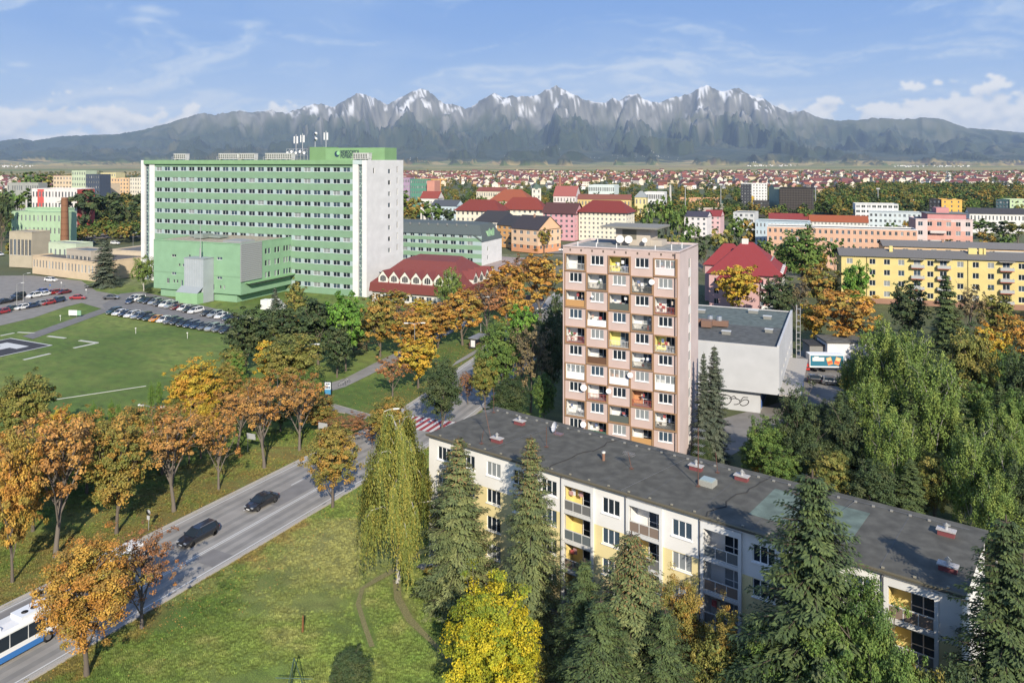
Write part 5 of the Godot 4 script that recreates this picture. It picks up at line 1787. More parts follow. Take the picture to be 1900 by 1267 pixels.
	B.call("beige_pavilion", "long low beige pavilion with a row of narrow windows and a dark flat roof", 59, 318, 180, 296, 481, {"d": 24.0, "wall": Color(0.58, 0.46, 0.32), "roof": Color(0.13, 0.125, 0.125), "front": [[20, 1, 0.45]]})
	B.call("roof_pavilion", "small grey roof box with glazing on the beige pavilion", 122, 312, 168, 304, 465, {"d": 9.0, "wall": Color(0.40, 0.36, 0.30), "roof": Color(0.18, 0.2, 0.22), "front": [[6, 1, 0.7]]}, "roof structure")
	B.call("rear_pavilion", "low beige pavilion with a dark roof between the conifer and the hospital", 200, 325, 268, 318, 466, {"d": 18.0, "wall": Color(0.55, 0.47, 0.36), "roof": Color(0.16, 0.155, 0.15), "front": [[9, 1, 0.5]]})
	for q in [["cream flats with balconies at the left end of the far row", 180, 202, 341, 3], ["tall yellow flats in the far row left of the hospital", 186, 214, 321, 0], ["peach flats with stripes in the far row left of the hospital", 205, 238, 331, 1], ["cream white flats nearest the hospital in the far row", 240, 267, 330, 2], ["tall pale green flats at the far left", 132, 158, 317, 4], ["dark blue glass block in the far row at the left", 158, 184, 324, 5], ["long cream flats above the white school", 98, 132, 327, 3]]:
		B.call("far_flats", q[0], q[1], 900.0 - 20 * q[4], q[2], 894.0 - 20 * q[4], q[3], {"d": 14.0, "wall": [Color(0.60, 0.54, 0.30), Color(0.66, 0.46, 0.28), Color(0.66, 0.62, 0.52), Color(0.62, 0.50, 0.36), Color(0.48, 0.56, 0.40), Color(0.06, 0.08, 0.12)][q[4]], "roof": Color(0.4, 0.4, 0.38), "front": [[6, 6, 0.45]], "join": true, "group": "far row of flats left of the hospital"}, "apartment block")
	var chim := thing("brick_chimney", "tall round red brick chimney beside the boiler house", "chimney", Vector3(-222.18, 0, -385))
	b = mb(Color(0.30, 0.145, 0.075))
	b.tube([Vector3.ZERO, Vector3(0, 28.0, 0)], [2.1, 1.55], 16)
	part("shaft", b, M.tiles, chim)
	for k in 9:
		b = mb(Color(0.20, 0.10, 0.06))
		b.cyl(Vector3(0, 3 + k * 3.0, 0), Vector3(0, 3.15 + k * 3.0, 0), 2.13 - k * 0.06, 16)
		part("band", b, M.metal, chim)
	for q in [["far slender brick chimney right of the town tower", 1039, 820, 325, 1.6], ["slim grey chimney at the far left behind the trees", 48, 440, 370, 0.7], ["slim pale chimney left of the white high rise", 1244, 760, 343, 1.3]]:
		b = mb(Color(0.34, 0.17, 0.11) if q[4] > 1.4 else Color(0.5, 0.48, 0.45))
		var h: float = 46.0 - (q[3] - 299.0) * q[2] / 1440.0
		b.tube([Vector3.ZERO, Vector3(0, h, 0)], [q[4], q[4] * 0.75], 10)
		var o := part("chimney_stack", b, M.paint)
		o.position = Vector3((q[1] - 950.0) * q[2] / 1440.0, 0, -q[2])
		tag(o, q[0], "chimney")
	var crane := thing("tower_crane", "ochre construction crane right of the scaffolded building", "crane", Vector3(-59.11, 0, -640))
	b = mb(Color(0.45, 0.25, 0.07))
	b.box(Vector3(-0.5, 0, -0.5), Vector3(0.5, 32, 0.5))
	part("mast", b, M.plain_paint, crane)
	b = mb(Color(0.45, 0.25, 0.07))
	b.box(Vector3(-17, 30.5, -0.4), Vector3(5, 31.4, 0.4))
	part("jib", b, M.plain_paint, crane)
	for q in [[1272, 360, 345, "left of the orange terrace"], [1338, 335, 342, "behind the right end of the orange terrace"], [1514, 400, 346, "just right of the black glass office"], [1630, 360, 350, "behind the gallery house"], [1694, 400, 371, "right of the gallery house before the far wood"]]:
		b = mb(Color(0.55, 0.55, 0.55))
		var dd := 700.0
		var y: float = 46.0 - (q[2] - 299.0) * dd / 1440.0
		b.tube([Vector3.ZERO, Vector3(0, y, 0)], [0.45, 0.3], 6)
		b.cbox(Vector3(0, y, 0), Vector3(3.0, 1.2, 0.5))
		var o := part("floodlight_mast", b, M.metal)
		o.position = Vector3((q[0] - 950.0) * dd / 1440.0, 0, -dd)
		tag(o, "tall grey floodlight mast " + q[3], "mast", "floodlight masts of the far town")

# ---------------------------------------------------------------- trees
const PAL := {
	"orange": [Color(0.46, 0.225, 0.04), Color(0.40, 0.175, 0.034), Color(0.50, 0.30, 0.05), Color(0.24, 0.15, 0.035), Color(0.25, 0.215, 0.04)],
	"sparse": [Color(0.429, 0.202, 0.046), Color(0.338, 0.163, 0.046), Color(0.468, 0.260, 0.065), Color(0.221, 0.137, 0.052)],
	"rust": [Color(0.299, 0.124, 0.046), Color(0.221, 0.111, 0.052), Color(0.364, 0.169, 0.052), Color(0.169, 0.104, 0.058)],
	"gold": [Color(0.506, 0.308, 0.028), Color(0.440, 0.330, 0.033), Color(0.308, 0.264, 0.028), Color(0.484, 0.231, 0.028)],
	"yellow": [Color(0.45, 0.39, 0.014), Color(0.34, 0.34, 0.016), Color(0.52, 0.40, 0.014), Color(0.20, 0.235, 0.014), Color(0.13, 0.19, 0.015)],
	"mixed": [Color(0.290, 0.210, 0.043), Color(0.189, 0.181, 0.036), Color(0.392, 0.217, 0.043), Color(0.131, 0.152, 0.032)],
	"olive": [Color(0.210, 0.203, 0.042), Color(0.147, 0.168, 0.035), Color(0.266, 0.217, 0.049), Color(0.098, 0.126, 0.028)],
	"green": [Color(0.109, 0.181, 0.032), Color(0.080, 0.145, 0.026), Color(0.145, 0.203, 0.038), Color(0.058, 0.109, 0.023)],
	"bright": [Color(0.112, 0.250, 0.027), Color(0.088, 0.200, 0.025), Color(0.163, 0.275, 0.037)],
	"dark": [Color(0.043, 0.074, 0.023), Color(0.061, 0.092, 0.030), Color(0.030, 0.057, 0.020), Color(0.084, 0.101, 0.035)],
	"birch": [Color(0.155, 0.225, 0.045), Color(0.115, 0.185, 0.036), Color(0.215, 0.265, 0.055), Color(0.085, 0.14, 0.03)],
	"weeping": [Color(0.208, 0.221, 0.042), Color(0.156, 0.182, 0.034), Color(0.273, 0.247, 0.046), Color(0.117, 0.150, 0.031)],
	"spruce": [Color(0.068, 0.102, 0.030), Color(0.050, 0.080, 0.026), Color(0.092, 0.125, 0.036), Color(0.034, 0.058, 0.022)],
	"pale_spruce": [Color(0.135, 0.165, 0.056), Color(0.10, 0.13, 0.048), Color(0.175, 0.19, 0.066), Color(0.068, 0.095, 0.038)],
	"blue_spruce": [Color(0.083, 0.105, 0.068), Color(0.061, 0.083, 0.055), Color(0.116, 0.132, 0.088), Color(0.039, 0.055, 0.040)],
	"thuja": [Color(0.119, 0.217, 0.031), Color(0.084, 0.168, 0.025), Color(0.154, 0.252, 0.039)],
	"brown": [Color(0.182, 0.143, 0.072), Color(0.130, 0.111, 0.058), Color(0.234, 0.169, 0.072)],
}
var protos := {}

func leaf_mesh(v: PackedVector3Array, n: PackedVector3Array, c: PackedColorArray) -> ArrayMesh:
	var ix := PackedInt32Array()
	ix.resize(v.size() / 4 * 6)
	for k in v.size() / 4:
		ix[k * 6] = k * 4
		ix[k * 6 + 1] = k * 4 + 2
		ix[k * 6 + 2] = k * 4 + 1
		ix[k * 6 + 3] = k * 4
		ix[k * 6 + 4] = k * 4 + 3
		ix[k * 6 + 5] = k * 4 + 2
	var a := []
	a.resize(Mesh.ARRAY_MAX)
	a[Mesh.ARRAY_VERTEX] = v
	a[Mesh.ARRAY_NORMAL] = n
	a[Mesh.ARRAY_COLOR] = c
	a[Mesh.ARRAY_INDEX] = ix
	var m := ArrayMesh.new()
	m.add_surface_from_arrays(Mesh.PRIMITIVE_TRIANGLES, a)
	return m

func unit(g: RandomNumberGenerator) -> Vector3:
	return Vector3(g.randfn(), g.randfn(), g.randfn()).normalized()

# a broadleaf tree 12 m tall and 9 m wide: [wood, leaves]
func broadleaf(pal: String, seed_: int, clumps: int, per: int, leaf: float, o := {}) -> Array:
	var g := RandomNumberGenerator.new()
	g.seed = seed_
	var nz := FastNoiseLite.new()
	nz.seed = seed_
	nz.frequency = 0.16
	var cols: Array = PAL[pal]
	var h := 12.0
	var R := 4.5
	var cb: float = o.get("base", 2.6)
	var cy := (h + cb) / 2
	var ry := (h - cb) / 2
	var w := mb(o.get("bark", Color(0.17, 0.14, 0.11)))
	var tr: float = o.get("trunk", 0.2)
	var lean := Vector3(g.randfn() * 0.35, 0, g.randfn() * 0.35)
	var spine := [Vector3(0, -0.2, 0), Vector3(0, 1.0, 0) + lean * 0.1, Vector3(0, 3.2, 0) + lean * 0.5, Vector3(0, 6.0, 0) + lean, Vector3(0, 9.6, 0) + lean * 1.3]
	w.tube(spine, [tr * 1.35, tr, tr * 0.82, tr * 0.5, tr * 0.12], 8)
	var tips := []
	var limbs: int = o.get("limbs", 10)
	for k in limbs:
		var f := float(k) / limbs
		var y := lerpf(cb * 0.75, 7.0, f)
		var s: Vector3 = spine[2].lerp(spine[3], clampf((y - 3.2) / 2.8, -0.6, 1.4))
		s.y = y
		var ang := k * 2.4 + g.randf() * 0.8
		var rr := R * (0.80 - 0.3 * f) * g.randf_range(0.8, 1.05)
		var e := Vector3(cos(ang) * rr, lerpf(cy + 0.2, h - 0.8, f * 0.8 + g.randf() * 0.2), sin(ang) * rr)
		var m := s.lerp(e, 0.5) + Vector3(0, 0.35, 0) + unit(g) * 0.25
		w.tube([s, m, e], [tr * 0.5, tr * 0.3, tr * 0.09], 5)
		tips.append(e)
		for j in 4:
			var q := s.lerp(m, 0.4 + 0.6 * g.randf()) if j < 2 else m.lerp(e, g.randf() * 0.8)
			var d := (unit(g) + (e - s).normalized() * 1.1 + Vector3(0, 0.35, 0)).normalized()
			var z := q + d * g.randf_range(1.2, 2.4)
			w.tube([q, q.lerp(z, 0.5) + unit(g) * 0.15, z], [tr * 0.2, tr * 0.13, tr * 0.05], 4, false)
			tips.append(z)
			if o.has("twigs"):
				for i in 3:
					var zz := z + (unit(g) + d).normalized() * g.randf_range(0.7, 1.4)
					w.tube([q.lerp(z, 0.6 + 0.13 * i), zz], [tr * 0.09, tr * 0.03], 3, false)
					tips.append(zz)
	var v := PackedVector3Array()
	var n := PackedVector3Array()
	var c := PackedColorArray()
	var middle := Vector3(0, cy - ry * 0.15, 0)
	var gap: float = o.get("gap", -0.32)
	var droop: float = o.get("droop", 0.0)
	for k in clumps:
		var p: Vector3
		if k < tips.size() and g.randf() < 0.85:
			p = tips[k]
		else:
			var dir := unit(g)
			dir.y = dir.y * 0.95 + 0.08
			var rad := pow(g.randf(), 0.33) * (0.86 + 0.34 * nz.get_noise_3dv(dir * 7.0) + 0.12 * g.randfn())
			var narrow := 1.0 - 0.28 * clampf(dir.y, 0, 1)
			p = Vector3(dir.x * R * rad * narrow, cy + dir.y * ry * rad, dir.z * R * rad * narrow)
			if nz.get_noise_3dv(p * 2.2 + Vector3(50, 0, 0)) < gap:
				continue
		var out := p - middle
		out = Vector3(out.x / R, out.y / ry, out.z / R)
		var tone: Color = cols[clampi(int((nz.get_noise_3dv(p * 1.3 + Vector3(0, 90, 0)) * 0.9 + 0.5 + g.randfn() * 0.22) * cols.size()), 0, cols.size() - 1)]
		var rc: float = o.get("clump", 0.62) * g.randf_range(0.6, 1.35)
		for i in per:
			var off := unit(g) * pow(g.randf(), 0.4) * rc
			off.y = off.y * 0.62 - droop * g.randf()
			var q := p + off
			var nn := (unit(g) * 0.75 + out * 0.75 + off / rc * 0.5 + Vector3(0, 0.3, 0)).normalized()
			var u := nn.cross(unit(g)).normalized() * leaf * g.randf_range(0.65, 1.35)
			var x := u.cross(nn) * 0.62
			v.append(q - u)
			v.append(q + x)
			v.append(q + u)
			v.append(q - x)
			n.append(nn)
			n.append(nn)
			n.append(nn)
			n.append(nn)
			var cc := tone.lerp(cols[g.randi() % cols.size()], 0.3) * g.randf_range(0.75, 1.25)
			c.append(cc)
			c.append(cc)
			c.append(cc)
			c.append(cc)
	return [w.mesh(), leaf_mesh(v, n, c)]

# a conifer 12 m tall and 5 m wide
func conifer(pal: String, seed_: int, whorls: int, dense: float, spray: float, o := {}) -> Array:
	var g := RandomNumberGenerator.new()
	g.seed = seed_
	var cols: Array = PAL[pal]
	var h := 12.0
	var R := 2.5
	var w := mb(Color(0.11, 0.085, 0.065))
	w.tube([Vector3(0, -0.2, 0), Vector3(0, 4, 0), Vector3(0.05, 8, 0), Vector3(0, h, 0)], [0.24, 0.18, 0.1, 0.02], 7)
	var v := PackedVector3Array()
	var n := PackedVector3Array()
	var c := PackedColorArray()
	var low: float = o.get("low", 0.05)
	var power: float = o.get("power", 0.74)
	for k in whorls:
		var f := (k + g.randf() * 0.6) / whorls
		var y := h * (low + (0.985 - low) * f)
		var nb := 7 if f < 0.8 else 5
		for b in nb:
			var a := TAU * b / nb + k * 1.3 + g.randfn() * 0.2
			var len := (R * pow(1.0 - f, power) + 0.16) * g.randf_range(0.55, 1.2)
			var dir := Vector3(cos(a), 0, sin(a))
			var side := Vector3(-sin(a), 0, cos(a))
			var drop: float = lerpf(0.55, -0.45, pow(f, 1.3)) + g.randfn() * 0.08 + o.get("drop", 0.0)
			var steps := int(len * dense) + 2
			w.tube([Vector3(0, y, 0), Vector3(0, y, 0) + dir * len * 0.8 + Vector3(0, -drop * len * 0.62, 0)], [0.035, 0.012], 3, false)
			var tone: Color = cols[g.randi() % cols.size()]
			for s in steps:
				var q := (s + g.randf() * 0.8 + 0.3) / steps
				var p0 := dir * len * q + Vector3(0, y - drop * len * q * (1.2 - 0.42 * q * q), 0)
				var wide := (1.0 - q * 0.75) * minf(len, 1.8) * 0.42 + 0.08
				for j in 5:
					var p := p0
					var sd := -1.0 if j % 2 else 1.0
					var d := (side * sd * (0.9 if j < 2 else 0.35) + dir * (0.55 if j < 2 else 0.9) + Vector3(0, -0.28 if j < 3 else -0.9, 0) + unit(g) * 0.28).normalized()
					var ll := spray * g.randf_range(0.7, 1.3) * (0.6 + wide)
					var e := p + d * ll
					p += side * sd * wide * g.randf_range(0.0, 0.75) * (0.5 if j > 1 else 1.0) + Vector3(0, -0.05 * g.randf(), 0)
					e = p + d * ll
					var st := p + d * ll * -0.12 + Vector3(0, 0.03, 0)
					var up := (Vector3(0, 0.9, 0) + dir * 0.6 + unit(g) * 0.5).normalized()
					var x := d.cross(up).normalized() * spray * 0.20
					var mid := st.lerp(e, 0.45)
					v.append(st)
					v.append(mid + x)
					v.append(e)
					v.append(mid - x)
					var nn := (up + dir * 0.7 + unit(g) * 0.5).normalized()
					n.append(nn)
					n.append(nn)
					n.append(nn)
					n.append(nn)
					var cc := tone.lerp(cols[g.randi() % cols.size()], 0.4) * g.randf_range(0.75, 1.25)
					if f > 0.62 and o.has("cones") and g.randf() < (f - 0.62) * 1.0:
						cc = Color(0.19, 0.125, 0.05) * g.randf_range(0.7, 1.3)
					var ce := cc * 1.25
					c.append(cc * 0.8)
					c.append(cc)
					c.append(ce)
					c.append(cc)
	return [w.mesh(), leaf_mesh(v, n, c)]

# curtains of hanging twigs
func weeping(pal: String, seed_: int, strands: int, leaf: float, o := {}) -> Array:
	var g := RandomNumberGenerator.new()
	g.seed = seed_
	var cols: Array = PAL[pal]
	var w := mb(Color(0.52, 0.50, 0.46))
	var h := 12.0
	w.tube([Vector3(0, -0.2, 0), Vector3(0.1, 3, 0.1), Vector3(-0.1, 7, 0), Vector3(0.2, 11.0, 0.1)], [0.26, 0.19, 0.12, 0.03], 8)
	var arcs := []
	for k in 26:
		var f := k / 26.0
		var y := lerpf(3.4, 10.6, f)
		var a := k * 2.4 + g.randf() * 0.6
		var rr := lerpf(4.0, 1.3, f * f) * g.randf_range(0.7, 1.1)
		var d := Vector3(cos(a), 0, sin(a))
		var p := [Vector3(0, y, 0), d * rr * 0.45 + Vector3(0, y + 1.1, 0), d * rr * 0.8 + Vector3(0, y + 1.2, 0), d * rr + Vector3(0, y + 0.6, 0)]
		w.tube(p, [0.085, 0.06, 0.035, 0.012], 5, false)
		arcs.append(p)
	var v := PackedVector3Array()
	var n := PackedVector3Array()
	var c := PackedColorArray()
	for k in strands:
		var p: Array = arcs[g.randi() % arcs.size()]
		var q := pow(g.randf(), 0.6) * 2.999
		var at: Vector3 = p[int(q)].lerp(p[int(q) + 1], q - int(q)) + unit(g) * 0.35
		var len := minf(g.randf_range(1.0, 3.8) * o.get("long", 1.0), at.y - 0.7)
		var tone: Color = cols[g.randi() % cols.size()]
		var sway := Vector3(g.randfn() * 0.08, 0, g.randfn() * 0.08)
		var out := Vector3(at.x, 0.5, at.z).normalized()
		var steps := int(len / (leaf * 1.15)) + 1
		for s in steps:
			var r := at + Vector3(0, -len * s / steps, 0) + sway * s * leaf * 2.0 + unit(g) * leaf * 0.75
			var nn := (unit(g) * 0.7 + out).normalized()
			var u := (Vector3(0, -1, 0) + unit(g) * 0.7).normalized() * leaf * g.randf_range(0.7, 1.3)
			var x := u.cross(nn).normalized() * leaf * 0.5
			v.append(r - u)
			v.append(r + x)
			v.append(r + u)
			v.append(r - x)
			n.append(nn)
			n.append(nn)
			n.append(nn)
			n.append(nn)
			var cc := tone * g.randf_range(0.7, 1.3)
			c.append(cc)
			c.append(cc)
			c.append(cc)
			c.append(cc)
	return [w.mesh(), leaf_mesh(v, n, c)]

func proto(kind: String, lod: int, n: int) -> Array:
	var key := "%s %d %d" % [kind, lod, n]
	if protos.has(key):
		return protos[key]
	var s := hash(key) % 10000
	var cl: int = [430, 190, 46, 0][lod]
	var per: int = [54, 32, 12, 0][lod]
	var lf: float = [0.136, 0.24, 0.62, 0.0][lod]
	if lod == 3:
		cl = 520
		per = 96
		lf = 0.088
	var m: Array
	match kind:
		"sparse":
			m = broadleaf(kind, s, int(cl * 0.5), int(per * 0.55), lf, {"gap": -0.05, "trunk": 0.22, "limbs": 12, "base": 3.2, "clump": 0.5, "twigs": true, "bark": Color(0.21, 0.18, 0.15)})
		"rust", "brown":
			m = broadleaf(kind, s, int(cl * 0.62), int(per * 0.5), lf, {"gap": -0.08, "base": 2.0, "clump": 0.5, "twigs": true, "bark": Color(0.18, 0.15, 0.13)})
		"birch":
			m = broadleaf(kind, s, int(cl * 1.1), per, lf * 0.8, {"gap": -0.2, "base": 1.6, "clump": 0.55, "droop": 0.9, "bark": Color(0.55, 0.53, 0.49), "trunk": 0.16})
		"weeping":
			m = weeping(kind, s, [2600, 600, 120, 2600][lod], [0.1, 0.2, 0.5, 0.1][lod])
		"spruce", "pale_spruce", "blue_spruce":
			m = conifer(kind, s, [58, 30, 15, 70][lod], [10.0, 5.5, 2.8, 13.0][lod], [0.21, 0.42, 0.85, 0.155][lod], {"cones": true} if kind == "pale_spruce" else {})
		"thuja":
			m = broadleaf(kind, s, int(cl * 0.8), per, lf * 0.8, {"base": 0.2, "gap": -0.6, "clump": 0.5, "limbs": 6})
		"dark":
			m = broadleaf(kind, s, cl, per, lf, {"base": 1.2, "gap": -0.25, "clump": 0.75})
		"yellow":
			m = broadleaf(kind, s, 640, 100, 0.095, {"base": 0.8, "gap": -0.3, "clump": 0.62})
		_:
			m = broadleaf(kind, s, cl if kind != "orange" or lod == 3 else int(cl * 0.8), per, lf, {"base": 1.9, "gap": -0.2 if kind in ["orange", "mixed"] else -0.3})
	protos[key] = m
	return m

const NAMES := {"sparse": "autumn_tree", "rust": "autumn_tree", "orange": "autumn_tree", "gold": "autumn_tree", "brown": "autumn_tree", "mixed": "autumn_tree", "yellow": "maple_tree", "birch": "birch_tree", "weeping": "weeping_birch", "spruce": "spruce_tree", "pale_spruce": "spruce_tree", "blue_spruce": "spruce_tree", "thuja": "thuja", "green": "broadleaf_tree", "olive": "broadleaf_tree", "bright": "broadleaf_tree", "dark": "broadleaf_tree"}
var tree_count := 0

func tree(kind: String, x: float, d: float, h: float, w: float, label: String, group := "", shrub := false) -> Node3D:
	tree_count += 1
	var lod := (3 if d < 76 and kind in ["orange", "mixed", "green", "spruce", "pale_spruce", "yellow"] else 0) if d < 150 else (1 if d < 300 else 2)
	var m := proto(kind, lod, 0 if kind == "yellow" or (lod == 3 and kind != "spruce") else tree_count % (3 if kind == "orange" and lod == 0 else 2))
	var nominal := 5.0 if kind.ends_with("spruce") else 9.0
	var o := thing("shrub" if shrub else NAMES[kind], label, "shrub" if shrub else "tree", Vector3(x, 0, -d), rng.randf() * TAU, group)
	var sc := Vector3(w / nominal, h / 12.0, w / nominal)
	if not shrub:
		put("trunk", m[0], M.bark, o).scale = Vector3(sc.x, sc.y, sc.z)
	put("crown", m[1], M.needle if nominal == 5.0 else M.leaf, o).scale = sc
	return o

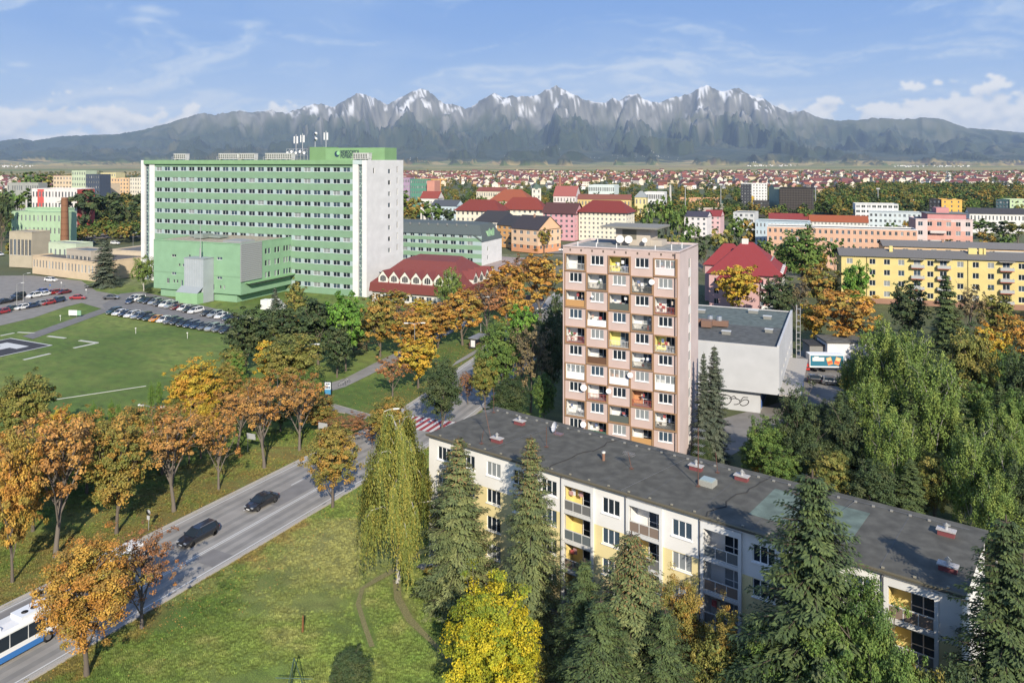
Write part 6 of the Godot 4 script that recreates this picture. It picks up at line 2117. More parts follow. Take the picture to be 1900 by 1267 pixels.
func trees() -> void:
	rng.seed = 4242
	var R := [
		# along the far side of the road, from the left
		["orange", -54.66, 84.81, 16.79, 6.48, "large orange tree cut by the left edge below the middle of the picture"],
		["sparse", -53.14, 90.25, 16.98, 10.97, "big orange maple with a forked bare stem, above the bus"],
		["mixed", -48.93, 95.86, 14.78, 9.32, "green and orange maple between the big forked maple and the round sign"],
		["sparse", -44.51, 102.06, 13.89, 9.92, "thinning orange maple with a tall grey trunk right of the round sign"],
		["sparse", -41.17, 108.77, 10.8, 6.19, "slender orange maple third from the round sign beside the road"],
		["sparse", -37.19, 116.41, 13.58, 9.05, "half bare brown maple with many upright limbs beside the road"],
		["sparse", -33.9, 123.58, 12.01, 8.41, "orange brown maple beside the blue destination sign"],
		["rust", -36.55, 76.49, 9.56, 6.91, "half bare purple brown tree on the near verge covering the road edge"],
		["orange", -38.09, 69.43, 12.92, 9.64, "large dense golden brown tree in front of the bus"],
		["mixed", -23.86, 103.18, 11.54, 8.02, "lone olive brown tree with a bare trunk on the near verge of the road"],
		["weeping", -12.47, 84.71, 19.35, 10.12, "tall weeping birch on the lawn left of the white block"],
		["mixed", -18.78, 120.22, 9.85, 7.51, "thin orange green tree just behind the top of the weeping birch"],
		["rust", -22.44, 124.28, 4.66, 3.62, "small rust coloured bush tree at the kerb before the crossing"],
		# between the road and the helipad
		["olive", -75.55, 120.22, 13.77, 9.85, "brown olive tree at the left edge above the orange maples"],
		["gold", -66.35, 114.01, 9.9, 7.52, "golden tree between the brown olive tree and the conifer hedge"],
		["mixed", -67.26, 104.15, 10.49, 6.51, "olive orange tree at the left edge behind the front row of maples"],
		["mixed", -55.82, 114.01, 10.29, 7.92, "green orange tree in front of the row of narrow green conifers"],
		["gold", -53.99, 132.22, 12.12, 10.83, "bright yellow tree beside the lawn left of the tall double lamp"],
		["thuja", -52.19, 146.23, 10.15, 5.28, "bright green cone shaped conifer right of the bright yellow tree"],
		["mixed", -44.07, 132.22, 9.18, 7.35, "olive orange tree behind the half bare brown maple"],
		["dark", -39.48, 132.22, 7.35, 5.51, "dark green bush tree behind the roadside maples"],
		["olive", -41.63, 146.23, 14.22, 12.69, "round yellow green tree left of the double street lamp"],
		["gold", -47.48, 151.93, 11.61, 7.39, "yellow topped tree at the edge of the helipad lawn"],
		["dark", -58.24, 169.41, 14.35, 11.18, "dark pine at the end of the nearest row of parked cars"],
		["dark", -52.52, 173.86, 14.49, 13.28, "dark pine behind the round yellow green tree"],
		["mixed", -54.39, 188.72, 8.91, 10.48, "olive brown tree in front of the hospital's stepped base"],
		["dark", -43.46, 173.86, 16.3, 12.68, "dark pine left of the vivid green tree"],
		["bright", -36.54, 170.28, 17.74, 9.7, "vivid green tall tree below the right end of the hospital"],
		["mixed", -31.05, 182.48, 14.83, 11.4, "olive orange tree right of the vivid green tree"],
		["blue_spruce", -64.66, 211.63, 11.61, 5, "small dark spruce before the hospital's lower storeys"],
		["olive", -59.84, 214.37, 12.8, 7.74, "grey green loose tree beside the small dark spruce"],
		["rust", -23.42, 151.93, 8.44, 6.75, "rust brown small tree left of the golden tree by the footpath"],
		["gold", -19.01, 157.34, 10.71, 9.62, "golden tree standing by the footpath below the double lamp"],
		["orange", -23.44, 179.51, 11.97, 10.6, "orange tree in the belt behind the golden tree"],
		["orange", -18.35, 191.45, 11.03, 11.7, "orange tree in the middle of the autumn belt"],
		["rust", -28.33, 194.25, 10.79, 9.44, "rust tree at the left end of the autumn belt"],
		["orange", -12.41, 194.25, 14.16, 12.82, "orange tree behind the bus shelter"],
		["rust", -6.35, 203.19, 14.82, 13.4, "large rust brown tree right of the bus shelter"],
		["birch", -18.62, 229.2, 15.28, 9.23, "slim birch with pale stem in front of the dormer hall"],
		["orange", -1.53, 220.07, 18.34, 13.75, "big orange tree left of the pink tower's upper left corner"],
		["orange", 8.44, 229.2, 19.1, 17.51, "big golden brown tree touching the left side of the pink tower"],
		["rust", 3.17, 253.79, 15.86, 12.34, "rust tree between the two big orange trees left of the pink tower"],
		["gold", -25.98, 220.07, 7.34, 9.17, "yellow orange tree under the dormer hall's eaves"],
		["mixed", -34.78, 227.63, 8.69, 10.43, "olive orange tree at the left corner of the dormer hall"],
		["orange", -11.67, 240, 6.67, 10, "orange tree at the right corner of the dormer hall"],
		["dark", -11.94, 132.22, 12.85, 7.53, "dense dark green tree at the near kerb beyond the red crossing"],
		["green", -2.49, 143.69, 16.96, 9.48, "green tree left of the pink tower behind the dark roof"],
		["bright", 2.06, 165.19, 16.06, 8.03, "light green tree left of the pink tower's middle storeys"],
		["brown", 3.45, 142.15, 16.29, 9.38, "half bare grey brown tree at the pink tower's left foot"],
		["olive", -4.94, 142.15, 11.35, 6.12, "olive tree at the far corner of the dark roof"],
		["dark", 7.43, 148.52, 18.05, 6.39, "dark shaded tree close against the pink tower's left side"],
		["dark", 10, 169.41, 17.65, 5.88, "dark tree in the shade behind the pink tower's left edge"],
		["rust", -8.36, 146.87, 6.12, 4.49, "reddish bare bush tree beside the far road bend"],
		# left, by the hospital
		["blue_spruce", -149.25, 284.29, 17.37, 11.45, "broad blue green fir beside the beige pavilion"],
		["birch", -130.56, 274.85, 13.36, 9.93, "drooping birch at the left end of the hospital's green wing"],
		["olive", -222.05, 346.81, 11.56, 10.12, "small olive conifer at the far left on the grass"],
		["dark", -259.36, 469.79, 30.67, 25.45, "big dark tree right of the brick chimney"],
		["dark", -234.24, 469.79, 26.75, 25.45, "big dark tree touching the hospital's left end"],
		["dark", -265.11, 505.65, 27.39, 24.58, "dark tree between the two big trees left of the hospital"],
		["green", -505.43, 817.78, 35.21, 29.53, "round green tree above the white school"],
		["olive", -543.18, 907.4, 31.51, 25.21, "olive tree above the red school panel"],
		["dark", -419.01, 655.84, 23.68, 20.04, "dark tree left of the white school"],
		["dark", -255.02, 387.37, 29.59, 9.68, "dark tall tree cut by the left edge"],
		["green", -404.9, 690, 14.38, 12.46, "small green tree in front of the white school"],
		["green", -262.17, 432.94, 9.02, 7.82, "small grey green tree before the boiler house"],
		# right of the tower
		["blue_spruce", 30.72, 117.66, 18.14, 6.05, "tall blue grey spruce right of the pink tower"],
		["blue_spruce", 28.88, 116.83, 17.36, 4.22, "slimmer grey spruce close to the pink tower's right edge"],
		["dark", 27.95, 114.01, 5.15, 3.48, "small dark pine at the foot of the pink tower"],
		["gold", 65.94, 226.08, 16.8, 14.44, "yellow olive tree in front of the red roofed villa"],
		["dark", 74.17, 215.77, 14.38, 11.69, "dark tree behind the pale hall's flat roof"],
		["green", 100.98, 269.27, 23, 20.94, "large green tree right of the red roofed villa"],
		["mixed", 90.89, 227.63, 16.76, 12.65, "brown olive tree left of the bright yellow block"],
		["bright", 97.5, 220.07, 18.64, 8.86, "light green tree at the left end of the bright yellow block"],
		["orange", 80.11, 186.07, 16.41, 17.44, "bright orange tree in front of the bright yellow block"],
		["gold", 75.81, 194.25, 10.79, 8.09, "yellow tree at the left of the bright orange tree"],
		["dark", 99.55, 194.25, 16.19, 11.47, "dark green tree in front of the bright yellow block"],
		["spruce", 102.83, 183.49, 19.62, 8.92, "dark spruce in front of the bright yellow block"],
		["brown", 111.4, 188.72, 16.38, 9.17, "brown spruce like tree right of the dark spruce"],
		["olive", 121.41, 194.25, 12.82, 10.12, "olive tree at the right below the bright yellow block"],
		["orange", 109.41, 169.41, 13.53, 9.41, "orange yellow tree at the right edge"],
		["birch", 59.77, 124.75, 21.66, 10.4, "tall drooping birch right of the delivery lorry"],
		["birch", 59.22, 132.22, 14.69, 7.35, "drooping birch in front of the lorry's cab"],
		["birch", 59.59, 109.31, 20.12, 9.87, "large pale green birch with a white stem at the right"],
		["olive", 75.05, 127.14, 19.42, 9.71, "broad olive tree behind the large pale green birch"],
		["green", 84.47, 132.22, 14.69, 9.18, "dark leafed tree at the right edge below the orange yellow tree"],
		["dark", 71.73, 137.71, 15.3, 8.61, "dark green tree between the two tall birches"],
		["dark", 40.23, 109.31, 14.65, 7.59, "dark pine in front of the pale hall's entrance"],
		["green", 35.68, 109.31, 10.25, 6.68, "green tree over the pale hall's blue fascia"],
		["dark", 45.56, 105.81, 13.59, 6.47, "dark broad conifer behind the front block's roof"],
		["birch", 49.41, 100.21, 15.31, 8, "light yellow green birch behind the front block's roof"],
		["birch", 54.99, 93.16, 15.53, 7.12, "yellow green birch behind the right end of the front block's roof"],
		["birch", 57.73, 89.39, 14.9, 5.59, "yellowish birch with white stem at the right edge"],
		["olive", 52.64, 96.56, 10.39, 5.36, "olive tree close behind the felt patch of the dark roof"],
		["dark", 49.34, 109.31, 7.97, 5.31, "dark tree in the gap behind the broad conifer"],
		["dark", 76.21, 132.22, 11.02, 7.35, "shaded dark tree in the middle of the right hand wood"],
		["spruce", 56.17, 109.31, 14.04, 5.31, "narrow dark spruce among the birches on the right"],
		["spruce", 68.7, 109.31, 15.18, 5.69, "dark spruce near the right edge among the birches"],
		["dark", 62.28, 100.21, 12.53, 6.26, "dark tree in the shade near the right edge"],
		["gold", 36.97, 109.31, 4.17, 5.69, "low golden tree behind the front block's roof"],
		["green", 34.87, 112.08, 5.45, 4.67, "green tree right of the grey spruces behind the dark roof"],
		["dark", 50.24, 124.75, 7.8, 5.54, "dark pine beside the shop's yard"],
		["olive", 63.86, 143.69, 8.78, 6.98, "olive tree at the edge of the shop's yard"],
		["green", 68.16, 104.98, 15.31, 6.56, "green tree cut by the right edge in the wood"],
		["brown", 81, 220.07, 12.23, 9.17, "grey brown tree behind the dark tree at the pale hall"],
		["dark", 81.18, 169.41, 10.59, 7.06, "dark tree right of the bright orange tree"],
		# in front of the block
		["pale_spruce", -5.62, 80.88, 17.41, 8.99, "pale green spruce with brown cones at the left end of the white block"],
		["pale_spruce", 1.8, 73.93, 19.97, 8.47, "second tall spruce with brown cones before the white block"],
		["yellow", -1.54, 63.33, 12.45, 8.58, "bright yellow maple in the foreground before the white block"],
		["pale_spruce", 9.54, 61.85, 16.54, 11.17, "olive spruce in the foreground right of the yellow maple"],
		["spruce", 5.91, 63.03, 13.79, 7.88, "smaller olive spruce close behind the yellow maple"],
		["mixed", 14.06, 64.88, 11.62, 5.41, "autumn tinted broadleaf tree before the shaded part of the block"],
		["spruce", 21.55, 55.62, 23.87, 15.45, "tall dark spruce in the right foreground reaching over the roof"],
		["green", 23.96, 52.12, 18.46, 6.51, "leafy green tree right of the tall dark spruce"],
		["spruce", 33.22, 52.12, 22.26, 11.94, "large spruce in the bottom right corner"],
		["mixed", 16.71, 60.16, 11.7, 4.18, "brownish small tree in the shade before the block"],
		["dark", -13.88, 66.17, 4.37, 3.91, "small dark pine at the bottom edge on the lawn"],
		["green", 19.25, 56.57, 12.57, 5.89, "low green tree at the foot of the tall dark spruce"],
		["olive", 26.48, 49.4, 14.58, 4.12, "leafy olive tree between the two big foreground spruces"],
		["green", -337.7, 525.71, 28.48, 22.63, "green tree before the grey flat roofed building at the far left"],
		["dark", -336.83, 547.44, 24.33, 16.73, "dark tree between the grey flat roofed building and the white school"],
		["dark", -297.42, 453.7, 29.3, 15.75, "tall dark tree at the left edge beside the boiler house"],
		["mixed", -240.44, 406.38, 7.34, 6.77, "small brown tree behind the pale green garages"],
		["green", -231.78, 365.97, 10.17, 10.17, "green tree in front of the beige workshop at the far left"],
		["mixed", -59.68, 96.56, 12.41, 8.05, "broad green orange maple at the left between the edge tree and the forked maple"],
		["mixed", -58.99, 107.53, 11.57, 8.96, "green orange tree behind the forked maple"],
		["olive", -51.46, 114.01, 10.69, 7.13, "olive tree behind the thinning tall trunked maple"],
		["gold", -48.25, 120.22, 8.77, 6.68, "yellow orange tree behind the slender maple"],
		["sparse", -43.77, 123.58, 9.87, 7.72, "thin brown tree between the slender maple and the many limbed one"],
		["olive", -49.2, 118.07, 7.38, 4.92, "olive bush tree in the gap behind the slender maple"],
		["orange", -62.76, 93.16, 13.59, 7.76, "orange tree mostly outside the left edge"],
		["mixed", -33.05, 132.22, 5.97, 7.35, "brown green tree left of the crossing footpath"],
		["mixed", -51.76, 140.64, 9.77, 5.86, "olive tree between the bright yellow tree and the green cone"],
		["olive", -38.12, 186.07, 9.04, 7.75, "olive tree between the vivid green tree and the autumn belt"],
		["orange", -35.83, 206.36, 8.6, 8.6, "orange brown tree at the left of the autumn belt"],
		["orange", -4.24, 244.43, 11.03, 13.58, "rust orange tree in front of the annexe's forecourt"],
		["orange", 1.35, 194.25, 13.49, 10.79, "low orange tree by the green tree left of the pink tower"],
		["rust", -16.9, 211.63, 9.41, 10.29, "brown tree behind the slim birch"],
		["orange", -20.97, 188.72, 7.86, 10.48, "orange bushy tree by the double lamp behind the golden tree"],
		["dark", 4.23, 173.86, 13.28, 10.87, "dark green tree in the shade left of the pink tower"],
		["dark", -0.48, 137.71, 7.65, 7.65, "dark bushy tree behind the far corner of the dark roof"],
		["green", 5.62, 134.91, 9.37, 4.68, "green tree squeezed between the pink tower and the dark roof"],
		["birch", 53.05, 114.01, 15.04, 8.71, "pale birch in the front of the right hand wood"],
		["birch", 61.78, 120.22, 20.87, 9.18, "airy birch behind the right hand wood's front"],
		["spruce", 49.14, 116.01, 11.92, 7.65, "dark spruce at the left of the right hand wood"],
		["spruce", 62.76, 110.22, 16.07, 7.27, "dark spruce in the thick of the right hand wood"],
		["green", 70.09, 116.01, 13.7, 8.06, "green tree in the thick of the right hand wood"],
		["dark", 69.75, 127.14, 15.01, 8.83, "tall dark tree in the thick of the right hand wood"],
		["birch", 63.33, 100.21, 15.31, 6.96, "birch near the right edge in the wood"],
		["dark", 77.9, 118.07, 18.04, 8.2, "dark tree cut by the right edge"],
		["gold", 97.24, 157.34, 13.11, 8.74, "yellow tinted tree at the upper right of the wood"],
		["dark", 91.78, 157.34, 14.2, 7.65, "dark tree behind the broad olive tree"],
		["green", 76.48, 157.34, 10.93, 7.65, "green tree behind the tall drooping birch"],
		["dark", 40.74, 106.67, 9.63, 6.67, "dark pine at the left of the wood behind the dark roof"],
		["green", 36.45, 104.98, 7.29, 5.83, "green tree beside the low golden tree"],
		["olive", 41.41, 100.21, 9.05, 6.26, "olive tree close behind the dark roof left of the felt patch"],
		["dark", 45.26, 96.56, 9.05, 6.71, "dark tree close behind the felt patch of the dark roof"],
		["spruce", 49.26, 95.86, 9.32, 6.32, "dark spruce close behind the right part of the dark roof"],
		["birch", 54.4, 87.04, 12.09, 6.65, "yellowing birch behind the right end of the dark roof"],
		["dark", 57.42, 87.04, 12.69, 5.44, "dark tree at the right edge behind the dark roof"],
		["green", 22.25, 52.53, 15.69, 6.93, "dense green tree right below the tall dark spruce"],
		["green", 24.35, 49.4, 15.44, 5.83, "dense leafy green tree at the bottom right"],
		["spruce", 18.14, 58.05, 12.09, 8.06, "dark spruce low at the bottom left of the tall dark spruce"],
		["olive", 15.53, 59.62, 9.94, 4.97, "olive tree at the bottom edge before the shaded facade"],
		["dark", 27.88, 48.67, 15.04, 4.39, "dark tree at the bottom between the big foreground spruces"],
		["spruce", 6.71, 58.57, 13.02, 9.76, "olive green spruce low in the foreground right of the yellow maple"],
		["spruce", 11.59, 58.57, 12.2, 8.13, "olive green spruce low in the foreground beside the autumn tinted tree"],
		["dark", -52, 134.91, 7.03, 5.62, "dark bushy tree right of the bright yellow tree at the lawn's edge"],
		["olive", -56.82, 157.34, 8.74, 6.56, "olive tree at the lawn's edge left of the round yellow green tree"],
		["green", -36.62, 140.64, 8.79, 5.86, "green bushy tree left of the double lamp by the advertising panel"],
		["dark", -37.28, 165.19, 11.47, 8.03, "dark tree under the vivid green tree beside the footpath"],
		["olive", -55.72, 128.37, 7.13, 5.35, "olive bush tree left of the bright yellow tree"],
		["brown", -35.38, 188.72, 9.17, 7.86, "grey brown tree at the back of the footpath"],
	]
	for r in R:
		tree(r[0], r[1], r[2], r[3], r[4], r[5])
	var n := 0
	for q in [[172, 800, 742], [188, 803, 755], [205, 795, 738], [219, 798, 745], [280, 765, 706], [294, 762, 703]]:
		var d: float = 1440.0 * 46.0 / (q[1] - 299.0)
		tree("thuja", (q[0] - 950.0) * d / 1440.0, d, (q[1] - q[2]) * d / 1440.0, 16 * d / 1440.0, ["leftmost narrow green conifer of the hedge by the lawn", "second narrow green conifer of the hedge by the lawn", "tallest narrow green conifer of the hedge by the lawn", "fourth narrow green conifer of the hedge by the lawn", "left one of two narrow conifers beside the bright yellow tree", "right one of two narrow conifers beside the bright yellow tree"][n], "narrow conifers by the lawn")
		n += 1
	for q in [["dark", -65.01, 132.22, 4.41, 4.77, "dark green shrub right of the narrow conifers"], ["dark", -126.22, 269.27, 2.24, 3.37, "small dark round shrub at the corner of the hospital's green wing"], ["dark", -4.49, 80.88, 2.13, 3.93, "dark shrub at the foot of the pale green spruce"], ["rust", -32.14, 132.22, 3.67, 5.51, "brown shrub left of the footpath crossing"], ["brown", -37.47, 186.07, 3.88, 10.34, "bare grey hedge along the footpath"], ["brown", -32.16, 201.34, 3.91, 9.79, "grey bare shrubs behind the footpath"], ["rust", -27.19, 128.37, 4.01, 8.02, "thin brown shrubs on the verge left of the crossing path"], ["green", 29.22, 120.22, 3.34, 3.34, "green shrub beside the pink tower's corner"], ["mixed", 18.34, 66.84, 4.64, 5.11, "brown leafed shrubs in the shaded corner by the block"], ["thuja", 15.07, 66.17, 5.51, 1.19, "narrow green thuja in the shade before the block"], ["thuja", 15.92, 65.52, 4.55, 1.18, "second narrow thuja in the shade before the block"], ["mixed", -8.93, 85.69, 1.31, 1.79, "flower shrubs at the white block's left corner"], ["olive", 1.38, 66.17, 4.6, 4.6, "olive shrub between the yellow maple and the foreground spruce"], ["dark", 12.49, 64.25, 5.8, 5.35, "dark shrub under the autumn tinted tree"], ["dark", 21.57, 50.91, 13.44, 6.01, "dark shrubs at the bottom edge under the tall spruce"]]:
		tree(q[0], q[1], q[2], q[3], q[4], q[5], "", true)
	# trees among the buildings of the town
	for r in [["green", 72.92, 500, 8.15, 20.83, "poplar group"], ["green", 76.94, 387.37, 29.05, 12.37, "tall green poplar right of the tall cream apartment house"], ["green", 80.18, 370.06, 25.7, 9.77, "shorter green poplar right of the tall poplar"], ["green", 68.6, 387.37, 24.75, 9.15, "green poplar left of the tall poplar"]]:
		if r[5] != "poplar group":
			tree(r[0], r[1], r[2], r[3], r[4], r[5])
	n = 0
	var told := {}
	for q in [[1275,500,425,40], [1305,505,432,44], [1340,505,420,50], [1370,470,398,52], [1395,480,402,46], [1420,500,440,40], [1355,500,440,40], [1250,500,430,40], [1455,520,455,50], [1520,520,450,40], [1550,510,440,36], [1580,500,432,34], [1625,470,420,36], [1660,470,412,44], [1690,470,405,40], [1640,490,440,30], [1710,500,445,34], [1760,500,445,44], [1790,505,448,34], [1575,480,440,30], [1820,440,405,50], [1860,445,408,60], [1890,450,412,50], [740,430,352,50], [765,430,362,44], [800,430,372,60], [835,430,385,44], [755,440,390,40], [860,425,402,30], [1010,470,420,30], [1190,470,425,30], [1215,470,420,30], [1035,455,425,26], [1290,455,415,30], [1830,480,425,40], [1870,490,430,44]]:
		var d: float = 1440.0 * 46.0 / (q[1] - 299.0)
		var k: String = ["green", "dark", "olive", "green", "mixed"][n % 5]
		var x: float = (q[0] - 950.0) * d / 1440.0
		var l := "%s tree %s" % [{"green": "green", "dark": "dark green", "olive": "olive", "mixed": "brownish"}[k], beside(x, d)]
		if told.has(l):
			var side := "right" if q[0] > told[l] else "left"
			var first: float = told[l]
			l = l.replace(" tree ", " tree (%smost) " % side)
			if told.has(l):
				l = l.replace(" tree (", " tree (taller, ")
			told[l] = first
		else:
			told[l] = q[0]
		tree(k, x, d, (q[1] - q[2]) * d / 1440.0, q[3] * d / 1440.0, l, "trees between the flats and houses")
		n += 1

func town() -> void:
	rng.seed = 99
	# six patterns of small house, copied over the far town
	var kinds := []
	for k in 8:
		var w: float = [11.0, 14.0, 9.0, 18.0, 12.0, 10.0, 24.0, 12.0][k]
		var d: float = [9.0, 10.0, 9.0, 11.0, 11.0, 8.0, 12.0, 10.0][k]
		var h: float = [5.5, 6.5, 5.0, 8.5, 6.0, 5.0, 8.0, 7.0][k]
		var wall: Color = [Color(0.70, 0.68, 0.64), Color(0.66, 0.56, 0.42), Color(0.72, 0.70, 0.68), Color(0.66, 0.60, 0.52), Color(0.60, 0.42, 0.30), Color(0.70, 0.68, 0.66), Color(0.62, 0.52, 0.36), Color(0.55, 0.30, 0.26)][k]
		var roof: Color = [Color(0.19, 0.065, 0.05), Color(0.25, 0.085, 0.055), Color(0.10, 0.075, 0.07), Color(0.17, 0.06, 0.055), Color(0.16, 0.07, 0.055), Color(0.26, 0.115, 0.075), Color(0.15, 0.075, 0.06), Color(0.11, 0.06, 0.055)][k]
		var b := mb(wall)
		b.box(Vector3(-w / 2, -0.5, -d / 2), Vector3(w / 2, h, d / 2))
		b.t = Transform3D(Basis(), Vector3(-w / 2, 0, d / 2))
		gable_wall(b, w, d, h, 4.0)
		var r := mb(roof)
		r.t = b.t
		pitched(r, w, d, h, 4.2, 0.6, 0.0 if k % 2 else 3.0)
		var q := mb(Color(0.06, 0.07, 0.08))
		for i in int(w / 3):
			for j in int(h / 2.8):
				q.cbox(Vector3(-w / 2 + 1.6 + i * 3.0, 1.5 + j * 2.8, d / 2), Vector3(1.4, 1.4, 0.1))
		kinds.append([b.mesh(), r.mesh(), q.mesh()])
	var looks := ["white walled house with a dark red roof", "cream house with an orange red roof", "white house with a dark brown roof", "larger cream house with a red roof", "orange walled house with a brown red roof", "small white house with an orange roof", "long ochre house with a brown roof", "brick red house with a dark roof"]
	var spots := []
	var zones := [[745, 900, 321, 338, 44, "right of the hospital"], [880, 1190, 319, 342, 96, "far behind the town tower"], [1190, 1400, 318, 352, 60, "left of the white high rise"], [1400, 1620, 319, 360, 62, "behind the black glass office"], [1620, 1900, 321, 338, 40, "above the far wood"]]
	for z in zones:
		var made := 0
		var tries := 0
		while made < z[4] and tries < 4000:
			tries += 1
			var py := lerpf(z[2], z[3], pow(rng.randf(), 1.3))
			var d := 1440.0 * 46.0 / (py - 299.0)
			var x := (rng.randf_range(z[0], z[1]) - 950.0) * d / 1440.0
			var clear := true
			for s: Vector2 in spots:
				if s.distance_squared_to(Vector2(x, d)) < 17.0 * 17.0 + (d - 900.0) * 0.12:
					clear = false
					break
			if not clear:
				continue
			spots.append(Vector2(x, d))
			made += 1
			var k := rng.randi() % 8
			var o := thing("house", "%s %s" % [looks[k], z[5]], "house", Vector3(x, 0, -d), [0.25, 1.82, 0.25, -0.3][rng.randi() % 4] + rng.randfn() * 0.1, "small far houses " + z[5])
			put("wall", kinds[k][0], M.paint, o)
			put("roof", kinds[k][1], M.tiles, o)
			if d < 1300:
				put("window", kinds[k][2], M.plain_paint, o).set_meta("kind", "stuff")
	# what is left of the far town and of its greenery, too small to pick apart
	for k in 4:
		var mm := MultiMesh.new()
		mm.transform_format = MultiMesh.TRANSFORM_3D
		var both := mb(Color.WHITE)
		both.v = kinds[k][0].surface_get_arrays(0)[Mesh.ARRAY_VERTEX]
		mm.mesh = joined_house(kinds[k])
		var at := []
		for i in 190:
			var d := 1250.0 + 1700.0 * pow(rng.randf(), 0.9)
			var x := rng.randf_range(-0.16, 0.68) * d
			at.append(Transform3D(Basis(Vector3.UP, [0.25, 1.82][rng.randi() % 2] + rng.randfn() * 0.15).scaled(Vector3.ONE * rng.randf_range(0.8, 1.15)), Vector3(x, 0, -d)))
		for i in 30:
			var d := 1000.0 + 900.0 * rng.randf()
			at.append(Transform3D(Basis(Vector3.UP, rng.randf() * 3.0), Vector3(rng.randf_range(-0.68, -0.5) * d, 0, -d)))
		mm.instance_count = at.size()
		for i in at.size():
			mm.set_instance_transform(i, at[i])
		var o := MultiMeshInstance3D.new()
		o.name = numbered("far_houses")
		o.multimesh = mm
		o.material_override = M.plain_paint
		add_child(o)
		tag(o, ["small far houses with dark red roofs scattered to the edge of the town", "small far cream houses with orange roofs scattered to the edge of the town", "small far houses with dark brown roofs scattered to the edge of the town", "far larger cream houses scattered to the edge of the town"][k], "houses", "", "stuff")
	for k in 4:
		var kind: String = ["dark", "green", "olive", "mixed"][k]
		var m := proto(kind, 2, 0)
		var mm := MultiMesh.new()
		mm.transform_format = MultiMesh.TRANSFORM_3D
		mm.mesh = m[1]
		var at := []
		for i in 900:
			var d := 620.0 + 2300.0 * pow(rng.randf(), 1.5)
			var bearing := rng.randf_range(-0.68, 0.70)
			if bearing > -0.48 and bearing < -0.15:
				continue
			at.append([bearing, d])
		for i in 260:      # the thick wood at the right, and a row of trees on the fields' edge
			at.append([rng.randf_range(0.45, 0.63), rng.randf_range(820.0, 1150.0)])
		for i in 60:
			at.append([rng.randf_range(0.40, 0.50), rng.randf_range(650.0, 800.0)])
		for i in 150:
			at.append([rng.randf_range(-0.16, 0.70), rng.randf_range(2500.0, 3300.0)])
		for i in 160:
			at.append([rng.randf_range(-0.68, -0.44), rng.randf_range(430.0, 900.0)])
		for i in 170:
			at.append([rng.randf_range(-0.15, 0.66), rng.randf_range(540.0, 1000.0)])
		mm.instance_count = at.size()
		for i in at.size():
			var wood: bool = at[i][0] > 0.4 and at[i][1] < 1200
			var s := rng.randf_range(0.7, 1.15) * (1.35 if wood else 1.0)
			var x: float = at[i][0] * at[i][1]
			var near_house := false
			for p: Vector2 in spots:
				if p.distance_squared_to(Vector2(x, at[i][1])) < 80.0:
					near_house = true
					break
			if near_house:
				s *= 0.35
			mm.set_instance_transform(i, Transform3D(Basis(Vector3.UP, rng.randf() * TAU).scaled(Vector3(s, s * rng.randf_range(0.8, 1.1), s) * 0.95), Vector3(x, -0.5, -at[i][1])))
		var o := MultiMeshInstance3D.new()
		o.name = numbered("far_trees")
		o.multimesh = mm
		o.material_override = M.leaf
		add_child(o)
		tag(o, ["dark tree crowns filling the far town and its wood", "green tree crowns filling the far town and its wood", "olive tree crowns filling the far town and its wood", "brownish tree crowns filling the far town and its wood"][k], "trees", "", "stuff")
	# the woods and trees go on past both sides of the picture
	for k in 4:
		var m := proto(["green", "dark", "birch", "mixed"][k], 1, 0)
		var mw := MultiMesh.new()
		mw.transform_format = MultiMesh.TRANSFORM_3D
		mw.mesh = m[1]
		var pl := []
		for i in 55:
			var d := rng.randf_range(80.0, 300.0)
			pl.append(Vector2(rng.randf_range(0.70, 1.15) * d + 6.0, d))
		for i in 20:
			var d := rng.randf_range(85.0, 170.0)
			pl.append(Vector2(rng.randf_range(-1.0, -0.72) * d - 5.0, d))
		mw.instance_count = pl.size()
		for i in pl.size():
			mw.set_instance_transform(i, Transform3D(Basis(Vector3.UP, rng.randf() * TAU).scaled(Vector3.ONE * rng.randf_range(0.8, 1.35)), Vector3(pl[i].x, -0.3, -pl[i].y)))
		var wo := MultiMeshInstance3D.new()
		wo.name = numbered("wood")
		wo.multimesh = mw
		wo.material_override = M.leaf
		add_child(wo)
		tag(wo, ["green tree crowns of the wood going on past the picture's sides", "dark tree crowns of the wood going on past the picture's sides", "birch crowns of the wood going on past the picture's sides", "brownish crowns of the wood going on past the picture's sides"][k], "trees", "", "stuff")
	# villages at the foot of the mountains
	var mm := MultiMesh.new()
	mm.transform_format = MultiMesh.TRANSFORM_3D
	mm.mesh = kinds[2][0]
	var at := []
	for z in [[1660, 1800, 5900, 7300, 60], [1380, 1480, 6300, 8600, 40], [930, 1260, 10600, 11500, 110], [760, 790, 10200, 10500, 12], [650, 690, 10800, 11200, 14], [400, 420, 11200, 11500, 8], [0, 60, 5500, 7400, 24], [1700, 1730, 10000, 10400, 10]]:
		for i in z[4]:
			var d := rng.randf_range(z[2], z[3])
			at.append(Vector3((rng.randf_range(z[0], z[1]) - 950.0) / 1440.0 * d, d, 0))
	mm.instance_count = at.size()
	for i in at.size():
		var s := rng.randf_range(0.6, 1.1)
		mm.set_instance_transform(i, Transform3D(Basis(Vector3.UP, rng.randf() * 3).scaled(Vector3.ONE * s), Vector3(at[i].x, terrain_height(at[i].x, at[i].y) + 2.0, -at[i].y)))
	var vi := MultiMeshInstance3D.new()
	vi.name = "mountain_villages"
	vi.multimesh = mm
	vi.material_override = M.plain_paint
	add_child(vi)
	tag(vi, "tiny white specks of villages at the foot of the mountains", "village", "", "stuff")

func joined_house(k: Array) -> ArrayMesh:
	var st := SurfaceTool.new()
	st.begin(Mesh.PRIMITIVE_TRIANGLES)
	for m in k:
		st.append_from(m, 0, Transform3D())
	return st.commit()

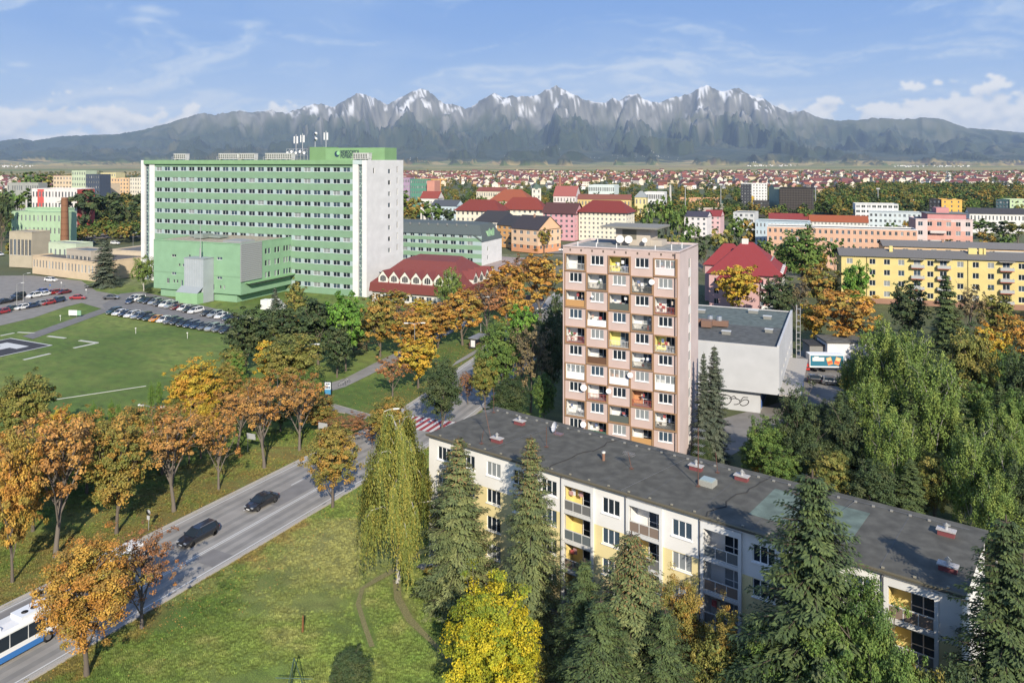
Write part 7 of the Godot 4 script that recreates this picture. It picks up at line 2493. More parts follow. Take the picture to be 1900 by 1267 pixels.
func terrain_height(x: float, d: float) -> float:
	var m: MeshInstance3D = get_node("mountains")
	var v: PackedVector3Array = m.mesh.surface_get_arrays(0)[Mesh.ARRAY_VERTEX] if mountain_points.is_empty() else mountain_points
	mountain_points = v
	if d < 7600:
		return -0.1
	var j := clampi(int(pow((d - 7600.0) / 11900.0, 1.0 / 0.85) * 149), 0, 149)
	var i := clampi(int((x / d + 1.02) / 2.04 * 939), 0, 939)
	return v[j * 940 + i].y

var mountain_points := PackedVector3Array()


# where a point lies, told by the nearest building
func beside(x: float, d: float) -> String:
	var best := 1e9
	var say := ""
	for o: Node in get_children():
		if o is Node3D and o.has_meta("label") and o.get_child_count() and not o.get_meta("category", "tree") in ["tree", "shrub", "antenna", "roof vent", "cooling unit"]:
			var wall := o.get_node_or_null("wall") as MeshInstance3D
			if wall == null:
				continue
			var box: AABB = (o as Node3D).transform * wall.mesh.get_aabb()
			var c: Vector3 = box.get_center()
			var gap := Vector2(maxf(absf(x - c.x) - box.size.x / 2, 0), maxf(absf(-d - c.z) - box.size.z / 2, 0)).length() + Vector2(x - c.x, -d - c.z).length() * 0.05
			if gap < best:
				best = gap
				var l: String = o.get_meta("label")
				for w in [" with ", " left ", " right ", " behind ", " in ", " at ", " below ", " beside ", " that ", " joined ", " seen ", " of ", " just "]:
					l = l.get_slice(w, 0)
				var across: float = (x - c.x) / box.size.x
				var place := "left end" if across < -0.22 else ("right end" if across > 0.22 else "middle")
				say = "%s the %s of the %s" % ["in front of" if -d > c.z else "behind", place, l]
	return say

# ---------------------------------------------------------------- vehicles
func hull(b: MB, rows: Array, half: Array) -> void:   # rings of [z, [[x, y], ...]] joined nose to tail, mirrored in x
	var n: int = half.size()
	n = n
	for k in rows.size() - 1:
		var p: Array = rows[k]
		var q: Array = rows[k + 1]
		for i in p.size() - 1:
			for s in [1.0, -1.0]:
				var a := Vector3(p[i].x * s, p[i].y, p[i].z)
				var c := Vector3(p[i + 1].x * s, p[i + 1].y, p[i + 1].z)
				var d := Vector3(q[i + 1].x * s, q[i + 1].y, q[i + 1].z)
				var e := Vector3(q[i].x * s, q[i].y, q[i].z)
				if s > 0:
					b.quad(a, c, d, e)
				else:
					b.quad(e, d, c, a)

# nose towards +z, middle at 0; style: hatch, saloon, estate, suv
func make_car(style: String) -> Node3D:
	var l: float = {"hatch": 4.1, "saloon": 4.6, "estate": 4.8, "suv": 4.5}[style]
	var hh: float = {"hatch": 1.48, "saloon": 1.44, "estate": 1.5, "suv": 1.68}[style]
	var o := Node3D.new()
	var f := l / 2
	var belt := hh * 0.62
	var sec := func(z: float, y0: float, y1: float, wd: float) -> Array:
		return [Vector3(0, y0, z), Vector3(wd * 0.86, y0, z), Vector3(wd, y0 + 0.14, z), Vector3(wd, y1 - 0.16, z), Vector3(wd * 0.93, y1 - 0.03, z), Vector3(0, y1, z)]
	var b := mb()
	var rows := [sec.call(f, 0.32, 0.58, 0.62), sec.call(f - 0.1, 0.25, 0.68, 0.74), sec.call(f - 0.5, 0.22, belt - 0.12, 0.86), sec.call(f - 1.25, 0.22, belt, 0.9), sec.call(0.0, 0.22, belt + 0.03, 0.91), sec.call(-f + 0.7, 0.22, belt + 0.06, 0.9), sec.call(-f + 0.15, 0.26, belt + (0.04 if style != "saloon" else 0.02), 0.84), sec.call(-f, 0.34, belt - 0.1, 0.76)]
	hull(b, rows, [0])
	b.quad(Vector3(-0.62, 0.32, f), Vector3(0.62, 0.32, f), Vector3(0.62, 0.58, f), Vector3(-0.62, 0.58, f))
	b.quad(Vector3(0.76, 0.34, -f), Vector3(-0.76, 0.34, -f), Vector3(-0.76, belt - 0.1, -f), Vector3(0.76, belt - 0.1, -f))
	var back: float = {"hatch": -f + 0.45, "saloon": -f + 1.25, "estate": -f + 0.35, "suv": -f + 0.35}[style]
	var tail: float = {"hatch": -f + 0.12, "saloon": -f + 0.55, "estate": -f + 0.1, "suv": -f + 0.12}[style]
	# roof
	var fr := f - 1.95
	b.quad(Vector3(-0.60, hh - 0.03, fr), Vector3(0.60, hh - 0.03, fr), Vector3(0.62, hh, 0.0), Vector3(-0.62, hh, 0.0))
	b.quad(Vector3(-0.62, hh, 0.0), Vector3(0.62, hh, 0.0), Vector3(0.58, hh - 0.05, back), Vector3(-0.58, hh - 0.05, back))
	for s in [-1.0, 1.0]:
		var pil := [[fr, 0.61, f - 1.2, 0.82, 0.09], [0.15, 0.64, 0.15, 0.86, 0.06], [back + 0.12, 0.61, tail + 0.28, 0.83, 0.16]]
		for p in pil:
			b.tube([Vector3(p[1] * s, hh - 0.05, p[0]), Vector3(p[3] * s, belt - 0.02, p[2])], [p[4] * 0.5, p[4] * 0.6], 5)
		b.tube([Vector3(0.61 * s, hh - 0.03, fr), Vector3(0.635 * s, hh - 0.01, 0.0), Vector3(0.59 * s, hh - 0.05, back)], [0.035, 0.04, 0.035], 5)
	var body := part("body", b, M.car_paint, o)
	b = mb()
	var wf := f - 1.12
	b.quad(Vector3(-0.80, belt, wf), Vector3(0.80, belt, wf), Vector3(0.6, hh - 0.045, fr), Vector3(-0.6, hh - 0.045, fr))
	part("windscreen", b, M.glass, o)
	b = mb()
	b.quad(Vector3(0.8, belt, tail), Vector3(-0.8, belt, tail), Vector3(-0.57, hh - 0.07, back), Vector3(0.57, hh - 0.07, back))
	part("rear_window", b, M.glass, o)
	for s in [-1.0, 1.0]:
		b = mb()
		var p := [Vector3(0.84 * s, belt, wf - 0.05), Vector3(0.61 * s, hh - 0.06, fr), Vector3(0.6 * s, hh - 0.07, back), Vector3(0.82 * s, belt + 0.02, tail)]
		if s > 0:
			b.quad(p[0], p[3], p[2], p[1])
		else:
			b.quad(p[0], p[1], p[2], p[3])
		part("side_window", b, M.glass, o)
	for s in [-1.0, 1.0]:
		for z in [f - 0.85, -f + 0.85]:
			b = mb()
			b.cyl(Vector3(0.70 * s, 0.32, z), Vector3(0.915 * s, 0.32, z), 0.33, 14)
			var wh := part("wheel", b, M.rubber, o)
			b = mb(Color(0.4, 0.4, 0.42))
			b.facing(Vector3(s, 0, 0), Vector3(0.92 * s, 0.32, z), 0.21, 10)
			b.facing(Vector3(-s, 0, 0), Vector3(0.92 * s, 0.32, z), 0.21, 10)
			part("rim", b, M.metal, wh)
		b = mb(Color(0.30, 0.31, 0.33))
		b.cbox(Vector3(0.58 * s, 0.63, f - 0.1), Vector3(0.32, 0.13, 0.14))
		part("headlight", b, M.gloss, o)
		b = mb(Color(0.3, 0.01, 0.01))
		b.cbox(Vector3(0.64 * s, belt - 0.16, -f + 0.07), Vector3(0.24, 0.2, 0.12))
		part("tail_light", b, M.gloss, o)
		b = mb()
		b.cbox(Vector3(0.96 * s, belt + 0.08, f - 1.35), Vector3(0.18, 0.13, 0.1))
		part("mirror", b, M.car_paint, o)
	b = mb(Color(0.7, 0.7, 0.7))
	b.cbox(Vector3(0, 0.42, f + 0.005), Vector3(0.5, 0.11, 0.02))
	part("number_plate", b, M.plain_paint, o)
	b = mb(Color(0.02, 0.02, 0.022))
	b.cbox(Vector3(0, 0.56, f - 0.02), Vector3(0.7, 0.1, 0.06))
	part("grille", b, M.plain_paint, o)
	if style == "estate":
		for s in [-1.0, 1.0]:
			b = mb(Color(0.5, 0.5, 0.5))
			b.tube([Vector3(0.56 * s, hh + 0.04, fr - 0.2), Vector3(0.54 * s, hh + 0.04, back + 0.1)], [0.02, 0.02], 5)
			part("roof_rail", b, M.metal, o)
	o.set_meta("body", body)
	return o

const COATS := {"white": Color(0.70, 0.70, 0.70), "black": Color(0.012, 0.013, 0.016), "grey": Color(0.13, 0.135, 0.145), "silver": Color(0.42, 0.44, 0.45), "dark blue": Color(0.018, 0.035, 0.085), "red": Color(0.30, 0.02, 0.025), "dark red": Color(0.14, 0.012, 0.022), "orange": Color(0.60, 0.24, 0.02), "blue": Color(0.04, 0.10, 0.36), "dark green": Color(0.02, 0.045, 0.04)}
var cars := {}

func car(style: String, coat: String, at: Vector3, turn: float, label: String, group := "", size := 1.0) -> Node3D:
	if not cars.has(style):
		cars[style] = make_car(style)
	var k := "coat " + coat
	if not M.has(k):
		mat(k, COATS[coat], 0.32)
		M[k].clearcoat_enabled = true
		M[k].clearcoat = 1.0
		M[k].clearcoat_roughness = 0.06
		if coat in ["silver", "grey"]:
			M[k].metallic = 0.5
	var o: Node3D = cars[style].duplicate()
	o.remove_meta("body")
	o.name = numbered("car")
	add_child(o)
	o.position = at
	o.rotation.y = turn
	for c in o.get_children():
		if String(c.name).begins_with("body") or String(c.name).begins_with("mirror"):
			c.material_override = M[k]
		c.scale = c.scale
	if size != 1.0:
		o.scale = Vector3.ONE * size
	tag(o, label, "car", group)
	return o

func traffic() -> void:
	rng.seed = 31
	var heading := atan2(0.888, 0.459) + PI      # towards the camera along the road
	var nose := Vector2(-0.459, 0.888)            # x and z of the direction of travel
	heading = atan2(nose.x, nose.y)
	car("estate", "black", Vector3(-38.2, 0, -94.36) , heading, "black estate car with silver roof rails on the road, nearer of two", "", 1.08)
	car("saloon", "black", Vector3(-33.47, 0, -103.66), heading, "black saloon car on the road, farther of two", "", 1.06)
	# car park in front of the hospital
	var coats := "dark green,white,black,white,silver,black,dark green,orange,white,grey,black,black,dark blue,dark blue,grey,silver,grey,black".split(",")
	var p0: Vector3 = Vector3(-120.12, 0, -234.06)
	var p1: Vector3 = Vector3(-76.52, 0, -208.3)
	var across := atan2(-0.36, 0.93)
	var place := ["first", "second", "third", "fourth", "fifth", "sixth", "seventh", "eighth", "ninth", "tenth", "eleventh", "twelfth", "thirteenth", "fourteenth", "fifteenth", "sixteenth", "seventeenth", "eighteenth", "nineteenth", "twentieth"]
	for k in coats.size():
		var p := p0.lerp(p1, (k + rng.randf_range(-0.08, 0.08)) / (coats.size() - 1.0))
		car(["hatch", "estate", "suv", "saloon"][rng.randi() % 4], coats[k], p, across + rng.randfn() * 0.04, "%s car, %s from the left in the car row along the lawn's edge" % [coats[k], place[k]], "cars in the row along the lawn", 1.12)
	coats = "white,white,dark green,black,silver,black,white,silver,dark red,white,black,white,silver,black,silver,white,dark blue,black,white".split(",")
	p0 = Vector3(-125.83, 0, -257.74)
	p1 = Vector3(-77.23, 0, -221.54)
	for k in coats.size():
		if k == 12:
			continue
		var p := p0.lerp(p1, (k + rng.randf_range(-0.08, 0.08)) / (coats.size() - 1.0))
		car(["hatch", "estate", "suv", "saloon"][rng.randi() % 4], coats[k], p, across + rng.randfn() * 0.04, "%s car, %s from the left in the car row under the green wing" % [coats[k], place[k]], "cars in the row under the green wing", 1.12)
	car("saloon", "dark blue", Vector3(-124.18, 0, -251.86), 0.2, "dark blue car driving between the two rows of parked cars", "", 1.1)
	var n := 0
	for q in [["suv", "black", Vector3(-166.91, 0, -261.82), "black van like car in the left car park behind the first row"], ["saloon", "black", Vector3(-164.66, 0, -250.91), "black car at the left edge of the left car park"], ["saloon", "black", Vector3(-163.93, 0, -255.75), "dark car in front of the black van in the left car park"], ["suv", "white", Vector3(-161.45, 0, -261.82), "white car left of the blue car in the left car park"], ["hatch", "blue", Vector3(-164.29, 0, -270.37), "bright blue car in the left car park"], ["saloon", "white", Vector3(-160.08, 0, -264.96), "white car in front of the bright blue car"], ["estate", "red", Vector3(-158.86, 0, -268.18), "red car right of the bright blue car"], ["saloon", "dark red", Vector3(-155.76, 0, -269.27), "dark red car farthest right in the back row of the left car park"], ["suv", "dark blue", Vector3(-148.36, 0, -252.82), "dark blue car at the right end of the front row of the left car park"], ["hatch", "red", Vector3(-149.07, 0, -249.02), "red car in the front row of the left car park"], ["hatch", "silver", Vector3(-150.7, 0, -247.16), "silver car in the front row of the left car park"], ["saloon", "dark blue", Vector3(-151.19, 0, -243.53), "dark blue car left of the silver car in the front row"], ["hatch", "white", Vector3(-152.39, 0, -240.87), "white car in the front row of the left car park"], ["saloon", "dark green", Vector3(-154.61, 0, -239.13), "dark green car in the front row of the left car park"], ["hatch", "red", Vector3(-154.09, 0, -234.06), "red car cut by the left edge"], ["hatch", "white", Vector3(-250.24, 0, -378.51), "silver white car on the grass at the far left edge"]]:
		car(q[0], q[1], q[2], across if n < 15 else 1.2, q[3], "", 1.1)
		n += 1
	car("saloon", "red", Vector3(-144.83, 0, -258.75), 1.75, "red car driving out of the left car park", "", 1.1)
	car("saloon", "grey", Vector3(-133.69, 0, -258.75), 1.65, "grey car turning beside the fir", "", 1.1)
	car("estate", "white", Vector3(-176.57, 0, -297.04), 1.3, "white car crossing the empty asphalt before the beige pavilion", "", 1.1)
	for q in [["white car beside the blue container at the left", 100, 440], ["white car behind the beige pavilion", 213, 453], ["dark car behind the beige pavilion", 168, 451], ["white car near the green garages", 145, 450]]:
		var d: float = 1440.0 * 46.0 / (q[2] - 299.0)
		car("suv", "white" if q[0].begins_with("white") else "grey", Vector3((q[1] - 950.0) * d / 1440.0, 0, -d), 1.3, q[0], "", 1.15)
	for q in [["black car in the shop's yard, left of three", "black", Vector3(63.68, 0, -161.17)], ["grey car in the shop's yard, middle of three", "grey", Vector3(66.06, 0, -159.61)], ["black car in the shop's yard, right of three", "black", Vector3(68.67, 0, -158.47)]]:
		car("suv", q[1], q[2], 1.32, q[0])
	n = 0
	for q in [[1030, 462, "black"], [1038, 465, "white"], [1026, 460, "silver"], [1045, 460, "grey"], [935, 498, "red"], [941, 506, "dark blue"], [934, 512, "dark red"], [900, 512, "white"]]:
		var d: float = 1440.0 * 46.0 / (q[1] - 299.0)
		car("hatch", q[2], Vector3((q[0] - 950.0) * d / 1440.0, 0, -d), 0.3 + n, "%s car parked %s" % [q[2], "by the pink house" if n < 4 else "by the hospital annexe's white end"], "", 1.1)
		n += 1
	bus(heading)
	lorry()
	var van := thing("van", "white van on the road hidden behind the golden brown tree", "van", Vector3(-44.2, 0, -86.59), heading)
	var b := mb(Color(0.72, 0.72, 0.72))
	var sec := func(z: float, y0: float, y1: float, wd: float) -> Array:
		return [Vector3(0, y0, z), Vector3(wd, y0, z), Vector3(wd, y1 - 0.2, z), Vector3(wd * 0.9, y1, z), Vector3(0, y1, z)]
	hull(b, [sec.call(2.9, 0.4, 0.9, 0.85), sec.call(2.7, 0.35, 1.2, 0.95), sec.call(2.0, 0.35, 1.4, 1.0), sec.call(1.3, 0.35, 2.4, 1.0), sec.call(-2.7, 0.35, 2.5, 1.0), sec.call(-2.9, 0.4, 2.3, 0.97)], [0])
	b.quad(Vector3(0.97, 0.4, -2.9), Vector3(-0.97, 0.4, -2.9), Vector3(-0.97, 2.3, -2.9), Vector3(0.97, 2.3, -2.9))
	b.quad(Vector3(-0.85, 0.4, 2.9), Vector3(0.85, 0.4, 2.9), Vector3(0.85, 0.9, 2.9), Vector3(-0.85, 0.9, 2.9))
	part("body", b, M.car_paint, van)
	b = mb()
	b.quad(Vector3(-0.86, 1.5, 1.96), Vector3(0.86, 1.5, 1.96), Vector3(0.82, 2.3, 1.4), Vector3(-0.82, 2.3, 1.4))
	part("windscreen", b, M.glass, van)
	for s in [-1.0, 1.0]:
		for z in [1.8, -1.8]:
			b = mb()
			b.cyl(Vector3(0.8 * s, 0.36, z), Vector3(1.02 * s, 0.36, z), 0.36, 14)
			part("wheel", b, M.rubber, van)

func bus(heading: float) -> void:
	var o := thing("bus", "white city bus with a blue lower stripe cut by the left edge", "bus", Vector3(-46.85, 0, -72.39), heading)
	var b := mb(Color(0.70, 0.71, 0.72))
	var l := 6.2
	var ring := func(z: float, k: float) -> Array:
		return [Vector3(0, 0.35, z), Vector3(1.27 * k, 0.35, z), Vector3(1.28 * k, 0.95, z), Vector3(1.28 * k, 1.3, z), Vector3(1.26 * k, 2.75, z), Vector3(1.12 * k, 3.05, z), Vector3(0, 3.12, z)]
	hull(b, [ring.call(l, 0.96), ring.call(l - 0.15, 1.0), ring.call(-l + 0.15, 1.0), ring.call(-l, 0.96)], [0])
	for z in [l, -l]:
		var s := signf(z)
		b.quad(Vector3(-1.22 * s, 0.35, z), Vector3(1.22 * s, 0.35, z), Vector3(1.2 * s, 2.9, z), Vector3(-1.2 * s, 2.9, z))
	part("body", b, M.car_paint, o)
	for s in [-1.0, 1.0]:
		b = mb(Color(0.03, 0.15, 0.42))
		b.box(Vector3(1.283 * s - 0.004, 0.36, -l + 0.2), Vector3(1.283 * s + 0.008, 0.92, l - 0.2))
		part("stripe", b, M.car_paint, o)
		for k in 7:
			b = mb()
			b.cbox(Vector3(1.272 * s, 2.0, -l + 1.1 + k * 1.68), Vector3(0.03, 1.25, 1.6))
			part("window", b, M.glass, o)
		for z in [3.5, -2.8]:
			b = mb(Color(0.05, 0.05, 0.05))
			b.cyl(Vector3(1.05 * s, 0.48, z), Vector3(1.3 * s, 0.48, z), 0.5, 16)
			var w := part("wheel", b, M.rubber, o)
			b = mb(Color(0.45, 0.45, 0.46))
			b.facing(Vector3(s, 0, 0), Vector3(1.305 * s, 0.48, z), 0.28, 12)
			b.facing(Vector3(-s, 0, 0), Vector3(1.305 * s, 0.48, z), 0.28, 12)
			part("rim", b, M.metal, w)
	b = mb()
	b.cbox(Vector3(0, 2.05, l - 0.01), Vector3(2.25, 1.5, 0.06))
	part("windscreen", b, M.glass, o)
	for z in [2.8, -2.0]:     # roof units with fans
		b = mb(Color(0.62, 0.64, 0.66))
		b.box(Vector3(-0.85, 3.05, z - 1.5), Vector3(0.85, 3.38, z + 1.5))
		var u := part("roof_unit", b, M.plain_paint, o)
		for k in 3:
			b = mb(Color(0.03, 0.03, 0.03))
			b.cyl(Vector3(0.2, 3.385, z - 0.9 + k * 0.85), Vector3(0.2, 3.42, z - 0.9 + k * 0.85), 0.3, 12)
			part("fan", b, M.plain_paint, u)
	b = mb(Color(0.6, 0.62, 0.64))
	b.box(Vector3(-0.5, 3.08, 4.8), Vector3(0.5, 3.2, 5.6))
	part("roof_hatch", b, M.plain_paint, o)

func lorry() -> void:
	var a: Vector3 = Vector3(65.06, 0, -169.41)
	var o := thing("delivery_lorry", "white delivery lorry with a blue poster side showing food, behind the pale hall", "lorry", a, -0.05)
	var b := mb(Color(0.70, 0.70, 0.70))
	b.box(Vector3(0, 1.0, -2.5), Vector3(7.4, 3.8, 0))
	part("box", b, M.plain_paint, o)
	b = mb(Color(0.015, 0.13, 0.20))
	b.box(Vector3(0.15, 1.3, 0.002), Vector3(7.25, 3.6, 0.02))
	var poster := part("poster", b, M.plain_paint, o)
	b = mb(Color(0.72, 0.68, 0.60))      # pale name badge
	b.prism(PackedVector2Array([Vector2(0.7, 0.02), Vector2(2.9, 0.02), Vector2(3.1, 0.05), Vector2(0.6, 0.05)]), 2.4, 3.2)
	b.box(Vector3(1.0, 3.2, 0.02), Vector3(1.9, 3.4, 0.05))
	part("badge", b, M.plain_paint, poster)
	for s in [-1.0, 1.0]:     # two packets of biscuits leaning apart
		b = mb(Color(0.55, 0.22, 0.06))
		b.t = Transform3D(Basis(Vector3(0, 0, 1), -0.3 * s), Vector3(5.1 + s * 0.85, 2.4, 0.03))
		b.box(Vector3(-0.55, -0.8, 0), Vector3(0.55, 0.85, 0.02))
		b.col = Color(0.66, 0.48, 0.24)
		b.box(Vector3(-0.45, 0.1, 0.021), Vector3(0.45, 0.75, 0.03))
		b.col = Color(0.60, 0.07, 0.05)
		b.box(Vector3(-0.5, -0.4, 0.021), Vector3(0.5, -0.1, 0.03))
		part("packet", b, M.plain_paint, poster)
	b = mb(Color(0.72, 0.72, 0.72))
	b.box(Vector3(7.6, 0.7, -2.4), Vector3(9.3, 3.2, -0.1))
	part("cab", b, M.car_paint, o)
	b = mb()
	b.box(Vector3(9.31, 1.8, -2.2), Vector3(9.33, 2.9, -0.3))
	b.box(Vector3(8.3, 1.8, -0.1), Vector3(9.2, 2.8, -0.08))
	part("cab_window", b, M.glass, o)
	for x in [1.2, 3.0, 8.3]:
		for z in [-0.25, -2.2]:
			b = mb()
			b.cyl(Vector3(x, 0.5, z - 0.15), Vector3(x, 0.5, z + 0.15), 0.5, 14)
			part("wheel", b, M.rubber, o)
	b = mb(Color(0.05, 0.05, 0.05))
	b.box(Vector3(0.2, 0.75, -2.1), Vector3(9.0, 0.98, -0.4))
	part("chassis", b, M.plain_paint, o)
	b = mb(Color(0.15, 0.15, 0.16))
	b.box(Vector3(-1.7, 0.9, -2.4), Vector3(-0.02, 1.02, -0.1))
	part("tail_lift", b, M.metal, o)
	var shed := thing("white_shed", "white flat roofed shed with a dark roof behind the delivery lorry", "shed", Vector3(72.27, 0, -177.59), -0.05)
	b = mb(Color(0.66, 0.65, 0.65))
	b.box(Vector3(0, 0, -7), Vector3(9.0, 4.4, 0))
	part("wall", b, M.paint, shed)
	b = mb(Color(0.14, 0.135, 0.125))
	b.box(Vector3(-0.3, 4.4, -7.3), Vector3(9.3, 4.7, 0.3))
	part("roof", b, M.roof_felt, shed)
	b = mb(Color(0.3, 0.28, 0.26))
	b.box(Vector3(5.6, 0.1, 0.002), Vector3(8.0, 3.0, 0.03))
	part("gate", b, M.plain_paint, shed)
	var sh2 := thing("dark_shed", "low dark roofed shed left of the white shed behind the lorry", "shed", Vector3(68.94, 0, -179.51), -0.05)
	b = mb(Color(0.25, 0.24, 0.23))
	b.box(Vector3(0, 0, -5), Vector3(6, 3.4, 0))
	part("wall", b, M.paint, sh2)
	b = mb(Color(0.04, 0.04, 0.045))
	b.box(Vector3(-0.3, 3.4, -5.3), Vector3(6.3, 3.6, 0.3))
	part("roof", b, M.roof_felt, sh2)
	var tr := thing("cart", "small red delivery cart at the lorry's tail", "cart", Vector3(64.68, 0, -170.28), 0.0)
	b = mb(Color(0.42, 0.03, 0.03))
	b.box(Vector3(-0.5, 0.3, -0.5), Vector3(0.6, 1.6, 0.4))
	part("cage", b, M.plain_paint, tr)
	b = mb()
	for x in [-0.4, 0.5]:
		b.cyl(Vector3(x, 0.15, -0.45), Vector3(x, 0.15, 0.35), 0.15, 8)
	part("wheel", b, M.rubber, tr)

# ---------------------------------------------------------------- street furniture and marks on the ground
func lamp(at: Vector3, h: float, turn: float, label: String, double := true) -> void:
	var o := thing("street_lamp", label, "street lamp", at, turn)
	var b := mb(Color(0.50, 0.50, 0.49))
	b.tube([Vector3.ZERO, Vector3(0, 1.0, 0), Vector3(0, 1.02, 0), Vector3(0, h, 0)], [0.14, 0.14, 0.09, 0.06], 8)
	part("pole", b, M.metal, o)
	for s in ([-1.0, 1.0] if double else [1.0]):
		b = mb(Color(0.50, 0.50, 0.49))
		b.tube([Vector3(0, h - 0.1, 0), Vector3(0.8 * s, h + 0.12, 0), Vector3(1.5 * s, h + 0.15, 0)], [0.05, 0.045, 0.04], 6)
		part("arm", b, M.metal, o)
		b = mb(Color(0.70, 0.70, 0.68))
		b.cbox(Vector3(1.9 * s, h + 0.15, 0), Vector3(0.95, 0.16, 0.36))
		part("lamp_head", b, M.plain_paint, o)

func person(at: Vector3, turn: float, top: Color, legs: Color, label: String) -> void:
	var o := thing("person", label, "person", at, turn)
	var skin := Color(0.45, 0.28, 0.20)
	var b := mb(legs)     # one continuous lathe-like body with legs, trunk, neck, head
	for s in [-1.0, 1.0]:
		b.col = Color(0.05, 0.04, 0.04)
		b.tube([Vector3(0.1 * s, 0.0, 0.10), Vector3(0.1 * s, 0.06, 0.02), Vector3(0.1 * s, 0.12, -0.02)], [0.045, 0.055, 0.05], 8)
		b.col = legs
		b.tube([Vector3(0.1 * s, 0.08, 0), Vector3(0.1 * s, 0.48, 0.015), Vector3(0.09 * s, 0.88, 0)], [0.05, 0.062, 0.095], 8)
		b.col = top
		b.tube([Vector3(0.19 * s, 1.42, 0), Vector3(0.25 * s, 1.16, 0.0), Vector3(0.24 * s, 0.92, 0.07)], [0.06, 0.05, 0.038], 7)
		b.col = skin
		b.tube([Vector3(0.24 * s, 0.92, 0.07), Vector3(0.235 * s, 0.84, 0.09), Vector3(0.23 * s, 0.76, 0.1)], [0.035, 0.042, 0.02], 6)
	b.col = top
	b.tube([Vector3(0, 0.82, 0), Vector3(0, 0.95, 0), Vector3(0, 1.12, 0), Vector3(0, 1.36, 0), Vector3(0, 1.46, 0), Vector3(0, 1.5, 0)], [0.15, 0.165, 0.15, 0.19, 0.15, 0.07], 12)
	b.col = skin
	b.tube([Vector3(0, 1.46, 0), Vector3(0, 1.54, 0), Vector3(0, 1.58, 0.015), Vector3(0, 1.66, 0.015), Vector3(0, 1.73, 0)], [0.055, 0.055, 0.085, 0.095, 0.07], 10)
	part("body", b, M.plain_paint, o)
	b = mb(Color(0.06, 0.04, 0.025))
	b.tube([Vector3(0, 1.62, -0.025), Vector3(0, 1.70, -0.02), Vector3(0, 1.76, -0.005), Vector3(0, 1.78, 0)], [0.1, 0.105, 0.075, 0.02], 10)
	part("hair", b, M.plain_paint, o)

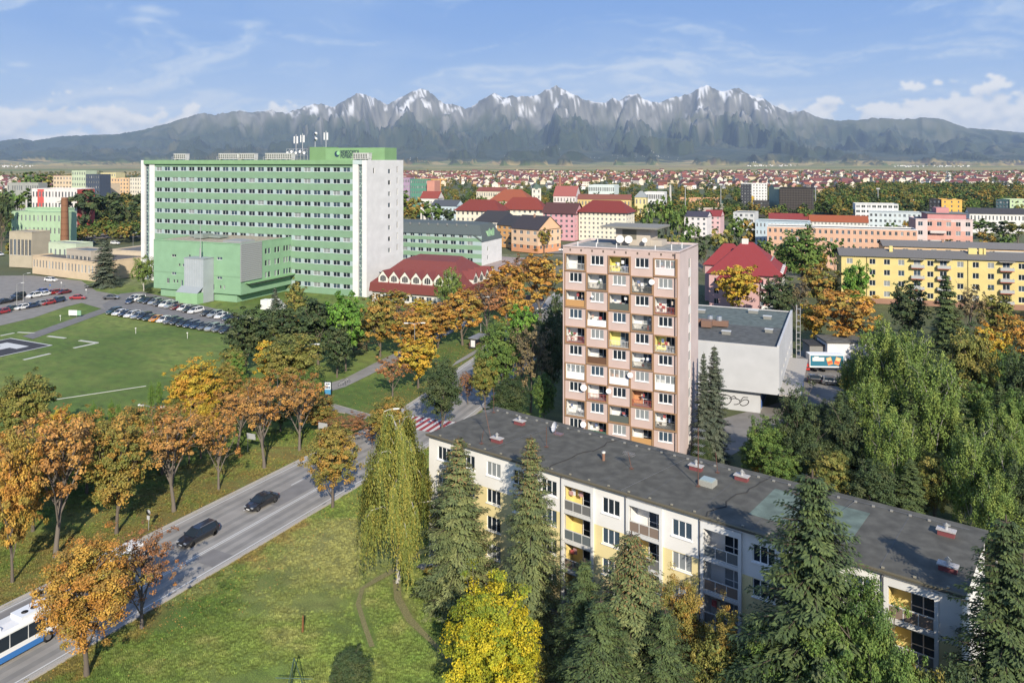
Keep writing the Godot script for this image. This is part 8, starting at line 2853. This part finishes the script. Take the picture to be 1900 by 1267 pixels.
func furniture() -> void:
	var pave := Color(0.27, 0.255, 0.24)
	# footpaths
	slab("footpath", [Vector3(-39.05, 0, -158.85), Vector3(-36.89, 0, -154.41), Vector3(-34.03, 0, -158.09), Vector3(-28.01, 0, -173.86), Vector3(-20.47, 0, -196.56), Vector3(-10.84, 0, -223.03), Vector3(-12.33, 0, -227.63), Vector3(-22.37, 0, -201.34), Vector3(-30.42, 0, -179.51), Vector3(-35.38, 0, -164.37)], 0.035, pave, M.asphalt)
	slab("footpath", [Vector3(-35.7, 0, -146.87), Vector3(-34.33, 0, -143.69), Vector3(-30.54, 0, -141.84), Vector3(-26.31, 0, -138.29), Vector3(-25.34, 0, -140.34), Vector3(-30.07, 0, -144.31), Vector3(-33.51, 0, -146.23)], 0.036, pave, M.asphalt)
	slab("footpath", [Vector3(-12.86, 0, -178.06), Vector3(-13.52, 0, -173.86), Vector3(-10.97, 0, -179.51), Vector3(-6.63, 0, -190.89), Vector3(-5.22, 0, -197.73), Vector3(-7.13, 0, -193.68), Vector3(-10.51, 0, -184.51)], 0.036, pave, M.asphalt)
	var edge := mb(Color(0.45, 0.43, 0.40))
	for q in [[Vector3(-35.78, 0, -147.2), Vector3(-33.38, 0, -146.55)], [Vector3(-33.38, 0, -146.55), Vector3(-25.14, 0, -140.34)], [Vector3(-34.45, 0, -143.38), Vector3(-30.47, 0, -141.54)]]:
		var a: Vector3 = q[0]
		var c: Vector3 = q[1]
		edge.t = Transform3D(Basis(Vector3.UP, yaw(a, c)), a)
		edge.box(Vector3(0, 0, -0.06), Vector3(a.distance_to(c), 0.09, 0.06))
	structure("path_kerb", edge, M.concrete)
	var trail: Array[Vector2] = []
	# worn earth paths over the lawn
	var b := mb(Color(0.31, 0.285, 0.115))
	for line in [[Vector3(-10.28, 0, -92.51), Vector3(-12.02, 0, -88.79), Vector3(-14.82, 0, -85.36), Vector3(-16.13, 0, -83.53), Vector3(-16.02, 0, -80.68), Vector3(-14.64, 0, -76.93), Vector3(-13.27, 0, -73.52)], [Vector3(-12.74, 0, -85.36), Vector3(-12.02, 0, -81.68), Vector3(-10.27, 0, -77.84), Vector3(-7.74, 0, -74.34), Vector3(-5.44, 0, -71.15)]]:
		for k in line.size() - 1:
			var p: Vector3 = line[k]
			var q: Vector3 = line[k + 1]
			var wd := 0.4 if k < 3 else 0.25
			var n := (q - p).normalized().cross(Vector3.UP) * wd
			var m := ((line[mini(k + 2, line.size() - 1)] - p) as Vector3).normalized().cross(Vector3.UP) * (0.4 if k < 2 else 0.25)
			var o := ((q - line[maxi(k - 1, 0)]) as Vector3).normalized().cross(Vector3.UP) * wd
			for e in 12:
				trail.append(Vector2(p.x, p.z).lerp(Vector2(q.x, q.z), e / 12.0))
			b.quad(p - o + Vector3(0, 0.02, 0), p + o + Vector3(0, 0.02, 0), q + m + Vector3(0, 0.02, 0), q - m + Vector3(0, 0.02, 0))
			n = n
	for k in range(0, b.ix.size(), 3):
		pass
	structure("earth_path", b, M.grass)
	# helipad with its marks
	var t := Transform3D(Basis(Vector3.UP, atan2(-0.45, 0.893)), Vector3(-130.45, 0, -201.77))
	b = mb(Color(0.042, 0.042, 0.048), t)
	b.box(Vector3(0, -0.1, 0), Vector3(17.4, 0.02, 17.4))
	structure("helipad", b, M.asphalt)
	b = mb(Color(0.72, 0.72, 0.71), t)
	for q in [[0.0, 0.0, 17.4, 0.45], [0.0, 16.95, 17.4, 17.4], [0.0, 0.45, 0.45, 16.95], [16.95, 0.45, 17.4, 16.95]]:
		b.box(Vector3(q[0], 0.0, q[1]), Vector3(q[2], 0.026, q[3]))
	for q in [[4.2, 3.4, 13.2, 6.4], [4.2, 11.0, 13.2, 14.0], [7.0, 6.4, 10.4, 11.0]]:
		b.box(Vector3(q[0], 0.0, q[1]), Vector3(q[2], 0.028, q[3]))
	b.col = Color(0.45, 0.04, 0.05)
	b.box(Vector3(8.3, 0.0, 8.2), Vector3(9.1, 0.034, 9.0))
	structure("helipad_marking", b, M.marking)
	b = mb(Color(0.62, 0.62, 0.56))
	for q in [[Vector3(-122.19, 0, -204.13), Vector3(-116.3, 0, -201.77), 0.9], [Vector3(-111.13, 0, -199.16), Vector3(-105.1, 0, -196.56), 0.9], [Vector3(-105.1, 0, -196.56), Vector3(-108.06, 0, -191.17), 0.9], [Vector3(-113.22, 0, -179.76), Vector3(-110.62, 0, -185.55), 0.9], [Vector3(-135, 0, -204.63), Vector3(-133.51, 0, -207.84), 0.8], [Vector3(-133.04, 0, -208.7), Vector3(-128.03, 0, -207.84), 0.7], [Vector3(-88.15, 0, -149.86), Vector3(-75.01, 0, -158.85), 0.28]]:
		var a: Vector3 = q[0]
		var c: Vector3 = q[1]
		b.t = Transform3D(Basis(Vector3.UP, yaw(a, c)), a)
		b.box(Vector3(0, -0.05, -q[2] / 2), Vector3(a.distance_to(c), 0.03, q[2] / 2))
	structure("lawn_marking", b, M.marking)
	slab("helipad_path", [Vector3(-128.8, 0, -203.82), Vector3(-124.06, 0, -200.73), Vector3(-123.66, 0, -237.42), Vector3(-128.06, 0, -242.64)], 0.02, Color(0.18, 0.17, 0.165), M.asphalt)
	slab("car_park", [Vector3(-136.13, 0, -269.27), Vector3(-130.78, 0, -273.72), Vector3(-110.97, 0, -257.74), Vector3(-75.88, 0, -227.63), Vector3(-71.92, 0, -205.08), Vector3(-101.36, 0, -224.54), Vector3(-125.21, 0, -239.13), Vector3(-131.28, 0, -248.09)], 0.024, Color(0.185, 0.18, 0.18), M.asphalt)
	slab("access_road", [Vector3(-218.12, 0, -310.99), Vector3(-193.11, 0, -312.45), Vector3(-165.77, 0, -298.38), Vector3(-147.35, 0, -274.85), Vector3(-133.75, 0, -266.02), Vector3(-125.67, 0, -240), Vector3(-139.92, 0, -251.86), Vector3(-141.23, 0, -244.43), Vector3(-140.69, 0, -227.63), Vector3(-145.64, 0, -207.65)], 0.018, Color(0.24, 0.225, 0.205), M.asphalt)
	slab("yard", [Vector3(51.78, 0, -148.52), Vector3(68.48, 0, -186.07), Vector3(75.54, 0, -194.25), Vector3(90.47, 0, -183.49), Vector3(65.19, 0, -132.22), Vector3(44.99, 0, -132.22), Vector3(31.16, 0, -118.07), Vector3(36.34, 0, -137.71)], 0.02, Color(0.20, 0.19, 0.18), M.asphalt)
	slab("forecourt", [Vector3(-16.18, 0, -332.86), Vector3(-5.2, 0, -374.24), Vector3(6.42, 0, -370.06), Vector3(-2.08, 0, -299.73), Vector3(-9.37, 0, -299.73)], 0.02, Color(0.36, 0.29, 0.26), M.asphalt)
	slab("parking_by_houses", [Vector3(19.04, 0, -421.91), Vector3(32.23, 0, -421.91), Vector3(26.9, 0, -387.37), Vector3(17.49, 0, -387.37)], 0.02, Color(0.2, 0.2, 0.2), M.asphalt)
	slab("lane", [Vector3(-312.52, 0, -505.65), Vector3(-250.08, 0, -525.71), Vector3(-223.48, 0, -469.79), Vector3(-278.5, 0, -450.61)], 0.02, Color(0.25, 0.22, 0.19), M.asphalt)
	# lamps
	lamp(Vector3(-40.56, 0, -153.69), 9.6, 0.05, "white double armed street lamp by the footpath left of the advertising panel")
	lamp(Vector3(-54.86, 0, -118.07), 8.6, -0.25, "white double armed street lamp among the orange maples at the left")
	lamp(Vector3(-21.85, 0, -173.86), 9.6, 0.05, "double armed street lamp behind the golden tree")
	lamp(Vector3(-8.42, 0, -208.96), 9.4, 0.05, "double armed street lamp behind the bus shelter")
	lamp(Vector3(-19.52, 0, -118.07), 8.0, 0.35, "single armed street lamp above the weeping birch", false)
	lamp(Vector3(-157.32, 0, -246.25), 7.0, 1.2, "plain lamp post at the left car park near the left edge", false)
	lamp(Vector3(-160.03, 0, -253.79), 9.0, 1.2, "taller plain lamp post at the left car park", false)
	lamp(Vector3(-189.38, 0, -387.37), 10.0, 1.2, "lamp post in front of the dark trees left of the hospital", false)
	# bus shelter
	var sh := thing("bus_shelter", "bus shelter with a flat pale roof beside the far footpath", "bus shelter", Vector3(-8.7, 0, -189.8), 1.15)
	b = mb(Color(0.42, 0.43, 0.45))
	b.box(Vector3(-0.3, 2.5, -2.2), Vector3(5.6, 2.66, 0.4))
	part("roof", b, M.metal, sh)
	for x in [0.0, 2.6, 5.2]:
		b = mb(Color(0.08, 0.08, 0.09))
		b.box(Vector3(x, 0, -1.8), Vector3(x + 0.1, 2.5, -1.7))
		part("post", b, M.metal, sh)
	for x in [0.12, 2.72]:
		b = mb()
		b.box(Vector3(x, 0.3, -1.78), Vector3(x + 2.46, 2.3, -1.75))
		part("pane", b, M.glass_blue, sh)
	b = mb(Color(0.06, 0.06, 0.07))
	b.box(Vector3(-0.06, 0.2, -1.7), Vector3(0.06, 2.4, -0.2))
	part("end_panel", b, M.gloss, sh)
	b = mb(Color(0.66, 0.66, 0.66))
	b.box(Vector3(-0.09, 0.5, -1.5), Vector3(-0.065, 2.1, -0.4))
	part("poster", b, M.plain_paint, sh)
	b = mb(Color(0.25, 0.15, 0.08))
	b.box(Vector3(0.6, 0.42, -1.6), Vector3(4.6, 0.5, -1.2))
	part("bench", b, M.paint, sh)
	person(Vector3(-10.41, 0, -189.8), 2.2, Color(0.10, 0.05, 0.04), Color(0.03, 0.03, 0.035), "person in a dark brown jacket standing near the bus shelter")
	person(Vector3(-10.36, 0, -193.68), 0.6, Color(0.60, 0.16, 0.10), Color(0.5, 0.48, 0.46), "person in a red top and pale trousers near the bus shelter")
	person(Vector3(63.13, 0, -172.5), 0.4, Color(0.03, 0.06, 0.20), Color(0.02, 0.02, 0.03), "person in blue standing between the pale hall and the lorry")
	# advertising panel
	var ad := thing("advertising_panel", "upright dark framed advertising panel with a blue and white poster by the footpath", "advertising panel", Vector3(-35.92, 0, -151.23), -0.05)
	b = mb(Color(0.015, 0.02, 0.03))
	b.box(Vector3(-0.72, 0.0, -0.12), Vector3(0.72, 3.1, 0.12))
	part("frame", b, M.gloss, ad)
	b = mb(Color(0.05, 0.22, 0.42))
	b.box(Vector3(-0.58, 0.6, 0.122), Vector3(0.58, 2.95, 0.13))
	var po := part("poster", b, M.plain_paint, ad)
	b = mb(Color(0.62, 0.68, 0.74))
	b.box(Vector3(-0.58, 1.55, 0.131), Vector3(0.58, 2.95, 0.134))
	b.col = Color(0.05, 0.10, 0.2)
	for q in [[-0.4, 2.5, -0.05, 2.75], [0.05, 2.5, 0.4, 2.75], [-0.42, 1.7, -0.2, 2.15], [-0.12, 1.7, 0.1, 2.15], [0.18, 1.7, 0.42, 2.15]]:
		b.box(Vector3(q[0], q[1], 0.134), Vector3(q[2], q[3], 0.138))
	part("print", b, M.plain_paint, po)
	# road signs
	var n := 0
	for q in [[Vector3(-45.33, 0, -96.7), 2.6, 0, "round road sign seen from behind on the verge above the road"], [Vector3(-30.9, 0, -124.28), 4.2, 1, "blank backed rectangular direction sign on two posts by the road"], [Vector3(-41.9, 0, -122.89), 3.0, 1, "white backed small sign beside the road's maples"], [Vector3(-37.9, 0, -82.7), 3.0, 2, "red and white road sign beside the half bare purple brown tree"], [Vector3(-29.78, 0, -123.58), 2.4, 2, "pale small sign post beside the road next to the direction sign"], [Vector3(-18.83, 0, -129.12), 2.8, 2, "sign at the red crossing by the near kerb"], [Vector3(-164.45, 0, -276), 2.2, 3, "blue square parking sign in the left car park"], [Vector3(-164.54, 0, -283.08), 2.0, 2, "white small sign in the left car park"], [Vector3(-147.31, 0, -268.18), 1.9, 2, "grey small sign at the car park's turning"]]:
		var s := thing("road_sign", q[3], "road sign", q[0], -0.4)
		b = mb(Color(0.48, 0.48, 0.48))
		b.cyl(Vector3.ZERO, Vector3(0, q[1], 0), 0.045, 6)
		if n == 1:
			b.cyl(Vector3(1.5, 0, 0), Vector3(1.5, q[1], 0), 0.045, 6)
		part("post", b, M.metal, s)
		b = mb([Color(0.42, 0.43, 0.44), Color(0.34, 0.35, 0.36), Color(0.62, 0.62, 0.62), Color(0.03, 0.14, 0.45)][q[2]])
		match q[2]:
			0:
				b.cyl(Vector3(0, q[1] - 0.35, 0.05), Vector3(0, q[1] - 0.35, 0.08), 0.36, 16)
				b.cbox(Vector3(0, q[1] - 1.0, 0.06), Vector3(0.45, 0.5, 0.03))
			1:
				b.box(Vector3(-0.1, q[1] - 0.9, 0.05), Vector3(1.6, q[1], 0.09))
			_:
				b.cbox(Vector3(0, q[1] - 0.3, 0.06), Vector3(0.55, 0.55, 0.04))
		part("plate", b, M.plain_paint, s)
		n += 1
	# bicycles leaning in a rack, a trunk post, stump, small things on the lawn
	n = 0
	for p: Vector3 in [Vector3(-34.86, 0, -158.85), Vector3(-34.39, 0, -160.78)]:
		var o := thing("bicycle", ["left one of two bicycles standing by the footpath", "right one of two bicycles standing by the footpath"][n], "bicycle", p, 0.5, "bicycles by the footpath")
		for x in [-0.5, 0.5]:
			b = mb(Color(0.03, 0.03, 0.03))
			for s in 16:
				b.cyl(Vector3(x + cos(TAU * s / 16) * 0.34, 0.35 + sin(TAU * s / 16) * 0.34, 0), Vector3(x + cos(TAU * (s + 1) / 16) * 0.34, 0.35 + sin(TAU * (s + 1) / 16) * 0.34, 0), 0.03, 4)
			part("wheel", b, M.rubber, o)
		b = mb(Color(0.5, 0.5, 0.52))
		for q in [[Vector3(-0.5, 0.35, 0), Vector3(-0.15, 0.8, 0)], [Vector3(-0.15, 0.8, 0), Vector3(0.38, 0.85, 0)], [Vector3(-0.1, 0.3, 0), Vector3(0.38, 0.8, 0)], [Vector3(-0.1, 0.3, 0), Vector3(-0.18, 0.95, 0)], [Vector3(0.5, 0.35, 0), Vector3(0.36, 1.0, 0)], [Vector3(-0.5, 0.35, 0), Vector3(-0.1, 0.3, 0)]]:
			b.cyl(q[0], q[1], 0.025, 5)
		part("frame", b, M.metal, o)
		b = mb(Color(0.03, 0.03, 0.03))
		b.cbox(Vector3(-0.2, 0.97, 0), Vector3(0.26, 0.06, 0.14))
		part("saddle", b, M.plain_paint, o)
		b = mb(Color(0.03, 0.03, 0.03))
		b.cyl(Vector3(0.36, 1.02, -0.28), Vector3(0.36, 1.02, 0.28), 0.02, 5)
		part("handlebar", b, M.metal, o)
		n += 1
	b = mb(Color(0.25, 0.11, 0.04))
	b.tube([Vector3.ZERO, Vector3(0.02, 0.9, 0), Vector3(0.05, 1.6, 0)], [0.12, 0.1, 0.07], 7)
	var post := part("wooden_post", b, M.bark)
	post.position = Vector3(-20.5, 0, -75.88)
	tag(post, "short brown wooden post alone on the near lawn", "post")
	var tri := thing("metal_frame", "rusty green three legged metal frame at the bottom edge of the lawn", "climbing frame", Vector3(-18.8, 0, -66.84))
	for k in 3:
		b = mb(Color(0.10, 0.16, 0.13))
		b.cyl(Vector3(cos(k * 2.1) * 1.1, 0, sin(k * 2.1) * 1.1), Vector3(0, 3.2, 0), 0.04, 6)
		part("leg", b, M.metal, tri)
	b = mb(Color(0.10, 0.16, 0.13))
	b.cyl(Vector3(-1.6, 1.5, 0), Vector3(1.6, 1.4, 0), 0.035, 5)
	part("crossbar", b, M.metal, tri)
	var bd := thing("notice_board", "white and green boards on a frame beside the helipad path", "notice board", Vector3(-129.56, 0, -229.2), -0.1)
	b = mb(Color(0.66, 0.67, 0.66))
	b.box(Vector3(-1.6, 0.5, 0), Vector3(1.0, 2.0, 0.1))
	part("board", b, M.plain_paint, bd)
	b = mb(Color(0.2, 0.36, 0.24))
	b.box(Vector3(1.0, 0.5, -0.2), Vector3(2.2, 1.9, 0.05))
	part("side_board", b, M.plain_paint, bd)
	b = mb(Color(0.4, 0.4, 0.4))
	for x in [-1.4, 0.8]:
		b.cyl(Vector3(x, 0, -0.05), Vector3(x, 0.6, -0.05), 0.05, 5)
	part("leg", b, M.metal, bd)
	n = 0
	for p: Vector3 in [Vector3(-130.39, 0, -223.78), Vector3(-100.48, 0, -207), Vector3(-84.31, 0, -201.34)]:
		b = mb(Color(0.6, 0.6, 0.58))
		b.cyl(Vector3.ZERO, Vector3(0, 1.4, 0), 0.06, 6)
		b.cbox(Vector3(0, 1.45, 0), Vector3(0.3, 0.25, 0.3))
		var o := part("marker_post", b, M.plain_paint)
		o.position = p
		tag(o, ["small white marker post on the grass left of the helipad path", "thin marker post in the middle of the helipad lawn", "low white marker on the helipad lawn near the parked cars"][n], "post")
		n += 1
	# blue container, kiosk
	var bc := thing("blue_container", "bright blue container beside the brick chimney", "container", Vector3(-277.33, 0, -480), 0.2)
	b = mb(Color(0.03, 0.13, 0.45))
	b.box(Vector3(-4, 0, -3), Vector3(4, 3.4, 0))
	part("body", b, M.plain_paint, bc)
	for k in 8:
		b = mb(Color(0.025, 0.11, 0.40))
		b.box(Vector3(-3.8 + k, 0.1, 0.0), Vector3(-3.6 + k, 3.3, 0.08))
		part("rib", b, M.plain_paint, bc)
	var ki := thing("small_house", "small hut with a brown roof among the trees left of the pink tower", "hut", Vector3(6.67, 0, -240), 0.25)
	b = mb(Color(0.62, 0.62, 0.62))
	b.t = Transform3D(Basis(), Vector3(-2.5, 0, 2))
	b.box(Vector3(0, 0, -4), Vector3(5, 3.0, 0))
	gable_wall(b, 5, 4, 3.0, 1.6)
	part("wall", b, M.paint, ki)
	b = mb(Color(0.2, 0.12, 0.09))
	b.t = Transform3D(Basis(), Vector3(-2.5, 0, 2))
	pitched(b, 5, 4, 3.0, 1.7, 0.4)
	part("roof", b, M.tiles, ki)
	# grass tufts on the near lawns
	var tm := MultiMesh.new()
	tm.transform_format = MultiMesh.TRANSFORM_3D
	tm.use_colors = true
	var tuft := mb()
	for k in 7:
		var a := k * 0.9
		var o := Vector3(cos(a), 0, sin(a)) * 0.09
		var r := Vector3(-sin(a), 0, cos(a)) * 0.035
		tuft.tri(o - r, o + r, o * 2.2 + Vector3(0, 0.12, 0))
	tm.mesh = tuft.mesh()
	var spots := []
	while spots.size() < 45000:
		var d := 64.0 + 70.0 * pow(rng.randf(), 1.3)
		var x := rng.randf_range(-0.7, 0.08) * d
		var side := from_road(Vector2(x, d))
		if absf(side) < 7.3 or (x > -9.0 and d > 86.0 - (x + 9.0) * 0.78):
			continue
		var worn := false
		for q in trail:
			if q.distance_squared_to(Vector2(x, -d)) < 0.45:
				worn = true
		if worn:
			continue
		if patchy.get_noise_2d(x * 2.0, d * 2.0) + rng.randf() * 0.5 > 0.1:
			spots.append(Vector2(x, d))
	tm.instance_count = spots.size()
	for i in spots.size():
		var p: Vector2 = spots[i]
		tm.set_instance_transform(i, Transform3D(Basis(Vector3.UP, rng.randf() * TAU).scaled(Vector3.ONE * rng.randf_range(0.6, 1.5)), Vector3(p.x, -0.03, -p.y)))
		tm.set_instance_color(i, ground_color(p.x, p.y) * rng.randf_range(0.5, 0.95))
	var gt := MultiMeshInstance3D.new()
	gt.name = "grass_tufts"
	gt.multimesh = tm
	gt.material_override = M.leaf
	add_child(gt)
	tag(gt, "short green and dry grass tufts on the near lawns beside the road", "grass", "", "stuff")
	# fallen leaves on the verge and the lawn
	var mm := MultiMesh.new()
	mm.transform_format = MultiMesh.TRANSFORM_3D
	mm.use_colors = true
	var lf := mb()
	lf.quad(Vector3(-0.09, 0, 0), Vector3(0, 0.015, 0.06), Vector3(0.09, 0, 0), Vector3(0, 0.015, -0.06))
	mm.mesh = lf.mesh()
	mm.instance_count = 16000
	for i in mm.instance_count:
		var k := rng.randi_range(0, road_line.size() - 22)
		var left := rng.randf() < 0.72
		var off := -7.0 - absf(rng.randfn()) * 7.0 if left else 7.0 + absf(rng.randfn()) * 4.0
		var p: Vector2 = road_line[k] + (road_line[k + 1] - road_line[k]) * rng.randf() + road_side(k) * off
		mm.set_instance_transform(i, Transform3D(Basis.from_euler(Vector3(rng.randfn() * 0.5, rng.randf() * TAU, rng.randfn() * 0.5)).scaled(Vector3.ONE * rng.randf_range(0.5, 1.1)), Vector3(p.x, 0.03, -p.y)))
		mm.set_instance_color(i, PAL.orange[rng.randi() % 5].lerp(Color(0.3, 0.2, 0.08), rng.randf() * 0.6))
	var fl := MultiMeshInstance3D.new()
	fl.name = "fallen_leaves"
	fl.multimesh = mm
	fl.material_override = M.leaf
	add_child(fl)
	tag(fl, "orange brown fallen leaves scattered along both verges of the road", "fallen leaves", "", "stuff")
